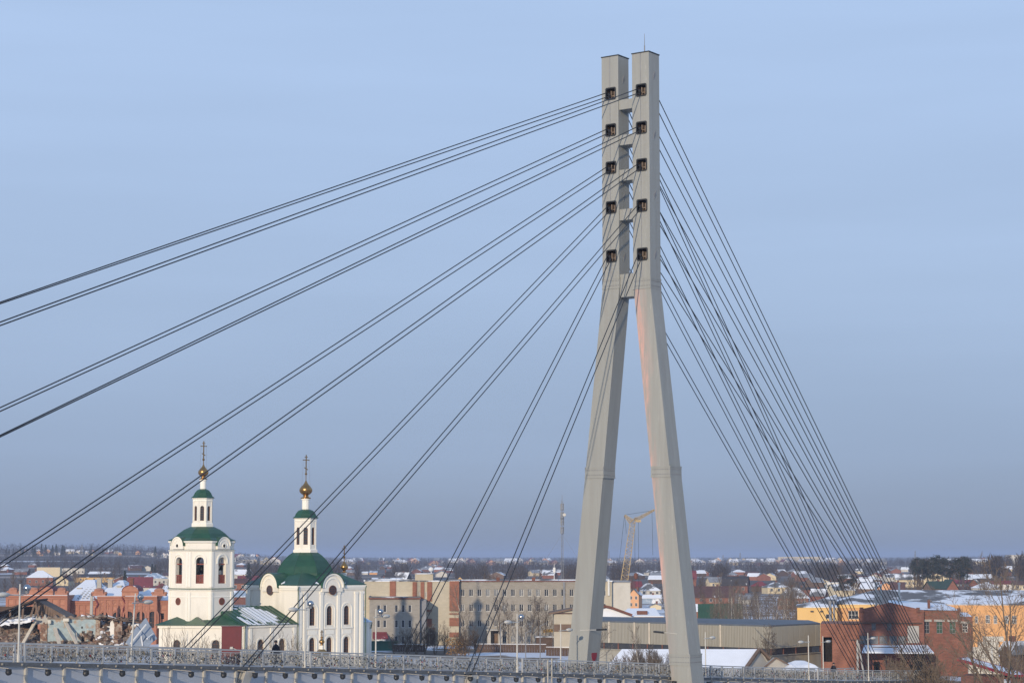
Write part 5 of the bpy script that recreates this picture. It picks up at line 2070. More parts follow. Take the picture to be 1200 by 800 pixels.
# big brown roof remnant on the left
b = MB()
b.loft([[(rx(41), 1.5, rh(703.5)), (rx(76), 1.0, rh(722)), (rx(76), 1.0, rh(722) - .5), (rx(38), 1.5, rh(722))], [(rx(41), 9, rh(703.5)), (rx(76), 9, rh(722)), (rx(76), 9, rh(722) - .5), (rx(38), 9, rh(722))]])
b.obj('roof_gable', 'wood_brown', ruin)
b = MB()
b.loft([[(rx(-16), -1.5, rh(723) + .2), (rx(43), -1.5, rh(703.6)), (rx(43), -1.5, rh(703.6) + .3), (rx(-16), -1.5, rh(723) + .5)], [(rx(-16), 9, rh(723) + .2), (rx(43), 9, rh(703.6)), (rx(43), 9, rh(703.6) + .3), (rx(-16), 9, rh(723) + .5)]])
b.obj('roof_slope', 'wood_dark', ruin)
b = MB()
b.box(rx(-14), rx(40), 5, 5.3, rh(727), rh(711))
b.obj('loft_back', 'wood_dark', ruin)
for (a, c) in (((29, 709), (28.5, 728)), ((43, 704.5), (38, 722)), ((14, 714), (14.5, 726)), ((43, 706), (47, 722))):
    MB().beam((rx(a[0]), -1.2, rh(a[1])), (rx(c[0]), -1.2, rh(c[1])), .35, .35).obj('rafter', 'wood_brown', ruin)
for k in range(10):                                   # roof boards seen on the gable
    x = 44 + k * 3
    MB().beam((rx(x), 1.2 + .02 * k, rh(705.5 + (x - 43) * .52)), (rx(x - .6), 1.1, rh(723)), .4, .08).obj('board', 'wood_brown', ruin)
b = MB()
for k in range(8):
    a = rnd.uniform(8, 40)
    b.beam((rx(a), -1.8, rh(727 - a * .05) + .1), (rx(a + 6), -2.6, rh(729 - (a) * .12) + .1), .8, .25)
b.obj('roof_snow', 'snow', ruin, kind='stuff')
# slumped attic floor with snow
b = MB()
n = 9
for k in range(n):
    pa, pb = -4 + 44 * k / n, -4 + 44 * (k + 1) / n
    za, zb = rh(729 - 5 * (k / n) ** 2) + rnd.uniform(-.2, .2), rh(729 - 5 * ((k + 1) / n) ** 2) + rnd.uniform(-.2, .2)
    b.loft([[(rx(pa), -2.4, za), (rx(pb), -2.4, zb), (rx(pb), -2.4, zb - .5), (rx(pa), -2.4, za - .5)], [(rx(pa), 4, za + 1), (rx(pb), 4, zb + 1), (rx(pb), 4, zb + .5), (rx(pa), 4, za + .5)]])
b.obj('slumped_floor', 'snow_patchy', ruin)
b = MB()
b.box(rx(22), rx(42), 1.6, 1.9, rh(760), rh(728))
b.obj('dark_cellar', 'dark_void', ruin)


def rubble(px0, px1, yt, n, name, mts, seed, ydep=(-6, 1), size=(.2, .9), prof=None):
    r_ = random.Random(seed)
    b = MB()
    x0_, x1_ = rx(px0), rx(px1)
    for k in range(n):
        u = r_.random()
        x = x0_ + (x1_ - x0_) * u
        top = rh(prof(px0 + (px1 - px0) * u) if prof else yt)
        f = r_.random() ** .6
        z = -.2 + (top + .2) * f
        y = ydep[0] * (1 - f) + ydep[1] * f + r_.uniform(-.4, .4)
        s_ = r_.uniform(*size)
        b.M = Matrix.Translation((x, y, z)) @ Matrix.Rotation(r_.uniform(0, 3), 4, 'Z') @ Matrix.Rotation(r_.uniform(-.8, .8), 4, 'X')
        b.cur = r_.randrange(len(mts))
        q = s_ * r_.uniform(.3, .8)
        b.box(-s_, s_, -q, q, -q * .6, q * .6)
    b.M = Matrix.Identity(4)
    o = link(name, b.mesh(name, mts), ruin, kind='stuff')
    return o


rubble(-4, 42, 735, 900, 'rubble_slope', ['rubble', 'wood_brown', 'rubble', 'rubble', 'brick_ruin'], 2, (-7, 2.5), (.2, .8), lambda p: 731 + max(0, p - 20) * .5)
rubble(100, 160, 738, 300, 'collapsed_masonry', ['brick_ruin', 'rubble', 'wood_dark', 'snow', 'brick_ruin'], 23, (-4, 2), (.25, .9), lambda p: 736 + 6 * math.sin(p * .35))
rubble(30, 165, 752, 700, 'rubble_heap', ['rubble', 'brick_ruin', 'wood_brown', 'rubble', 'concrete'], 4, (-7, 0), (.15, .7))
rubble(143, 170, 731, 260, 'roof_debris', ['wood_dark', 'rubble', 'wood_brown', 'snow'], 6, (0, 3), (.2, .9), lambda p: 727 + (p - 143) * .35)
rubble(115, 132, 728, 220, 'wall_debris', ['wood_dark', 'rubble', 'snow', 'metal_sheet'], 8, (-3, 3), (.2, .7), lambda p: 727)
b = MB()
for k in range(40):
    x = rnd.uniform(rx(100), rx(170))
    z = rh(722 + (x - rx(100)) / (rx(170) - rx(100)) * 6)
    b.M = Matrix.Translation((x, rnd.uniform(-1, 2), z + rnd.uniform(-.3, .3))) @ Matrix.Rotation(rnd.uniform(-.4, .4), 4, 'Y') @ Matrix.Rotation(rnd.uniform(-1, 1), 4, 'Z')
    b.cur = rnd.choice([0, 0, 1, 2])
    b.box(-rnd.uniform(.6, 1.9), rnd.uniform(.6, 1.9), -.2, .2, -.07, .1)
b.M = Matrix.Identity(4)
link('roof_timbers', b.mesh('roof_timbers', ['wood_brown', 'snow', 'wood_dark']), ruin, kind='stuff')
# core of earth filling the mound so no gaps show
b = MB()
b.loft([[(rx(-6), -7, -1), (rx(44), -7, -1), (rx(44), 1.5, rh(745)), (rx(-6), 1.5, rh(732))], [(rx(-6), 8, -1), (rx(44), 8, -1), (rx(44), 8, rh(745)), (rx(-6), 8, rh(732))]])
b.obj('earth_core', 'rubble', ruin)
# tilted sheets with battens
ms = thing('metal_sheets', 'tilted stack of blue grey roofing sheets with white battens leaning by the ruin', 'metal sheets', (P(168, 750, Z - 6).x, Z - 6, 0), 0)
Zs = Z - 6
def sp(px, py, y=0.0):
    return ((px - 168) * Zs / 2400, y, hz(py, Zs))
for i, (q, y) in enumerate((([(168, 723.5), (185, 747.5), (171, 760), (156, 741)], 0), ([(160, 733), (172, 745), (165, 762), (150, 752)], -.8), ([(178, 741), (182, 750), (174, 762), (166, 757)], -1.2))):
    b = MB()
    b.loft([[sp(px, py, y + (py - 740) * -.12) for px, py in q], [sp(px, py, y + .12 + (py - 740) * -.12) for px, py in q]])
    b.obj('sheet', 'metal_sheet', ms)
for a, c in (((172, 731), (157, 753)), ((180.5, 742), (176, 747)), ((166, 743), (171, 755))):
    b = MB()
    b.beam(sp(a[0], a[1], -1.0), sp(c[0], c[1], -3.4), .22, .2)
    b.obj('batten', 'white_wall', ms)

# ================================================================== CONCRETE SHED
Z = 338
pA, pB, pC = P(691, 750, 347), P(903.5, 750, 322), P(961.5, 750, 333)
for p in (pA, pB, pC):
    p.z = 0
zt = hz(734, 322)
zbm = hz(759.5, 322)
shed = thing('concrete_shed', 'long windowless shed clad in grey corrugated concrete panels above a dark window strip', 'shed', pB, 0)
def seg(pa, pb):
    d = pb - pa
    return d.length, math.degrees(math.atan2(d.y, d.x))
for (pa, pb, dirn) in ((pA, pB, 0), (pB, pC, 1)):
    L, an = seg(pa, pb)
    M4 = Matrix.Translation(pa - pB) @ Matrix.Rotation(R(an), 4, 'Z')
    n = int(L / 1.5)
    cache = {}
    for k in range(n):
        xa, xb = L * k / n, L * (k + 1) / n
        if pa is pA and P(0, 0, 1) is not None and k < 2:
            pass
        b = MB()
        m_ = 5
        for q in range(m_):
            u0 = (xb - xa - .06) * q / m_
            u1 = (xb - xa - .06) * (q + .62) / m_
            b.box(u0, u1, -.10, -.002, zbm, zt)
        b.box(0, xb - xa - .05, 0, .25, zbm, zt)
        me = cache.get('p') or b.mesh('concrete_panel', 'concrete_panel')
        cache['p'] = me
        o = link('concrete_panel', me, shed)
        o.matrix_local = M4 @ Matrix.Translation((xa, rnd.uniform(-.02, .02), 0))
    b = MB()
    b.M = M4
    b.box(0, L, .12, .25, zbm - 2.0 if not dirn else zbm - 1.1, zbm - .002)
    b.obj('window_strip', 'glass', shed)
    b = MB()
    b.M = M4
    n2 = int(L / 3)
    for k in range(n2 + 1):
        b.box(L * k / n2 - .1, L * k / n2 + .1, .02, .118, zbm - 1.1, zbm - .004)
    b.obj('mullions', 'brick_dark', shed, kind='stuff')
    b = MB()
    b.M = M4
    b.box(0, L, -.05, .3, 0, zbm - 1.12)
    b.box(0, L, -.3, .0, zbm - 1.12, zbm - 1.0)
    b.obj('plinth_wall', 'concrete_panel', shed)
b = MB()
back = Vector((0.3, 15, 0))
top_poly = [pA, pB, pC, pC + back, pA + back]
q = [p - pB for p in top_poly]
b.loft([[(v.x, v.y, zt + .002) for v in q], [(v.x, v.y, zt + .25) for v in q]])
b.loft([[(q[0].x, q[0].y + .5, zt + .25), (q[1].x, q[1].y + .5, zt + .25), (q[2].x - .4, q[2].y + .5, zt + .25), (q[3].x - .4, q[3].y, zt + .25), (q[4].x, q[4].y, zt + .25)], [(q[0].x, q[0].y + 6, zt + .6), (q[1].x - 2, q[1].y + 7, zt + .6), (q[2].x - 5, q[2].y + 6, zt + .4), (q[3].x - 6, q[3].y - 5, zt + .4), (q[4].x, q[4].y - 5, zt + .6)]])
b.obj('roof', 'shed_roof', shed)
b = MB()
b.loft([[(v.x, v.y, 0) for v in (q[0] + Vector((0, .4, 0)), q[1] + Vector((-.3, .5, 0)), q[2] + Vector((-.3, .2, 0)), q[3], q[4])], [(v.x, v.y, zt) for v in (q[0] + Vector((0, .4, 0)), q[1] + Vector((-.3, .5, 0)), q[2] + Vector((-.3, .2, 0)), q[3], q[4])]])
b.obj('inner_wall', 'wood_dark', shed)
for px in (716, 747, 765, 848, 815):
    u = (px - 691) / (903.5 - 691)
    b = MB()
    L, an = seg(pA, pB)
    b.M = Matrix.Translation(pA - pB) @ Matrix.Rotation(R(an), 4, 'Z')
    b.box(L * u - .15, L * u + .15, -.17, -.101, zbm, zt + .1)
    b.obj('joint_strip', 'wood_pale', shed)

# low shed with the big snow roof in front of it
Z = 304
g0, g1 = P(889, 760, Z), P(727, 757.5, Z + 4)
t = thing('snow_roof_shed', 'low barn with one big smooth snow covered roof slope and plastered gable end', 'shed', (g0.x, g0.y, 0), 0)
zr_ = g0.z
L = g0.x - g1.x
he = zr_ - 3.6
b = MB()
b.loft([[(-L, 0, zr_), (-L + 3.5, 1.8, zr_ - .6), (-L + 4, 6, he), (-L - 4.6, -8.2, he - 1.2), (-L - 5, -8.6, he - 1.2)], [(-.0, 0, zr_), (0, 1.8, zr_ - .6), (0, 6, he), (-3.4, -6.3, he - .2), (-3.7, -6.6, he - .2)]])
b.obj('roof', 'snow', t)
b = MB()
b.loft([[(-3.2, -5.6, 0), (2.9, 1.0, 0), (2.9, 1.0, he), (.05, -.1, zr_ - .12), (-3.2, -5.6, he - .1)], [(-6, -3, 0), (0, 4, 0), (0, 4, he), (-1.5, 3, zr_ - .2), (-6, -3, he - .1)]])
b.obj('gable_wall', 'concrete', t)
b = MB()
b.beam((-3.7, -6.3, he - .3), (.1, -.4, zr_ + .05), .5, .3)
b.beam((.1, -.4, zr_ + .05), (3.4, 1.3, he + .4), .5, .3)
b.obj('verge_board', 'wood_brown', t)
b = MB()
b.box(-L - 3, -4, -4.5, 3, 0, he - .8)
b.obj('wall', 'wood_brown', t)
Z = 300
g0 = P(909, 771, Z)
t = thing('small_gable_shed', 'little plastered lean-to gable beside the snow roofed barn', 'shed', (g0.x, g0.y, 0), 0)
b = MB()
b.prism([(-1.9, 0), (1.9, 0), (1.7, g0.z - 1), (0, g0.z), (-1.9, g0.z - 1.5)], 0, 3)
b.obj('wall', 'concrete', t)
b = MB()
b.beam((-2.2, -.1, g0.z - 1.7), (0, -.1, g0.z + .1), .4, .2)
b.beam((0, -.1, g0.z + .1), (2.1, -.1, g0.z - 1.0), .4, .2)
b.obj('verge_board', 'wood_brown', t)
g0 = P(937, 773.5, 300)
t = thing('snowy_hut', 'small hut with pyramid roof heaped with snow at the shed foot', 'hut', (g0.x, g0.y, 0), 20)
b = MB()
b.box(-2.1, 2.1, -2.1, 2.1, 0, g0.z - 1.3)
b.obj('wall', 'wood_brown', t)
b = MB()
b.loft([[(-2.6, -2.6, g0.z - 1.5), (2.6, -2.6, g0.z - 1.5), (2.6, 2.6, g0.z - 1.5), (-2.6, 2.6, g0.z - 1.5)], [(-1.6, -1.6, g0.z - .55), (1.6, -1.6, g0.z - .55), (1.6, 1.6, g0.z - .55), (-1.6, 1.6, g0.z - .55)], [(-.5, -.5, g0.z), (.5, -.5, g0.z), (.5, .5, g0.z), (-.5, .5, g0.z)]])
b.obj('roof', 'snow', t, smooth=False)
# roofs right behind the shed, between the legs
Z = 372
tb = block('parapet_workshop', 'low workshop with stepped brick parapet and snow roof behind the concrete shed', 'workshop', (P(690, 700, Z).x, Z, 0), 0, fx(776, 690, Z), hz(722.5, Z), 16, 'brick_dark', [], 'snow')
b = MB()
pp = [(697, 713), (709, 709.8), (716, 711.5), (740, 720.3)]
for (a_, c_), (d_, e_) in zip(pp, pp[1:]):
    b.beam((fx(a_, 690, Z), -.8, hz(c_, Z)), (fx(d_, 690, Z), -.8, hz(e_, Z)), .45, .45)
b.obj('parapet', 'brick_dark', tb)
b = MB()
b.prism([(fx(690, 690, Z), hz(723, Z)), (fx(690, 690, Z), hz(715, Z))] + [(fx(a_, 690, Z), hz(c_ + 1.2, Z)) for a_, c_ in pp] + [(fx(741, 690, Z), hz(723, Z))], -.55, 6)
b.obj('roof_slope', 'snow', tb)
b = MB()
b.loft([[(fx(730, 690, Z), 1, hz(722, Z)), (fx(774, 690, Z), 1, hz(722, Z)), (fx(774, 690, Z), 12, hz(722, Z)), (fx(730, 690, Z), 12, hz(722, Z))], [(fx(738, 690, Z), 6, hz(713.5, Z)), (fx(770, 690, Z), 6, hz(713, Z)), (fx(770, 690, Z), 7, hz(713, Z)), (fx(738, 690, Z), 7, hz(713.5, Z))]])
b.obj('roof', 'snow', tb)
b = MB()
b.box(fx(747, 690, Z), fx(759, 690, Z), 2.0, 3.5, hz(720, Z), hz(715.8, Z))
b.obj('skylight', 'brick_dark', tb)
Z = 402
tb = block('striped_workshop', 'cream gabled workshop with brown middle band just left of the far pylon leg', 'workshop', (P(649, 700, Z).x, Z, 0), 0, fx(690, 649, Z), hz(719, Z), 10, 'workshop_cream', [], 'roof_brown')
b = MB()
b.box(-.02, fx(690, 649, Z), -.12, -.002, hz(739.5, Z), hz(731, Z))
b.obj('brown_band', 'wood_brown', tb)
b = MB()
b.prism([(-.3, hz(719, Z)), (fx(685, 649, Z), hz(712, Z)), (fx(700, 649, Z), hz(719, Z))], -.05, 8)
b.obj('gable', 'workshop_cream', tb)
b = MB()
b.loft([[(-.9, y, hz(719.6, Z)), (fx(685, 649, Z), y, hz(711.5, Z)), (fx(685, 649, Z), y, hz(711.5, Z) + .3), (-.9, y, hz(719.6, Z) + .35)] for y in (-.6, 9)])
b.obj('verge_board', 'wood_brown', tb)

# ================================================================== BRICK FACTORY (right)
Z = 318
def bx(px):
    return fx(px, 961, Z)
def bh(py):
    return hz(py, Z)
fac = thing('brick_factory', 'dark red brick factory with gabled front, snow canopy and tall green glazed windows', 'factory', (P(961, 700, Z).x, Z, 0), -9.6)
# left wing
ops = [(bx(968), 0, bx(981), bh(744))]
def wall(pa, pb, H, ops, mt='brick_orange', y=0.0, rev=.35, D=14, name='wall'):
    b = MB()
    b.facade(bx(pb) - bx(pa), H, ops, rev, bx(pa), 0, y)
    for xx in (bx(pa), bx(pb)):
        b.add([(xx, y, 0), (xx, y + D, 0), (xx, y + D, H), (xx, y, H)], [(0, 1, 2, 3) if xx > bx(pa) else (3, 2, 1, 0)])
    b.add([(bx(pa), y, H - .01), (bx(pb), y, H - .01), (bx(pb), y + D, H - .01), (bx(pa), y + D, H - .01)], [(0, 1, 2, 3)])
    return b.obj(name, mt, fac)


wall(961, 1007, bh(730.3), [(bx(964), bh(775), bx(974), bh(746))], 'brick_orange', 0, 1.5)
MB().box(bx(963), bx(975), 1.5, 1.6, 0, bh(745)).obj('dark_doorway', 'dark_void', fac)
w2ops = []
for px in (1021.8, 1039.5):
    w2ops.append((bx(px) - .32, bh(737.5), bx(px) + .32, bh(729.5)))
for px in (1010, 1022, 1032.5, 1043.5, 1054):
    w2ops.append((bx(px) - .62, bh(753.5), bx(px) + .62, bh(744)))
w2ops += [(bx(1021), 0, bx(1028), bh(774)), (bx(1040), bh(781), bx(1044), bh(772)), (bx(1051), bh(781), bx(1057), bh(772)), (bx(1067), 0, bx(1079), bh(763))]
wall(1007, 1073, bh(713.8), w2ops, 'brick_red', -.6, D=5)
for o in w2ops[:7]:
    put_window(fac, o[0], -.6, o[1], o[2] - o[0], o[3] - o[1], 'lattice_grey', 'glass_pale', (1, 1), False, 0, .2)
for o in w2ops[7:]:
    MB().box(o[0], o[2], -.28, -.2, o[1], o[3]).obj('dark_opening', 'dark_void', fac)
b = MB()
b.prism([(bx(1007), bh(713.9)), (bx(1073), bh(713.9)), (bx(1073), bh(712.5)), (bx(1041), bh(705.2)), (bx(1007), bh(713.2))], -.6, -.2)
b.obj('gable', 'brick_red', fac)
b = MB()
b.box(bx(1006), bx(1010.5), -.75, .2, bh(717), bh(711))
b.box(bx(1070.5), bx(1074.5), -.75, .2, bh(717), bh(711))
b.obj('gable_pier', 'brick_dark', fac)
b = MB()
b.box(bx(985), bx(1077), -.95, -.605, bh(729.5), bh(728.4))
b.obj('dark_ledge', 'wood_dark', fac)
b = MB()
b.loft([[(bx(pp), y, z) for pp, y, z in ((1008, -5.5, bh(760.5)), (1088, -5.5, bh(761)), (1082, -.62, bh(754)), (1011, -.62, bh(754.5)))], [(bx(pp), y, z - .25) for pp, y, z in ((1008, -5.5, bh(760.5)), (1088, -5.5, bh(761)), (1082, -.62, bh(754)), (1011, -.62, bh(754.5)))]][::-1])
b.obj('canopy', 'snow', fac)
b = MB()
b.box(bx(1020), bx(1048), -5.2, -5.0, bh(757) + .1, bh(756.1) + .1)
b.obj('canopy_pipe', 'wood_dark', fac)
for px in (1013, 1035, 1062, 1084):
    MB().box(bx(px) - .12, bx(px) + .12, -5.1, -4.86, 0, bh(761.3)).obj('canopy_post', 'wood_dark', fac)
# right wing, set slightly back with tall windows
w3 = []
for px in (1082, 1096.5, 1111.3, 1125.3):
    w_ = 3.1 if px < 1090 or px > 1120 else 3.4
    w3.append((bx(px) - w_ * Z / 2400, bh(741 if px < 1120 else 739.5), bx(px) + w_ * Z / 2400, bh(727.5 if px < 1120 else 729.5)))
wall(1073, 1119.5, bh(714.6), w3[:3], 'brick_red', .4)
wall(1119.5, 1134, bh(721.5), w3[3:], 'brick_red', .5)
for o in w3:
    f = put_window(fac, o[0], .4, o[1], o[2] - o[0], o[3] - o[1], 'window_white' if o is w3[3] else 'lattice_grey', 'green_fence' if o in w3[1:3] else 'glass', (1, 2), False, 0, .2)
    MB().box(o[0] - .35, o[2] + .35, .25, .398, o[3] + .02, o[3] + .35).obj('lintel', 'concrete', fac)
b = MB()
b.box(bx(1117), bx(1120.5), .2, 1, bh(716), bh(711.5))
b.obj('gable_pier', 'brick_dark', fac)
b = MB()
b.loft([[(bx(1040), -.2, bh(706.5)), (bx(1073), -.2, bh(713.5)), (bx(1119), .5, bh(714.4)), (bx(1119), 20, bh(714)), (bx(1040), 20, bh(706))], [(bx(1040), 1, bh(705.6)), (bx(1073), 8, bh(707)), (bx(1105), 8, bh(709.5)), (bx(1105), 16, bh(709)), (bx(1045), 16, bh(705))]])
b.obj('roof', 'snow', fac)
b = MB()
b.loft([[(bx(1119.6), .5, bh(721.4)), (bx(1134), .5, bh(721.4)), (bx(1134), 13, bh(721.4)), (bx(1119.6), 13, bh(721.4))], [(bx(1119.6), 6, bh(717.5)), (bx(1130), 6, bh(718)), (bx(1130), 8, bh(718)), (bx(1119.6), 8, bh(717.5))]])
b.obj('roof', 'roof_slate_snow', fac)
b = MB()
b.box(bx(1084), bx(1087), 2, 3, bh(712), bh(702.5))
b.obj('chimney', 'brick_dark', fac)
b = MB()
b.box(bx(1060), bx(1073), -.75, -.602, bh(752), bh(732))
b.obj('plaster_patch', 'concrete', fac)
for px, zt2 in ((1025.8, 686), (1031.3, 689), (1053, 686)):
    b = MB()
    b.tube((bx(px), 10, bh(713)), (bx(px), 10, bh(zt2)), .16, n=8)
    b.lathe([(.16, 0), (.22, .1), (.22, .35), (.12, .4)], 8, (bx(px), 10, bh(zt2)))
    b.obj('flue', 'pale_wall', fac)
b = MB()                                              # trestle pole in front
g0 = P(1005, 770, 300)
t = thing('utility_pole', 'grey braced utility pole standing before the brick factory left wing', 'pole', (g0.x, g0.y, 0), 0)
b.tube((0, 0, 0), (0, 0, hz(749, 300)), .2, .14, 7)
b.obj('pole', 'concrete', t)
MB().tube((1.0, 0, 0), (.15, 0, hz(753, 300)), .15, .12, 7).obj('brace', 'concrete', t)
MB().box(-.9, .9, -.08, .08, hz(750, 300), hz(749, 300) + .02).obj('crossarm', 'wood_dark', t)

# ================================================================== ORANGE BUILDINGS (behind the factory)
Z = 398
def ox(px):
    return fx(px, 934, Z)
og = block('yellow_annex', 'bright yellow plastered annex with snowy roof left of the brick factory', 'building', (P(934, 700, Z).x, Z, 0), -8.5, ox(980), hz(711.5, Z), 14, 'yellow_plaster',
           [(ox(970) - .55, hz(724.5, Z), ox(970) + .55, hz(719, Z))], 'roof_slate_snow', 'window_white', 'glass', (0, 0))
b = MB()
H = hz(711.5, Z)
b.loft([[(-.3, -.3, H + .2), (ox(980), -.3, H + .2), (ox(980), 14, H + .2), (-.3, 14, H + .2)], [(3, 7, H + 1.0), (ox(980), 7, H + 2.4), (ox(980), 9, H + 2.4), (3, 9, H + 1.0)]])
b.obj('snow_roof', 'roof_slate_snow', og)
for px in (951, 962):
    MB().box(ox(px) - .3, ox(px) + .3, -.35, -.002, hz(716.5, Z), hz(715, Z)).obj('wall_lamp', 'steel_dark', og)
for px, w_ in ((971.8, 1.4), (976, .8)):
    MB().box(ox(px) - w_ * .17, ox(px) + w_ * .17, -.6, -.2, 0, hz(703.5, Z)).obj('flue_duct', 'roof_grey', og)
Z = 402
def ox(px):
    return fx(px, 978, Z)
ops = [(ox(pa), hz(yb, Z), ox(pb), hz(yt, Z)) for pa, pb, yt, yb in ((993.5, 1005, 715, 725), (1137, 1140.5, 721, 729), (1149, 1154, 719.5, 729), (1158, 1162, 720, 729.5), (1170.5, 1175, 720, 729.5), (1178.5, 1183.5, 720, 729.5), (1193, 1199, 720, 730), (1204, 1210, 720, 730))]
og = block('orange_long_building', 'long orange plastered building with wide grey snowy roof behind the brick factory', 'building', (P(978, 700, Z).x, Z, 0), -9.2, ox(1250), hz(708, Z), 30, 'orange_plaster', ops, 'roof_slate_snow', 'window_white', 'glass', (2, 1))
b = MB()
H = hz(708, Z)
b.loft([[(-.4, -.4, H + .2), (ox(1250), -.4, H + .2), (ox(1250), 30, H + .2), (-.4, 30, H + .2)], [(8, 15, H + 2.6), (ox(1240), 15, H + 2.6), (ox(1240), 17, H + 2.6), (8, 17, H + 2.6)]])
b.obj('snow_roof', 'roof_slate_snow', og)
b = MB()
b.box(-.1, ox(1060), -.12, -.002, hz(712, Z), hz(708.2, Z))
b.obj('pale_frieze', 'yellow_plaster', og)
# block wall, sheds at the far right
Z = 300
t = thing('block_wall', 'stacked pale concrete blocks forming a wall before the orange building', 'wall', (P(1135, 770, Z).x, Z, 0), 0)
bw = fx(12, 0, Z)
me = MB().box(0, bw - .08, 0, .6, 0, .72).mesh('concrete_block', 'white_block')
zb0 = hz(770, Z)
for r_ in range(6):
    for k in range(3):
        x = k * bw + (bw / 2 if r_ % 2 else 0)
        if r_ > 3 and k == 0:
            continue
        z = zb0 - 1.5 + r_ * .76
        if r_ <= 1 or True:
            link('concrete_block', me, t, (x, rnd.uniform(-.05, .05), z))
MB().box(0, bw * 3.5, .1, .55, 0, zb0 - 1.5).obj('footing', 'white_block', t)
Z = 262
t = thing('red_trim_shed', 'brick shed with sloping snow roof edged in red beside the bare birch trees', 'shed', (P(1130, 775, Z).x, Z, 0), 0)
def sx_(px):
    return fx(px, 1130, Z)
q = [(sx_(1129), 3, hz(772.5, Z)), (sx_(1150), 8, hz(769, Z + 8)), (sx_(1203), 4, hz(786.5, Z + 4)), (sx_(1193), -2, hz(790.5, Z - 2)), (sx_(1178), -3, hz(790, Z - 3))]
b = MB()
b.loft([[(x, y, z - .25) for x, y, z in q], q])
b.obj('roof', 'snow', t)
b = MB()
for a, c in zip(q, q[1:] + q[:1]):
    b.beam((a[0], a[1], a[2] - .12), (c[0], c[1], c[2] - .12), .3, .32)
b.obj('red_fascia', 'red_paint', t)
b = MB()
b.vprism([(x * .97 + .3, y * .9 + .4) for x, y, z in q], 0, hz(790.5, Z) - .2)
b.obj('wall', 'brick_dark', t)
b = MB()
b.lathe([(.45, 0), (.45, .6), (.25, .7)], 10, (sx_(1171), -3.5, hz(800, Z)))
b.obj('vent_drum', 'window_white', t)
house('dark wooden house with snow dusted roof at the right edge behind the birches', 1176, 1212, 752, 766, 800, 'wood_dark', 'roof_slate_snow', 'gx', 25, .8, None)
# canopied lamp pole at far right
g0 = P(1163, 790, 268)
t = thing('white_pole', 'slim white metal pole standing among the birch branches at the right edge', 'pole', (g0.x, g0.y, 0), 0)
MB().tube((0, 0, 0), (0, 0, hz(757.5, 268)), .12, .09, 7).obj('pole', 'lamp_white', t)

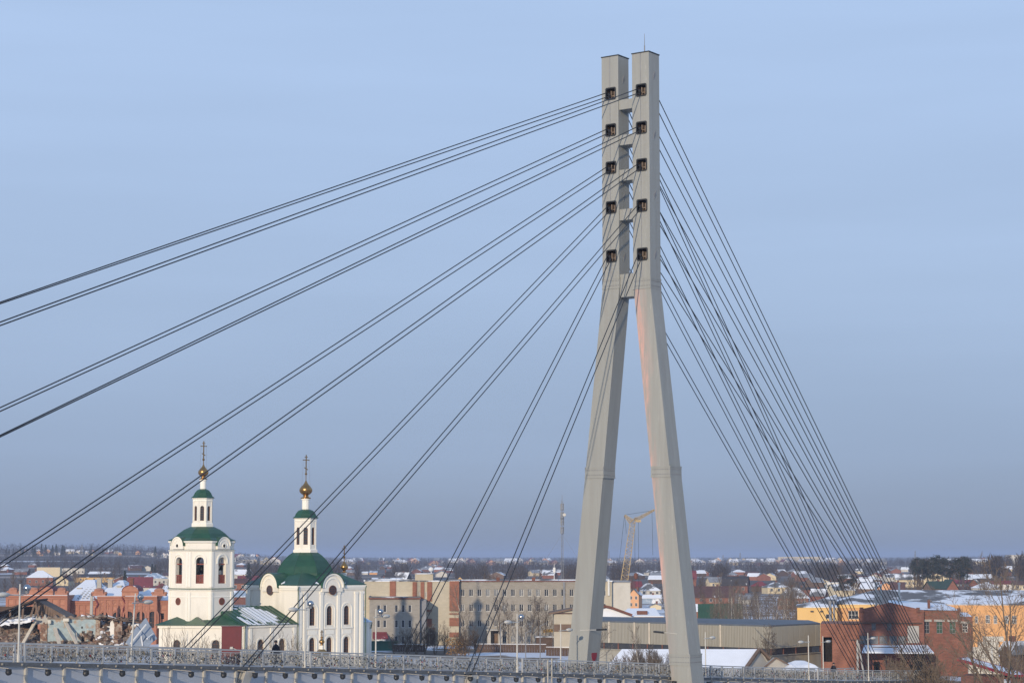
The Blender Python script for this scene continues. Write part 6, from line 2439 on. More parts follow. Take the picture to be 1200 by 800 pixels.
# ================================================================== HOUSES (mid distance)
HS = [
    # label, x0, x1, ridge, eave, foot, wall, roof, type, rz, depth, windows, extra
    ('orange brick house with broad white snow hipped roof beyond the ornate hall', 27.5, 61, 668, 676.5, 686, 'brick_orange', 'snow', 'hip', 10, .8, (4, 1)),
    ('long flat pale yellow building far behind the brick house with hipped roof', 43, 70, 663.2, 664.5, 675.5, 'pale_yellow', 'roof_grey', 'flat', 0, .4, None),
    ('long grey flat building joined on the right of the pale yellow one', 70, 99, 664.5, 665.5, 674, 'pale_wall', 'roof_grey', 'flat', 0, .4, (6, 1)),
    ('small yellow gabled house under the two thick stays at left', 65, 84, 674, 680, 686, 'pale_yellow', 'roof_brown', 'gy', -15, .9, (2, 1)),
    ('low house with black roof and yellow end wall beyond the ornate hall', 85, 133, 672.5, 676, 682, 'yellow_plaster', 'roof_dark', 'gx', 8, .4, (3, 1)),
    ('snowy roofed cluster house above the snow hall roof', 103, 130, 669.5, 672.5, 676, 'pale_wall', 'snow_patchy', 'gx', -8, .5, None),
    ('maroon sheet roofed barn with white snow end left of the bell tower', 148, 178, 676, 688, 693, 'pale_wall', 'roof_maroon', 'gx', 10, .6, None),
    ('blue grey hip roofed house with dusting of snow near the bell tower', 162, 196, 671, 677.5, 686, 'pale_wall', 'roof_blue', 'hip', 15, .8, (3, 1)),
    ('little house with maroon hipped roof touching the bell tower left side', 181, 196, 683, 688.5, 694, 'brick_red', 'roof_maroon', 'hip', 0, .9, None),
    ('low snowy roof house peeking between orange hall and bell tower', 190, 214, 686, 690, 696, 'pale_wall', 'snow', 'gx', -10, .7, None),
    ('snow roofed house right of the bell tower belfry', 272, 295, 667, 673, 678, 'pale_wall', 'snow_patchy', 'gx', -15, .7, None),
    ('maroon roofed house between bell tower and church gable', 277, 303, 674.5, 680, 686, 'brick_dark', 'roof_maroon', 'gx', 8, .6, None),
    ('brick house with dark roof between the bell tower and the church', 271, 289, 678, 683, 704, 'brick_orange', 'roof_brown', 'gx', 0, .8, (2, 2)),
    ('blue snow roofed shed low between bell tower and church', 270, 290, 692, 699, 708, 'brick_dark', 'roof_blue', 'gx', 0, .8, None),
    ('long red brick warehouse behind the three storey building', 436, 470, 677, 679.2, 695, 'brick_red', 'roof_slate_snow', 'gx', 0, .5, None),
    ('house with tall black mansard roof right of the church', 444, 466, 669, 678.5, 684, 'wood_dark', 'roof_dark', 'hip', 0, .8, None),
    ('blue grey snow roofed low shed behind the three storey building', 425, 458, 692, 696, 703, 'pale_wall', 'roof_blue', 'gx', 0, .5, None),
    ('dark house with steep snowy right slope right of the church', 461, 482, 670.5, 678.5, 684, 'wood_dark', 'roof_slate_snow', 'gx', -25, .8, None),
    ('small orange house with blue roof in the scrub right of the church', 433, 442, 668.5, 670.5, 673, 'orange_plaster', 'roof_blue', 'gx', 0, .8, None),
    ('tiny low white roofed house in the scrub left of the orange one', 424, 431, 669.5, 671, 673, 'pale_wall', 'snow', 'gx', 0, .8, None),
    ('small yellow gable poking above the grey block roof', 535, 543, 675.5, 679.5, 684, 'yellow_plaster', 'roof_dark', 'gy', 0, .9, None),
    ('maroon roofed house just right of the lattice crane', 733, 753, 681, 688, 697, 'brick_dark', 'roof_maroon', 'gx', 12, .8, (2, 1)),
    ('house with broad grey snow hipped roof right of the crane', 747, 774, 683, 692, 698, 'pale_wall', 'roof_slate_snow', 'hip', 12, .8, (3, 1)),
    ('small orange yellow house with grey roof at the crane foot', 737, 753, 690, 697, 713, 'peach_plaster', 'roof_slate_snow', 'gy', -20, 1.1, (2, 2)),
    ('low blue shed with snow roof between the pylon legs', 753, 775, 697, 700.5, 707, 'roof_blue', 'snow', 'gx', 0, .5, None),
    ('tiny yellow gabled hut between the pylon legs', 762, 775, 707, 710, 714, 'pale_yellow', 'roof_grey', 'gy', 0, .8, None),
    ('tall house with maroon mansard just right of the near leg', 802, 816, 668.5, 678, 688, 'brick_orange', 'roof_maroon', 'gambrel', 0, 1.0, (1, 1)),
    ('red brick house with wide dark brown roof and snow patch', 803, 861, 687, 699.8, 708, 'brick_orange', 'roof_brown', 'gx', 5, .45, (5, 1)),
    ('pale gabled house with grey roof left of the brick mansard house', 828, 849, 676, 682, 689, 'pale_yellow', 'roof_grey', 'gx', 15, .8, (2, 1)),
    ('brick house with black gambrel roof and white gabled dormer', 846.5, 880, 675, 686, 694.5, 'brick_red', 'roof_dark', 'gambrel', -12, .7, (3, 1)),
    ('yellow house with pale grey hipped roof beyond the bare trees', 895, 926, 682, 688, 695.5, 'pale_yellow', 'roof_slate_snow', 'hip', 12, .8, (3, 1)),
    ('brick house with lumpy snowy grey roof behind the yellow annex', 912, 951, 688, 700.5, 714, 'brick_orange', 'roof_slate_snow', 'hip', -10, .7, (4, 1)),
    ('brick outbuilding with dark roof above the yellow annex', 932, 951, 688, 690.5, 700, 'brick_red', 'roof_dark', 'gx', 10, .7, None),
    ('low brick house with snowy gable beside the green fence', 807, 840, 708, 716, 726, 'brick_orange', 'snow_patchy', 'gx', -18, .7, None),
    ('grey roofed shack among bare trees right of the green fence', 866, 880, 697, 702, 708, 'pale_wall', 'roof_grey', 'gx', 20, .8, None),
    ('white flat roofed cabin beyond the thin trees near the stays', 969, 984, 681, 682.5, 691, 'white_wall', 'snow', 'flat', 0, .6, (3, 1)),
    ('white long flat cabin right of the crossing stays', 993, 1009, 682.5, 683.5, 690, 'white_wall', 'snow', 'flat', 0, .5, (4, 1)),
    ('brown slate roofed house behind the yellow annex right end', 950, 972, 690, 698, 712, 'brick_dark', 'roof_slate_snow', 'gx', -25, .9, None),
    ('peach house with gable window and brown side roof among the stays', 1029, 1048, 682, 688.5, 702, 'peach_plaster', 'roof_slate_snow', 'gy', 0, 1.1, (2, 1)),
    ('dark brown roofed extension joined to the peach gabled house', 1046, 1061, 682, 692.5, 702, 'peach_plaster', 'roof_brown', 'gx', 0, .9, None),
    ('long pale yellow building with row of windows beyond the peach house', 1050, 1082, 673, 679, 688, 'pale_yellow', 'roof_slate_snow', 'gx', 0, .4, (7, 1)),
    ('pale yellow gable end building beneath the dark pines', 1083, 1112, 671.5, 677, 686, 'pale_yellow', 'roof_grey', 'gy', 0, 1.0, (3, 1)),
    ('house with big dark green roof and white dormer', 1085, 1119, 681, 689.5, 699, 'wood_brown', 'roof_green_dark', 'gx', 18, .7, (2, 1)),
    ('steep green gabled house with orange wall beside the dark green roof', 1104, 1124, 679, 690, 699, 'brick_orange', 'roof_green_dark', 'gy', 20, 1.0, (2, 1)),
    ('low white roofed house in front of the dark green roofed one', 1083, 1104, 688.5, 692, 698, 'pale_wall', 'snow', 'gx', -8, .6, None),
    ('long low house with maroon picket fence colour roof beyond the trees', 1112, 1139, 679.5, 683.5, 689, 'pale_wall', 'roof_maroon', 'gx', 0, .4, None),
    ('small orange gabled house beneath the bare slope at right', 1128, 1142, 667.5, 672.5, 680, 'brick_orange', 'roof_slate_snow', 'gy', 15, .9, (1, 1)),
    ('dark brown barn with snow dusted roof right of the green roofs', 1121, 1142, 687, 690, 696, 'wood_dark', 'roof_brown', 'gx', 0, .5, None),
    ('long maroon roofed house seen through the right hand branches', 1162, 1192, 680.5, 684, 691, 'white_wall', 'roof_maroon', 'gx', 0, .4, (4, 1)),
    ('pale yellow house at the right edge behind the branches', 1189, 1212, 681, 685, 692, 'pale_yellow', 'roof_brown', 'gx', 0, .6, (3, 1)),
    ('tall pale apartment block on the skyline at the right edge', 1183, 1240, 649, 650, 664, 'pale_wall', 'roof_grey', 'flat', 0, .3, (12, 4)),
    ('long snowy roofed farm building on the right hand slope', 1137, 1160, 654.5, 657.5, 662, 'pale_yellow', 'snow', 'gx', 0, .5, None),
]
for row in HS:
    house(*row)
NAMED = len(LOS)
# green fence behind the bare trees
p0, p1 = G(818, 728), G(872, 727)
t = thing('green_fence', 'dark green sheet metal fence behind the row of bare trees', 'fence', p0, math.degrees(math.atan2(p1.y - p0.y, p1.x - p0.x)))
L = (p1 - p0).length
hh = P(845, 707, p0.y).z
me = MB().box(0, .98, 0, .05, 0, hh).mesh('panel', 'green_fence')
for k in range(int(L)):
    link('panel', me, t, (k, 0, 0))
MB().box(0, L, .06, .14, hh * .8, hh * .83).obj('rail', 'wood_dark', t)

# filler houses in the settlement, standing among the named ones
FILL = [('snow roofed cottage half hidden in the scrub beyond the river bank', 'snow'), ('grey roofed cottage half hidden in the bare scrub', 'roof_grey'), ('brown roofed cottage half hidden among bare trees', 'roof_brown')]
r_ = random.Random(21)
spots = []
for (xa, xb, ya, yb, n) in ((0, 200, 664, 684, 34), (275, 300, 660, 700, 6), (400, 530, 664, 676, 18), (700, 780, 674, 690, 14), (800, 1010, 672, 706, 70), (1010, 1200, 668, 700, 66), (580, 690, 672, 679, 6)):
    for k in range(n):
        spots.append((r_.uniform(xa, xb), r_.uniform(ya, yb)))
spots.sort(key=lambda v: v[1])
for x, y in spots:
    if any(a - 3 < x < c + 3 and yr - 12 < y < yr + 16 for a, c, zh, yr in LOS[:NAMED]):
        continue
    g = G(x, y)
    w_px = r_.uniform(9, 15) * 2400 / g.y
    hp = 2400 / g.y
    i = r_.choice([0, 0, 1, 1, 2, 0])
    mt = r_.choice([['snow', 'snow_patchy', 'roof_slate_snow'], ['roof_grey', 'roof_slate_snow'], ['roof_brown', 'roof_maroon', 'roof_dark']][i])
    wl = r_.choice(['brick_orange', 'brick_dark', 'wood_brown', 'pale_yellow', 'pale_wall', 'wood_dark', 'brick_red'])
    tone = {'brick_orange': 'orange brick', 'brick_dark': 'dark brick', 'wood_brown': 'brown', 'pale_yellow': 'yellowish', 'pale_wall': 'grey', 'wood_dark': 'black timber', 'brick_red': 'red brick'}[wl]
    rt_ = {'snow': 'snow', 'snow_patchy': 'patchy snow', 'roof_slate_snow': 'snow streaked slate', 'roof_grey': 'grey', 'roof_brown': 'brown', 'roof_maroon': 'maroon', 'roof_dark': 'black'}[mt]
    house(f'small {tone} cottage with {rt_} roof near {near_mark(x)}', x - w_px / 2, x + w_px / 2, y - 5.5 * hp, y - 2.9 * hp, y, wl, mt, r_.choice(['gx', 'gx', 'gy', 'hip']), r_.uniform(-30, 30), .8, (2, 1) if g.y < 800 else None, 'small cottages scattered through the settlement', chim=g.y < 900)

# ---------------------------------------------------------------- distant village
def vmesh(wm, rm, typ):
    b = MB()
    b.cur = 0
    b.box(-6, 6, -5, 5, -3, 4.5)
    b.cur = 1
    if typ == 0:
        b.loft([[(-6.5, -5.5, 4.5), (6.5, -5.5, 4.5), (6.5, 5.5, 4.5), (-6.5, 5.5, 4.5)], [(-6, -.2, 9), (6, -.2, 9), (6, .2, 9), (-6, .2, 9)]])
    else:
        b.loft([[(-6.5, -5.5, 4.5), (6.5, -5.5, 4.5), (6.5, 5.5, 4.5), (-6.5, 5.5, 4.5)], [(-.2, -5.2, 9.5), (.2, -5.2, 9.5), (.2, 5.2, 9.5), (-.2, 5.2, 9.5)]])
        b.cur = 0
        b.prism([(-5.8, 4.5), (5.8, 4.5), (0, 9.1)], -5.55, -5.4)
    b.cur = 2
    for x in (-3, 3):
        b.box(x - .8, x + .8, -5.6, -5.02, 1.2, 3)
    return b.mesh('village_house', [wm, rm, 'glass'])


VK = [('white_wall', 'snow', 0), ('pale_yellow', 'roof_slate_snow', 1), ('peach_plaster', 'roof_maroon', 1), ('brick_orange', 'roof_slate_snow', 0), ('white_wall', 'roof_maroon', 1), ('pale_wall', 'roof_grey', 0), ('white_wall', 'roof_slate_snow', 1), ('orange_plaster', 'snow', 1), ('pale_yellow', 'snow', 0)]
VM = [vmesh(*k) for k in VK]
r_ = random.Random(33)
def village(n, xa, xb, za, zb, group, lab, sc=(.8, 1.7)):
    for k in range(n):
        px = r_.uniform(xa, xb)
        Zv = r_.uniform(za, zb)
        x = (px - 600) / 2400 * Zv
        i = r_.randrange(len(VM))
        o = link('village_house', VM[i], None, (x, Zv, ground_z(x, Zv)), r_.uniform(-40, 40))
        s = r_.uniform(*sc)
        o.scale = (s * r_.uniform(.8, 1.5), s, s)
        nm = ['white walled', 'pale yellow', 'peach', 'orange brick', 'white walled red roofed', 'grey', 'white grey roofed', 'orange', 'pale yellow snow roofed'][i]
        tag(o, f'{nm} house {lab}', 'house', group)


village(55, 400, 660, 4300, 6300, 'houses of the distant village left of the pylon', 'in the distant village left of the pylon')
village(20, 700, 780, 4300, 6300, 'houses of the distant village between the legs', 'in the distant village seen between the pylon legs')
village(62, 800, 1030, 4000, 6300, 'houses of the distant village right of the pylon', 'in the distant village right of the pylon')
village(28, 0, 215, 3100, 4100, 'houses on the distant hill at left', 'on the distant wooded hill at the left', (.45, .85))
village(14, 270, 330, 3300, 4800, 'distant houses between tower and church', 'far away between the bell tower and the church dome')
village(10, 1050, 1190, 2500, 4200, 'distant houses on the right rise', 'far away on the right hand rise')
# larger pale blocks of flats on the right of the village
for k, px in enumerate((915, 922, 930, 938, 946, 953)):
    Zv = 6100 + 60 * k
    x = (px - 600) / 2400 * Zv
    b = MB()
    b.facade(24, 17, [(2 + 4 * i, 2 + 3.6 * j, 3.8 + 4 * i, 3.8 + 3.6 * j) for i in range(5) for j in range(4)], .5, -12, 0, 0)
    b.add([(-12, .5, 0), (12, .5, 0), (12, .5, 17), (-12, .5, 17)], [(0, 1, 2, 3)])
    b.box(-12, 12, .6, 12, 0, 17)
    o = link('apartment_block', b.mesh('apartment_block', 'pale_yellow'), None, (x, Zv, ground_z(x, Zv)))
    tag(o, 'pale block of flats in the far village, right of the pylon', 'apartment block', 'pale blocks of flats far right of the pylon')

# ================================================================== MASTS AND CRANE
def lattice(b, a, c, w0, w1, n, t=.06):
    """square lattice mast from a to c"""
    a, c = Vector(a), Vector(c)
    d = (c - a).normalized()
    u = d.orthogonal().normalized()
    if abs(d.z) > .7:
        u = (Vector((1, 0, 0)) - d * d.x).normalized()
    v = d.cross(u)
    def corner(k, f):
        w_ = (w0 + (w1 - w0) * f) / 2
        sx, sy = ((-1, -1), (1, -1), (1, 1), (-1, 1))[k]
        return a + (c - a) * f + u * w_ * sx + v * w_ * sy
    for k in range(4):
        b.tube(corner(k, 0), corner(k, 1), t, t * .8, 4)
    for i in range(n):
        f0, f1 = i / n, (i + 1) / n
        for k in range(4):
            q = (k + 1) % 4
            b.tube(corner(k, f0), corner(q, f0), t * .55, n=3)
            if i % 2:
                b.tube(corner(k, f0), corner(q, f1), t * .55, n=3)
            else:
                b.tube(corner(q, f0), corner(k, f1), t * .55, n=3)


Z = 470
g0 = P(659, 700, Z)
t = thing('radio_mast', 'slender grey lattice radio mast with antennas rising behind the long grey block', 'mast', (g0.x, Z, 0), 0)
zt2 = hz(586, Z)
b = MB()
lattice(b, (0, 0, 0), (0, 0, zt2), .6, .35, 44, .055)
b.obj('lattice', 'lattice_grey', t)
for zz_ in (zt2 - 1.5, zt2 - 3.5, hz(611, Z), hz(621, Z)):
    b = MB()
    for k in range(3):
        a = 2 * math.pi * k / 3 + .4
        b.box(.36 * math.cos(a) - .09, .36 * math.cos(a) + .09, .36 * math.sin(a) - .07, .36 * math.sin(a) + .07, zz_ - .8, zz_ + .8)
    b.obj('antenna', 'lattice_grey', t)
b = MB()
b.M = Matrix.Translation((.5, -.6, hz(603, Z))) @ Matrix.Rotation(R(80), 4, 'X')
b.lathe([(.1, -.2), (.3, -.15), (.4, .0), (.36, .1)], 12)
b.obj('dish', 'pale_wall', t)
MB().tube((0, 0, zt2), (0, 0, zt2 + 1.2), .05).obj('tip_rod', 'lattice_grey', t)
for sx in (-1, 1):
    MB().tube((0, 0, hz(625, Z)), (sx * 11, 3, 6), .02, n=3).obj('guy_wire', 'lattice_grey', t)
g0 = P(648.5, 690, 445)
t = thing('roof_antenna', 'short pale whip antenna on the roof edge of the grey block', 'antenna', (g0.x, 436, hz(681, 425) + .2), 0)
MB().tube((0, 0, 0), (0, 0, 3.4), .09, .05).obj('pole', 'window_white', t)
MB().box(-.25, .25, -.1, .1, 1.6, 2.6).obj('antenna', 'window_white', t)

Zk = 445
ck = P(727, 720, Zk)
crane = thing('lattice_crane', 'yellow lattice boom crane with short jib leaning between the pylon legs', 'crane', (ck.x, Zk, 0), 0)
def kp(px, py, y=0):
    p_ = P(px, py, Zk)
    return Vector((p_.x - ck.x, y, p_.z))
b = MB()
base_p, top_p = kp(726.5, 716), kp(741.5, 612)
base_p = base_p + (base_p - top_p) * .35
lattice(b, base_p, top_p, 1.9, 1.1, 34, .075)
b.obj('boom', 'crane_yellow', crane)
b = MB()
lattice(b, kp(741, 612), kp(746, 606.5), .8, .5, 3, .07)
lattice(b, kp(744, 609.5), kp(767, 597), .55, .25, 9, .07)
b.obj('jib', 'crane_yellow', crane)
b = MB()
lattice(b, kp(740, 611), kp(732, 603.5), .8, .3, 4, .08)
b.obj('rear_strut', 'crane_yellow', crane)
b = MB()
b.box(kp(742, 0).x - .2, kp(746, 0).x + .2, -.4, .4, kp(741, 611.5).z, kp(741, 609).z)
b.obj('head', 'crane_yellow', crane)
for a, c in (((732, 603), (764, 598)), ((732, 603), (734, 625)), ((731.8, 604), (726, 655)), ((748, 610), (748.5, 695)), ((743.8, 612), (744.3, 690)), ((764, 598), (765, 650))):
    MB().tube(kp(*a), kp(*c), .035, n=3).obj('cable', 'steel_dark', crane)
b = MB()
b.lathe([(.05, .8), (.4, .6), (.5, 0), (.35, -.5), (.1, -.7)], 8, kp(745.2, 675))
b.obj('hook_block', 'brick_dark', crane)
b = MB()
b.box(-4, 4, -2, 2, .6, 2.4)
b.box(-3, 0, -1.6, 1.6, 2.4, 4.6)
b.obj('cab', 'crane_yellow', crane)
MB().box(-4.2, 4.2, -2.3, 2.3, 0, .6).obj('tracks', 'rubber', crane)
# orange thing = truck crane by the far leg
g0 = G(677, 757)
t = thing('truck_crane', 'orange truck crane with folded boom parked left of the far pylon leg', 'crane truck', g0, 6)
MB().beam((-7, 0, 3.1), (5, 0, 3.9), .6, .6).obj('boom', 'car_orange', t)
b = MB()
b.box(-5, 4, -1.2, 1.2, 1.0, 1.5)
b.box(-1.5, 1.0, -1.1, 1.1, 1.5, 2.8)
b.obj('chassis', 'wood_dark', t)
b = MB()
b.box(2.4, 4.6, -1.2, 1.2, 1.2, 3.0)
b.obj('cab', 'red_paint', t)
for x in (-3.8, -2.4, 3.2):
    for y in (-1.1, 1.1):
        b = MB()
        b.M = Matrix.Translation((x, y, .55)) @ Matrix.Rotation(R(90), 4, 'X')
        b.lathe([(.55, -.18), (.55, .18)], 12)
        b.obj('wheel', 'rubber', t)
g0 = G(684, 757.5)
# vans / cars near the block
def car(px, py, body, label, rz, van=False):
    g_ = G(px, py)
    t_ = thing('van' if van else 'parked_car', label, 'van' if van else 'car', g_, rz)
    b_ = MB()
    h_ = 2.1 if van else 1.45
    if van:
        sec = [(-2.4, .35), (2.4, .35), (2.4, 1.1), (2.0, 1.3), (1.5, h_), (-2.35, h_)]
    else:
        sec = [(-2.2, .35), (2.2, .35), (2.2, .75), (1.2, .95), (.6, h_), (-1.1, h_), (-1.8, .95), (-2.2, .9)]
    b_.prism(sec, -.88, .88)
    b_.obj('body', body, t_)
    b_ = MB()
    b_.box(-1.0, .55 if not van else 1.4, -.90, .90, h_ - .5, h_ - .12)
    b_.obj('windows', 'glass', t_)
    for x in (-1.4, 1.4):
        for y in (-.86, .86):
            b_ = MB()
            b_.M = Matrix.Translation((x, y, .33)) @ Matrix.Rotation(R(90), 4, 'X')
            b_.lathe([(.33, -.1), (.33, .1)], 12)
            b_.obj('wheel', 'rubber', t_)


car(692, 757, 'white_wall', 'pale van parked beside the orange truck crane', 12, True)
g0 = G(638, 761)
t = thing('dark_kiosk', 'dark brown boxy kiosk before the grey block, right of the white lamp post', 'kiosk', g0, 2)
w_ = 19 * g0.y / 2400
hk = P(638, 752, g0.y).z
MB().box(-w_ / 2, w_ / 2, 0, 3, 0, max(2.4, P(638, 751, g0.y).z)).obj('body', 'wood_dark', t)
MB().box(-w_ / 2 - .2, w_ / 2 + .2, -.2, 3.2, max(2.4, P(638, 751, g0.y).z), max(2.4, P(638, 751, g0.y).z) + .2).obj('roof', 'roof_slate_snow', t)
# dark low sheds / fences in front of the grey block
for (xa, xb, yb, h_, lab) in ((556, 640, 764, 1.5, 'low dark plank fence running before the long grey block'), (640, 700, 768, 1.5, 'dark snow topped plank fence behind the far leg lamp'), (460, 500, 763, 1.3, 'low brown fence before the three storey grey building')):
    a_, c_ = G(xa, yb), G(xb, yb + .5)
    t = thing('plank_fence', lab, 'fence', a_, math.degrees(math.atan2(c_.y - a_.y, c_.x - a_.x)))
    L = (c_ - a_).length
    n = int(L / .5)
    me = MB().box(0, .47, 0, .04, 0, h_).mesh('plank', 'wood_dark')
    for k in range(n):
        link('plank', me, t, (k * .5, 0, rnd.uniform(-.06, .06)))
    MB().box(0, L, .05, .12, h_ * .7, h_ * .8).obj('rail', 'wood_brown', t)
    MB().box(0, L, -.03, .1, h_ + .07, h_ + .16).obj('snow_cap', 'snow', t)
# thin utility poles around the yard
for px, yt, yb in ((586.5, 728, 768), (616, 738, 770), (633, 730, 768), (679, 738, 772)):
    Zp = 330
    g_ = P(px, yb, Zp)
    t = thing('yard_light', 'thin dark yard light pole before the long grey block', 'pole', (g_.x, Zp, 0), 0, 'thin poles before the grey block')
    H = hz(yt, Zp)
    MB().tube((0, 0, 0), (0, 0, H - .4), .09, .06, 6).obj('pole', 'lattice_grey', t)
    MB().tube((0, 0, H - .4), (.9, 0, H), .05, .04, 5).obj('arm', 'lattice_grey', t)
# far pylons on the horizon
for px, yt in ((98.5, 638.5), (866, 647), (692.5, 645), (1070, 645), (713, 645), (846, 650)):
    Zp = 3600 if px < 200 else 5200
    x = (px - 600) / 2400 * Zp
    zg = ground_z(x, Zp)
    b = MB()
    lattice(b, (0, 0, 0), (0, 0, P(px, yt, Zp).z - zg), 5, 1.5, 8, .5)
    o = b.obj('transmission_mast', 'lattice_grey', None)
    o.location = (x, Zp, zg)
    tag(o, 'tiny transmission mast on the far horizon', 'mast', 'transmission masts on the horizon')


# ================================================================== TREES
def tree_mesh(seed, H, levels=3, nb=(13, 7, 5), spread=.9, bark='bark', trunk_r=.2, up=.25, clear=.2, twig_r=.022, lean=0.0, trunks=1):
    r_ = random.Random(seed)
    tb_, cb_ = MB(), MB()

    def grow(bb, p, d, L, rad, lvl):
        n = 4 if lvl == 0 else (3 if lvl == 1 else 2)
        pts = [p]
        dirs = [d]
        for i in range(n):
            d = (d + Vector((r_.uniform(-1, 1), r_.uniform(-1, 1), r_.uniform(-.6, 1) * .8)) * (.10 if lvl == 0 else .22) + Vector((0, 0, up * .35 * (lvl > 0)))).normalized()
            p = p + d * (L / n)
            pts.append(p)
            dirs.append(d)
        for i in range(n):
            ra = rad * (1 - .8 * i / n)
            rb = rad * (1 - .8 * (i + 1) / n)
            bb.tube(pts[i], pts[i + 1], max(ra, twig_r * .8), max(rb, twig_r * .5), 6 if lvl == 0 else (4 if lvl == 1 else 3), cap=False)
        if lvl < levels:
            k_n = nb[min(lvl, len(nb) - 1)]
            for k in range(k_n):
                f = (clear if lvl == 0 else .15) + (1 - (clear if lvl == 0 else .15)) * (k + r_.random()) / k_n
                i = min(n - 1, int(f * n))
                q = pts[i].lerp(pts[i + 1], f * n - i)
                dd = dirs[i + 1]
                a = r_.uniform(0, 2 * math.pi) if lvl else (k * 2.4 + r_.uniform(-.4, .4))
                u = dd.orthogonal().normalized()
                v = dd.cross(u)
                side = u * math.cos(a) + v * math.sin(a)
                ang = spread * r_.uniform(.65, 1.15)
                nd = (dd * math.cos(ang) + side * math.sin(ang)).normalized()
                ln = L * ((.50 if lvl == 0 else .55) * (1.15 - .75 * f)) * r_.uniform(.7, 1.2)
                grow(cb_, q, nd, ln, max(rad * (1 - .8 * f) * .5, twig_r), lvl + 1)
    for q in range(trunks):
        off = Vector((r_.uniform(-.6, .6), r_.uniform(-.6, .6), 0)) * (trunks > 1)
        d0 = Vector((lean + r_.uniform(-.25, .25) * (trunks > 1), r_.uniform(-.05, .05), 1)).normalized()
        grow(tb_, off, d0, H * (1 if q == 0 else r_.uniform(.75, .95)), trunk_r, 0)
    crown = 'bark_grey' if bark == 'birch_bark' else bark
    return tb_.mesh('trunk', bark), cb_.mesh('crown', crown)


def put_tree(meshes, loc, rz, sc, name, label, cat='tree', group=None):
    t = thing(name, label, cat, loc, rz, group)
    t.scale = (sc, sc, sc)
    link('trunk', meshes[0], t)
    link('crown', meshes[1], t)
    return t


T1 = [tree_mesh(s, 10, 3, (14, 7, 5), .85, b_, .16, .3, .15, .025) for s, b_ in ((1, 'bark'), (2, 'bark_warm'), (3, 'bark_grey'))]
T2 = [tree_mesh(s, 9, 3, (12, 7, 5), .7, b_, .14, .45, .05, .022, trunks=3) for s, b_ in ((5, 'bark_warm'), (6, 'bark'))]
BIR = [tree_mesh(s, 11, 3, (16, 7, 4), .55, 'birch_bark', .13, .35, .2, .018) for s in (8, 9)]
BUSH = [tree_mesh(s, 4, 2, (12, 8), .7, b_, .04, .4, .02, .016, trunks=7) for s, b_ in ((11, 'bark_warm'), (12, 'bark'), (13, 'bark_grey'))]
SAP = [tree_mesh(s, 4.2, 2, (7, 4), .5, 'bark', .03, .5, .15, .011, trunks=3) for s in (14, 15)]
r_ = random.Random(77)
def at_px(px, py_base_Z, Zd):
    p_ = P(px, 760, Zd)
    return Vector((p_.x, Zd, ground_z(p_.x, Zd)))


# right-hand foreground trees: leaning birches
RT = tree_mesh(21, 17, 3, (13, 6, 5), .75, 'bark_warm', .26, .12, .25, .02, lean=-.30)
RT2 = tree_mesh(22, 17, 3, (12, 6, 5), .8, 'bark_warm', .22, .12, .25, .02, lean=-.16)
RT3 = tree_mesh(23, 15, 3, (12, 6, 5), .85, 'bark_warm', .18, .12, .2, .019, lean=.15)
for px, Zd, ms_, sc, lab in ((1184, 215, RT, 1.0, 'tall bare tree leaning left at the right edge, pale forked trunk'), (1168, 222, RT2, .98, 'upright tall bare tree left of the leaning one at the right edge'), (1212, 210, RT, 1.0, 'bare tree mostly outside the right edge, branches reaching in'),
                             (1140, 240, RT3, .8, 'medium bare tree before the red trimmed shed'), (1196, 232, RT2, 1.05, 'thin tall bare tree close to the right edge')):
    put_tree(ms_, at_px(px, 0, Zd), r_.uniform(-15, 15) if ms_ is RT else r_.uniform(0, 360), sc, 'bare_tree', lab)
TH = [tree_mesh(s, 9, 3, (12, 8, 5), .75, 'bark_warm', .12, .35, .03, .022, lean=-.35, trunks=3) for s in (31, 32)]
for k, (px, Zd, sc) in enumerate(((1066, 236, .55), (1074, 228, .75), (1084, 232, .95), (1093, 222, 1.05), (1103, 228, 1.1), (1112, 218, 1.15), (1121, 226, 1.05), (1130, 216, .9), (1088, 214, .8), (1106, 210, .95), (1139, 224, .8), (1097, 240, 1.1), (1117, 205, .8), (1076, 240, .8))):
    put_tree(TH[k % 2], at_px(px, 0, Zd), r_.uniform(-25, 25), sc, 'bare_thicket', f'{["lowest", "middling", "tall", "leaning", "spreading", "ragged", "dense"][k % 7]} tangled bare bush at the bridge end below {near_mark(px)}', 'tree', 'bare thicket at the bridge end')
# thicket between the legs with a birch
for k, (px, Zd, sc) in enumerate(((724, 288, .85), (733, 290, .95), (741, 286, 1.05), (756, 288, 1.1), (764, 290, 1.15), (772, 286, 1.0), (780, 290, .9), (748, 292, 1.0), (729, 284, .7), (767, 284, .9))):
    put_tree(BUSH[k % 3], at_px(px, 0, Zd), r_.uniform(0, 360), sc * 1.15, 'bare_shrub', f'{["low", "broad", "tall"][k % 3]} dense brown shrub before the snow roofed barn, near {near_mark(px)}', 'shrub', 'brown shrubs between the pylon legs')
put_tree(BIR[0], at_px(751, 0, 283), 0, .68, 'birch_tree', 'slim white birch rising from the shrubs between the pylon legs', 'tree')
# shrubs against the church
for k in range(26):
    px = 196 + k * 6.4 + r_.uniform(-2, 2)
    Zd = 322 - (0 if px < 283 else 0)
    if px > 348:
        Zd = 326
    if 318 < px < 328:
        continue
    put_tree(SAP[k % 2], at_px(px, 0, Zd - r_.uniform(0, 4)), r_.uniform(0, 360), r_.uniform(1.0, 1.6), 'bare_shrub', f'thin leafless sapling against the white church wall below {near_mark(px)}', 'shrub', 'leafless saplings along the church wall')
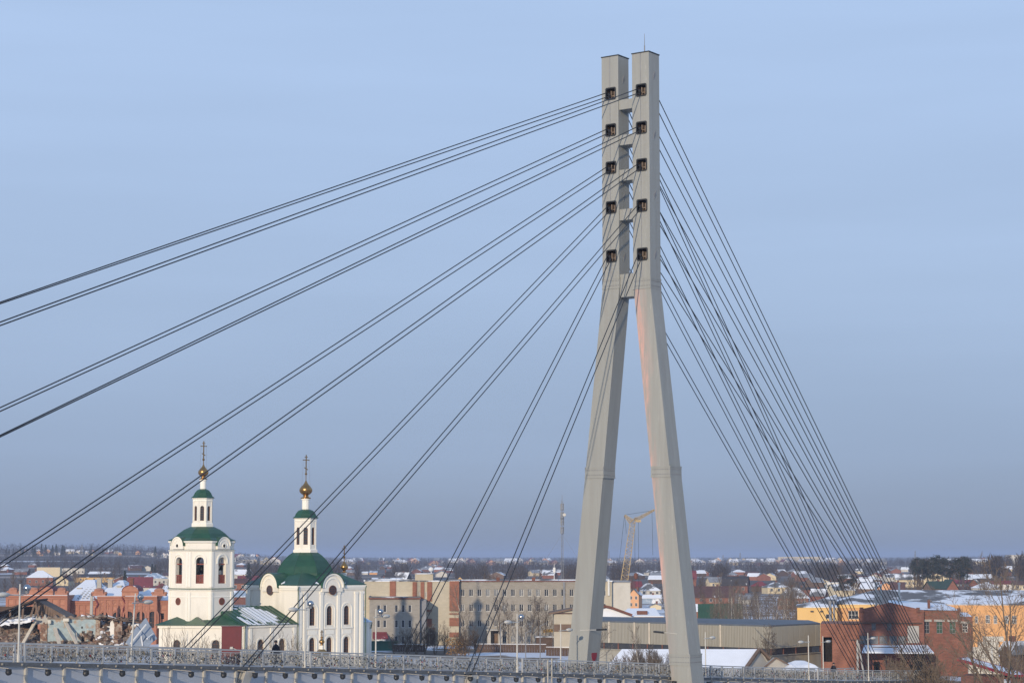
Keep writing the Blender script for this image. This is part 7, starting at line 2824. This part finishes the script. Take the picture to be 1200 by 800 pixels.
# trees before the grey blocks
put_tree(BIR[1], at_px(546, 0, 392), 40, .98, 'bare_tree', 'slender bare tree before the cream stairwell block', 'tree')
put_tree(T2[1], at_px(556, 0, 380), 10, .55, 'bare_tree', 'low bushy bare tree left of the dry orange shrub', 'tree')
for px, sc in ((587, .95), (596, .85), (622, .95), (632, .9), (640, .75), (612, .6)):
    put_tree(T1[2], at_px(px, 0, 408), r_.uniform(0, 360), sc, 'bare_tree', f'bare spreading tree against the long grey block near {near_mark(px)}', 'tree', 'bare trees against the long grey block')
for px, sc in ((478, .5), (488, .6), (497, .55), (510, .6), (520, .5), (462, .4)):
    put_tree(T2[0], at_px(px, 0, 385), r_.uniform(0, 360), sc, 'bare_tree', f'small bare bushy tree in the yard near {near_mark(px)}', 'tree', 'bushy trees in the yard of the grey buildings')
# dry leaved shrub
def leaf_shrub(loc, sc):
    t_ = put_tree(BUSH[0], loc, 0, sc, 'dry_leaf_shrub', 'rusty orange shrub still holding dry leaves before the grey block', 'shrub')
    b_ = MB()
    for k in range(500):
        a = r_.uniform(0, 6.28)
        q = r_.random() ** .5 * 2.2
        z = r_.uniform(.4, 3.4)
        c = Vector((q * math.cos(a), q * math.sin(a), z))
        u = Vector((r_.uniform(-1, 1), r_.uniform(-1, 1), r_.uniform(-1, 1))).normalized() * .14
        v = u.orthogonal().normalized() * .1
        b_.add([c - u, c + v, c + u, c - v, c + v * .3 + u * .1 + Vector((0, 0, .02))], [(0, 1, 4), (1, 2, 4), (2, 3, 4), (3, 0, 4)])
    link('leaves', b_.mesh('leaves', 'dry_leaves'), t_, kind='stuff')


leaf_shrub(at_px(536, 0, 375), 1.0)
for px, sc in ((544, .7),):
    put_tree(BUSH[1], at_px(px, 0, 374), 0, 1.2, 'bare_shrub', 'dark bare shrub beside the rusty orange one', 'shrub')
# row of bare trees before the green fence
for k in range(30):
    px = 838 + k * 3.5 + r_.uniform(-2, 2)
    Zd = r_.uniform(400, 500)
    put_tree(BIR[k % 2] if k % 3 else T1[1], at_px(px, 0, Zd), r_.uniform(0, 360), r_.uniform(.75, 1.0), 'bare_tree', f'{["brown", "pale trunked", "white trunked"][k % 3]} bare tree behind the concrete shed, below {near_mark(px)}', 'tree', 'row of bare trees behind the concrete shed')
for px, Zd, sc in ((896, 312, .7), (899, 316, .6)):
    put_tree(T1[0], at_px(px, 0, Zd), r_.uniform(0, 360), sc, 'bare_tree', 'crooked bare tree behind the plastered gable of the snow roofed barn', 'tree', 'crooked trees by the gable')
put_tree(T1[2], at_px(699, 0, 325), 50, .7, 'bare_tree', 'small bare tree before the shed, right of the far pylon leg', 'tree')
# scattered trees of the settlement
SCT = [tree_mesh(s, 11, 2, (18, 11), .75, b_, .2, .35, .12, .05) for s, b_ in ((41, 'bark'), (42, 'bark_warm'), (43, 'bark_grey'), (44, 'bark'))]
AREAS = ((0, 215, 'beyond the ornate orange hall', 560, 1500, 46), (270, 300, 'between the bell tower and the church', 500, 1400, 7), (425, 700, 'beyond the grey buildings', 620, 1500, 40), (700, 790, 'between the pylon legs', 520, 1300, 14), (800, 1010, 'in the settlement right of the pylon', 520, 1500, 60), (1010, 1200, 'in the settlement at the right', 470, 1300, 70))
for xa, xb, lab, za, zb, n in AREAS:
    for k in range(n):
        Zd = za + (zb - za) * r_.random() ** 1.1
        px = r_.uniform(xa, xb)
        sc = r_.uniform(.5, 1.0)
        if hides(px, Zd, 11 * sc) and r_.random() < .6:
            continue
        i = r_.randrange(4)
        put_tree(SCT[i], at_px(px, 0, Zd), r_.uniform(0, 360), sc, 'bare_tree', f'{"small" if sc < .65 else "middling" if sc < .85 else "tall"} {["dark", "brown", "grey", "dark"][i]} bare tree {"far behind" if Zd > 1000 else "beyond"} {near_mark(px)}', 'tree', f'bare trees {lab}')


def conifer_mesh(seed, H=14, w_=2.6):
    q_ = random.Random(seed)
    b_ = MB()
    b_.tube((0, 0, 0), (0, 0, H), .22, .04, 6)
    tr = b_.mesh('trunk', 'bark')
    b_ = MB()
    for k in range(420):
        f = q_.random() ** .8
        z = H * (.08 + .9 * f)
        rr_ = w_ * (1 - f) ** .85 * q_.uniform(.35, 1.1) + .15
        a = q_.uniform(0, 6.283)
        c = Vector((rr_ * math.cos(a), rr_ * math.sin(a), z))
        o_ = Vector((math.cos(a), math.sin(a), -.35)).normalized() * q_.uniform(.5, 1.0)
        s_ = Vector((-math.sin(a), math.cos(a), 0)) * q_.uniform(.2, .4)
        b_.add([c - o_, c + s_, c + o_ * .7, c - s_, c + Vector((0, 0, .25))], [(0, 1, 4), (1, 2, 4), (2, 3, 4), (3, 0, 4), (0, 3, 2, 1)])
    return tr, b_.mesh('crown', 'needles')


CON = [conifer_mesh(1), conifer_mesh(2, 13, 3.2), conifer_mesh(3, 15, 2.2)]
for px, yt, Zd, lab in ((290, 659, 1250, 'dark spruce standing beyond the gap between bell tower and church'), (144.5, 668, 900, 'dark spruce beyond the snow roof of the ornate hall'), (176.5, 660, 1500, 'pair of dark spruces far left of the bell tower'), (180, 661.5, 1500, 'shorter dark spruce beside the far left pair')):
    l_ = at_px(px, 0, Zd)
    put_tree(CON[0], l_, 0, max(.5, (P(px, yt, Zd).z - l_.z) / 14), 'spruce_tree', lab)
# pine clump right
PINE = []
for s in (1, 2, 3):
    q_ = random.Random(s + 50)
    b_ = MB()
    b_.tube((0, 0, 0), (.3, 0, 10), .3, .18, 6)
    b_.tube((.3, 0, 10), (0, .2, 15), .18, .06, 6)
    for k in range(8):
        a = q_.uniform(0, 6.28)
        b_.tube((.2, 0, 7 + k * .9), (2.6 * math.cos(a), 2.6 * math.sin(a), 8.2 + k * .9), .09, .03, 4)
    tr = b_.mesh('trunk', 'bark')
    b_ = MB()
    for cl in range(16):
        a = q_.uniform(0, 6.28)
        h_ = q_.uniform(6, 15)
        rr_ = q_.uniform(.3, 3.4) * (1 - max(0, h_ - 12) / 6)
        cc_ = Vector((rr_ * math.cos(a), rr_ * math.sin(a), h_))
        for k in range(46):
            o_ = Vector((q_.gauss(0, .75), q_.gauss(0, .75), q_.gauss(0, .45)))
            u_ = Vector((q_.uniform(-1, 1), q_.uniform(-1, 1), q_.uniform(-.3, 1))).normalized() * .38
            v_ = u_.orthogonal().normalized() * .2
            c = cc_ + o_
            b_.add([c - u_, c + v_, c + u_, c - v_, c + Vector((0, 0, .12))], [(0, 1, 4), (1, 2, 4), (2, 3, 4), (3, 0, 4)])
    PINE.append((tr, b_.mesh('crown', 'needles')))
for k, (px, yt, Zd) in enumerate(((1073, 655, 1050), (1077, 651, 1000), (1083, 654, 1050), (1089, 655, 1020), (1095, 652, 1000), (1100, 649, 980), (1106, 652, 1020), (1112, 654, 1060), (1118, 655, 1000), (1126, 652, 980), (1131, 650, 1000), (1135, 653, 1020), (988, 673, 900), (995, 671, 900), (1001, 672, 900))):
    l_ = at_px(px, 0, Zd)
    put_tree(PINE[k % 3], l_, k * 70, (P(px, yt + 1.5, Zd).z - l_.z) / 15.6, 'pine_tree', f'dark pine in the skyline clump above {near_mark(px)}' if k < 12 else ['left', 'middle', 'right'][k - 12] + ' dark round pine beyond the white cabins right of the stays', 'tree', 'dark pine clump at right' if k < 12 else 'round pines beyond the white cabins')
for k in range(26):                                   # conifers on the left hill
    px = r_.uniform(4, 75) if k < 20 else r_.uniform(75, 200)
    Zd = r_.uniform(2900, 3300)
    l_ = at_px(px, 0, Zd)
    put_tree(CON[k % 3], l_, k * 40, r_.uniform(.8, 1.35), 'conifer_tree', 'dark conifer on the distant hill at the left', 'tree', 'dark conifers on the left hill')


# overhead wire sagging from the shed roof to the bridge lamp post
a_, c_ = P(884, 734.5, 322), P(934, 755, 240)
wb = MB()
prev = None
for k in range(13):
    f = k / 12
    q_ = a_.lerp(c_, f) - Vector((0, 0, 1.2 * 4 * f * (1 - f)))
    if prev is not None:
        wb.tube(prev, q_, .03, n=3, cap=False)
    prev = q_
tag(wb.obj('overhead_wire', 'steel_dark', None), 'thin dark wire sagging across the face of the concrete shed', 'wire')


# ---------------------------------------------------------------- far woodland: one mass
def woodland(name, label, n, seed, zr, fx_, hmin, hmax, blades, mt, keep=None):
    rg = np.random.default_rng(seed)
    Zs_ = np.exp(rg.uniform(math.log(zr[0]), math.log(zr[1]), n * 3))
    ph = rg.uniform(fx_[0], fx_[1], n * 3)
    X = ph * Zs_
    # clearings by a cheap wave field
    fld = np.sin(X * .0061 + 1.3) * np.cos(Zs_ * .0043 + .5) + .6 * np.sin(X * .017 + Zs_ * .011) + .5 * np.cos(Zs_ * .0023 + 2.2 + X * .0004)
    ok = fld > -.55
    px_ = 600 + 2400 * X / Zs_
    yt_ = 652 + (18 - (hmin + hmax) / 2) * 2400 / Zs_
    for a, c_, zh, yr in LOS:
        ok &= ~((px_ > a - 2) & (px_ < c_ + 2) & (Zs_ < zh) & (yt_ < yr))
    X, Zs_ = X[ok][:n], Zs_[ok][:n]
    n = len(X)
    gz = np.array([ground_z(float(a), float(c)) for a, c in zip(X, Zs_)])
    H = rg.uniform(hmin, hmax, n)
    Wd = H * rg.uniform(.22, .36, n)
    m_ = blades
    base = np.stack([X, Zs_, gz], 1)[:, None, :]
    th = rg.uniform(0, 2 * np.pi, (n, m_))
    f = rg.uniform(.12, 1, (n, m_))
    rad = Wd[:, None] * np.sqrt(rg.uniform(0, 1, (n, m_))) * (1.1 - .6 * f)
    c = base + np.stack([rad * np.cos(th), rad * np.sin(th), H[:, None] * f * .85], 2)
    L = H[:, None] * rg.uniform(.10, .22, (n, m_))
    d = np.stack([np.cos(th) * .35, np.sin(th) * .35, rg.uniform(.6, 1.1, (n, m_))], 2)
    tip = c + d * L[..., None]
    wv = np.stack([-np.sin(th), np.cos(th), np.zeros_like(th)], 2) * (H[:, None] * rg.uniform(.012, .03, (n, m_)))[..., None]
    wv2 = np.stack([np.cos(th), np.sin(th), np.zeros_like(th)], 2) * (H[:, None] * .02)[..., None]
    v = np.stack([c - wv, c + wv, c + wv2, tip], 2).reshape(-1, 3)
    # trunks
    tw = (H * .012)[:, None]
    z3 = np.zeros(n)
    tv = np.stack([base[:, 0] + np.stack([-tw[:, 0], z3, z3 - .5], 1), base[:, 0] + np.stack([tw[:, 0], z3, z3 - .5], 1), base[:, 0] + np.stack([z3, tw[:, 0], z3 - .5], 1), base[:, 0] + np.stack([z3, z3, H * .9], 1)], 1).reshape(-1, 3)
    V = np.concatenate([v, tv])
    k = len(V) // 4
    i0 = np.arange(k) * 4
    F = np.stack([np.stack([i0, i0 + 1, i0 + 3], 1), np.stack([i0 + 1, i0 + 2, i0 + 3], 1), np.stack([i0 + 2, i0, i0 + 3], 1)], 1).reshape(-1)
    me = bpy.data.meshes.new(name)
    me.vertices.add(len(V))
    me.vertices.foreach_set('co', V.reshape(-1).astype(np.float32))
    nf = len(F) // 3
    me.loops.add(nf * 3)
    me.loops.foreach_set('vertex_index', F.astype(np.int32))
    me.polygons.add(nf)
    me.polygons.foreach_set('loop_start', (np.arange(nf) * 3).astype(np.int32))
    me.update(calc_edges=True)
    me.materials.append(MATS[mt])
    o = link(name, me, None)
    tag(o, label, 'woodland', kind='stuff')


woodland('far_woodland', 'brown leafless woodland covering the plain all the way to the horizon', 13000, 1, (1150, 4200), (-.40, .40), 8, 14, 16, 'twig_mass')
woodland('hill_woodland', 'grey brown wooded ridge along the left and middle horizon', 7200, 2, (3800, 9000), (-.40, .40), 11, 18, 12, 'twig_mass')
woodland('scrub', 'low leafless scrub between the houses of the settlement', 3700, 3, (480, 1300), (-.38, .38), 1.5, 4.0, 20, 'twig_mass')
woodland('slope_woodland', 'bare trees massed on the rise at the right', 2800, 4, (1100, 2400), (.185, .40), 11, 17, 26, 'twig_mass')

# ================================================================== AIR
hb = MB().box(-9000, 9000, -60, 25500, -12, 68).obj('haze', 'snow', None, kind='stuff')
hm = bpy.data.materials.new('haze')
hm.use_nodes = True
n_ = hm.node_tree.nodes
n_.remove(n_['Principled BSDF'])
vv = n_.new('ShaderNodeVolumePrincipled')
vv.inputs['Color'].default_value = (0.50, 0.62, 0.86, 1)
vv.inputs['Density'].default_value = 0.95e-4
vv.inputs['Anisotropy'].default_value = 0.0
hm.node_tree.links.new(vv.outputs[0], n_['Material Output'].inputs['Volume'])
hb.data.materials.clear()
hb.data.materials.append(hm)
tag(hb, 'thin blue winter haze lying over the far plain', 'haze', kind='stuff')
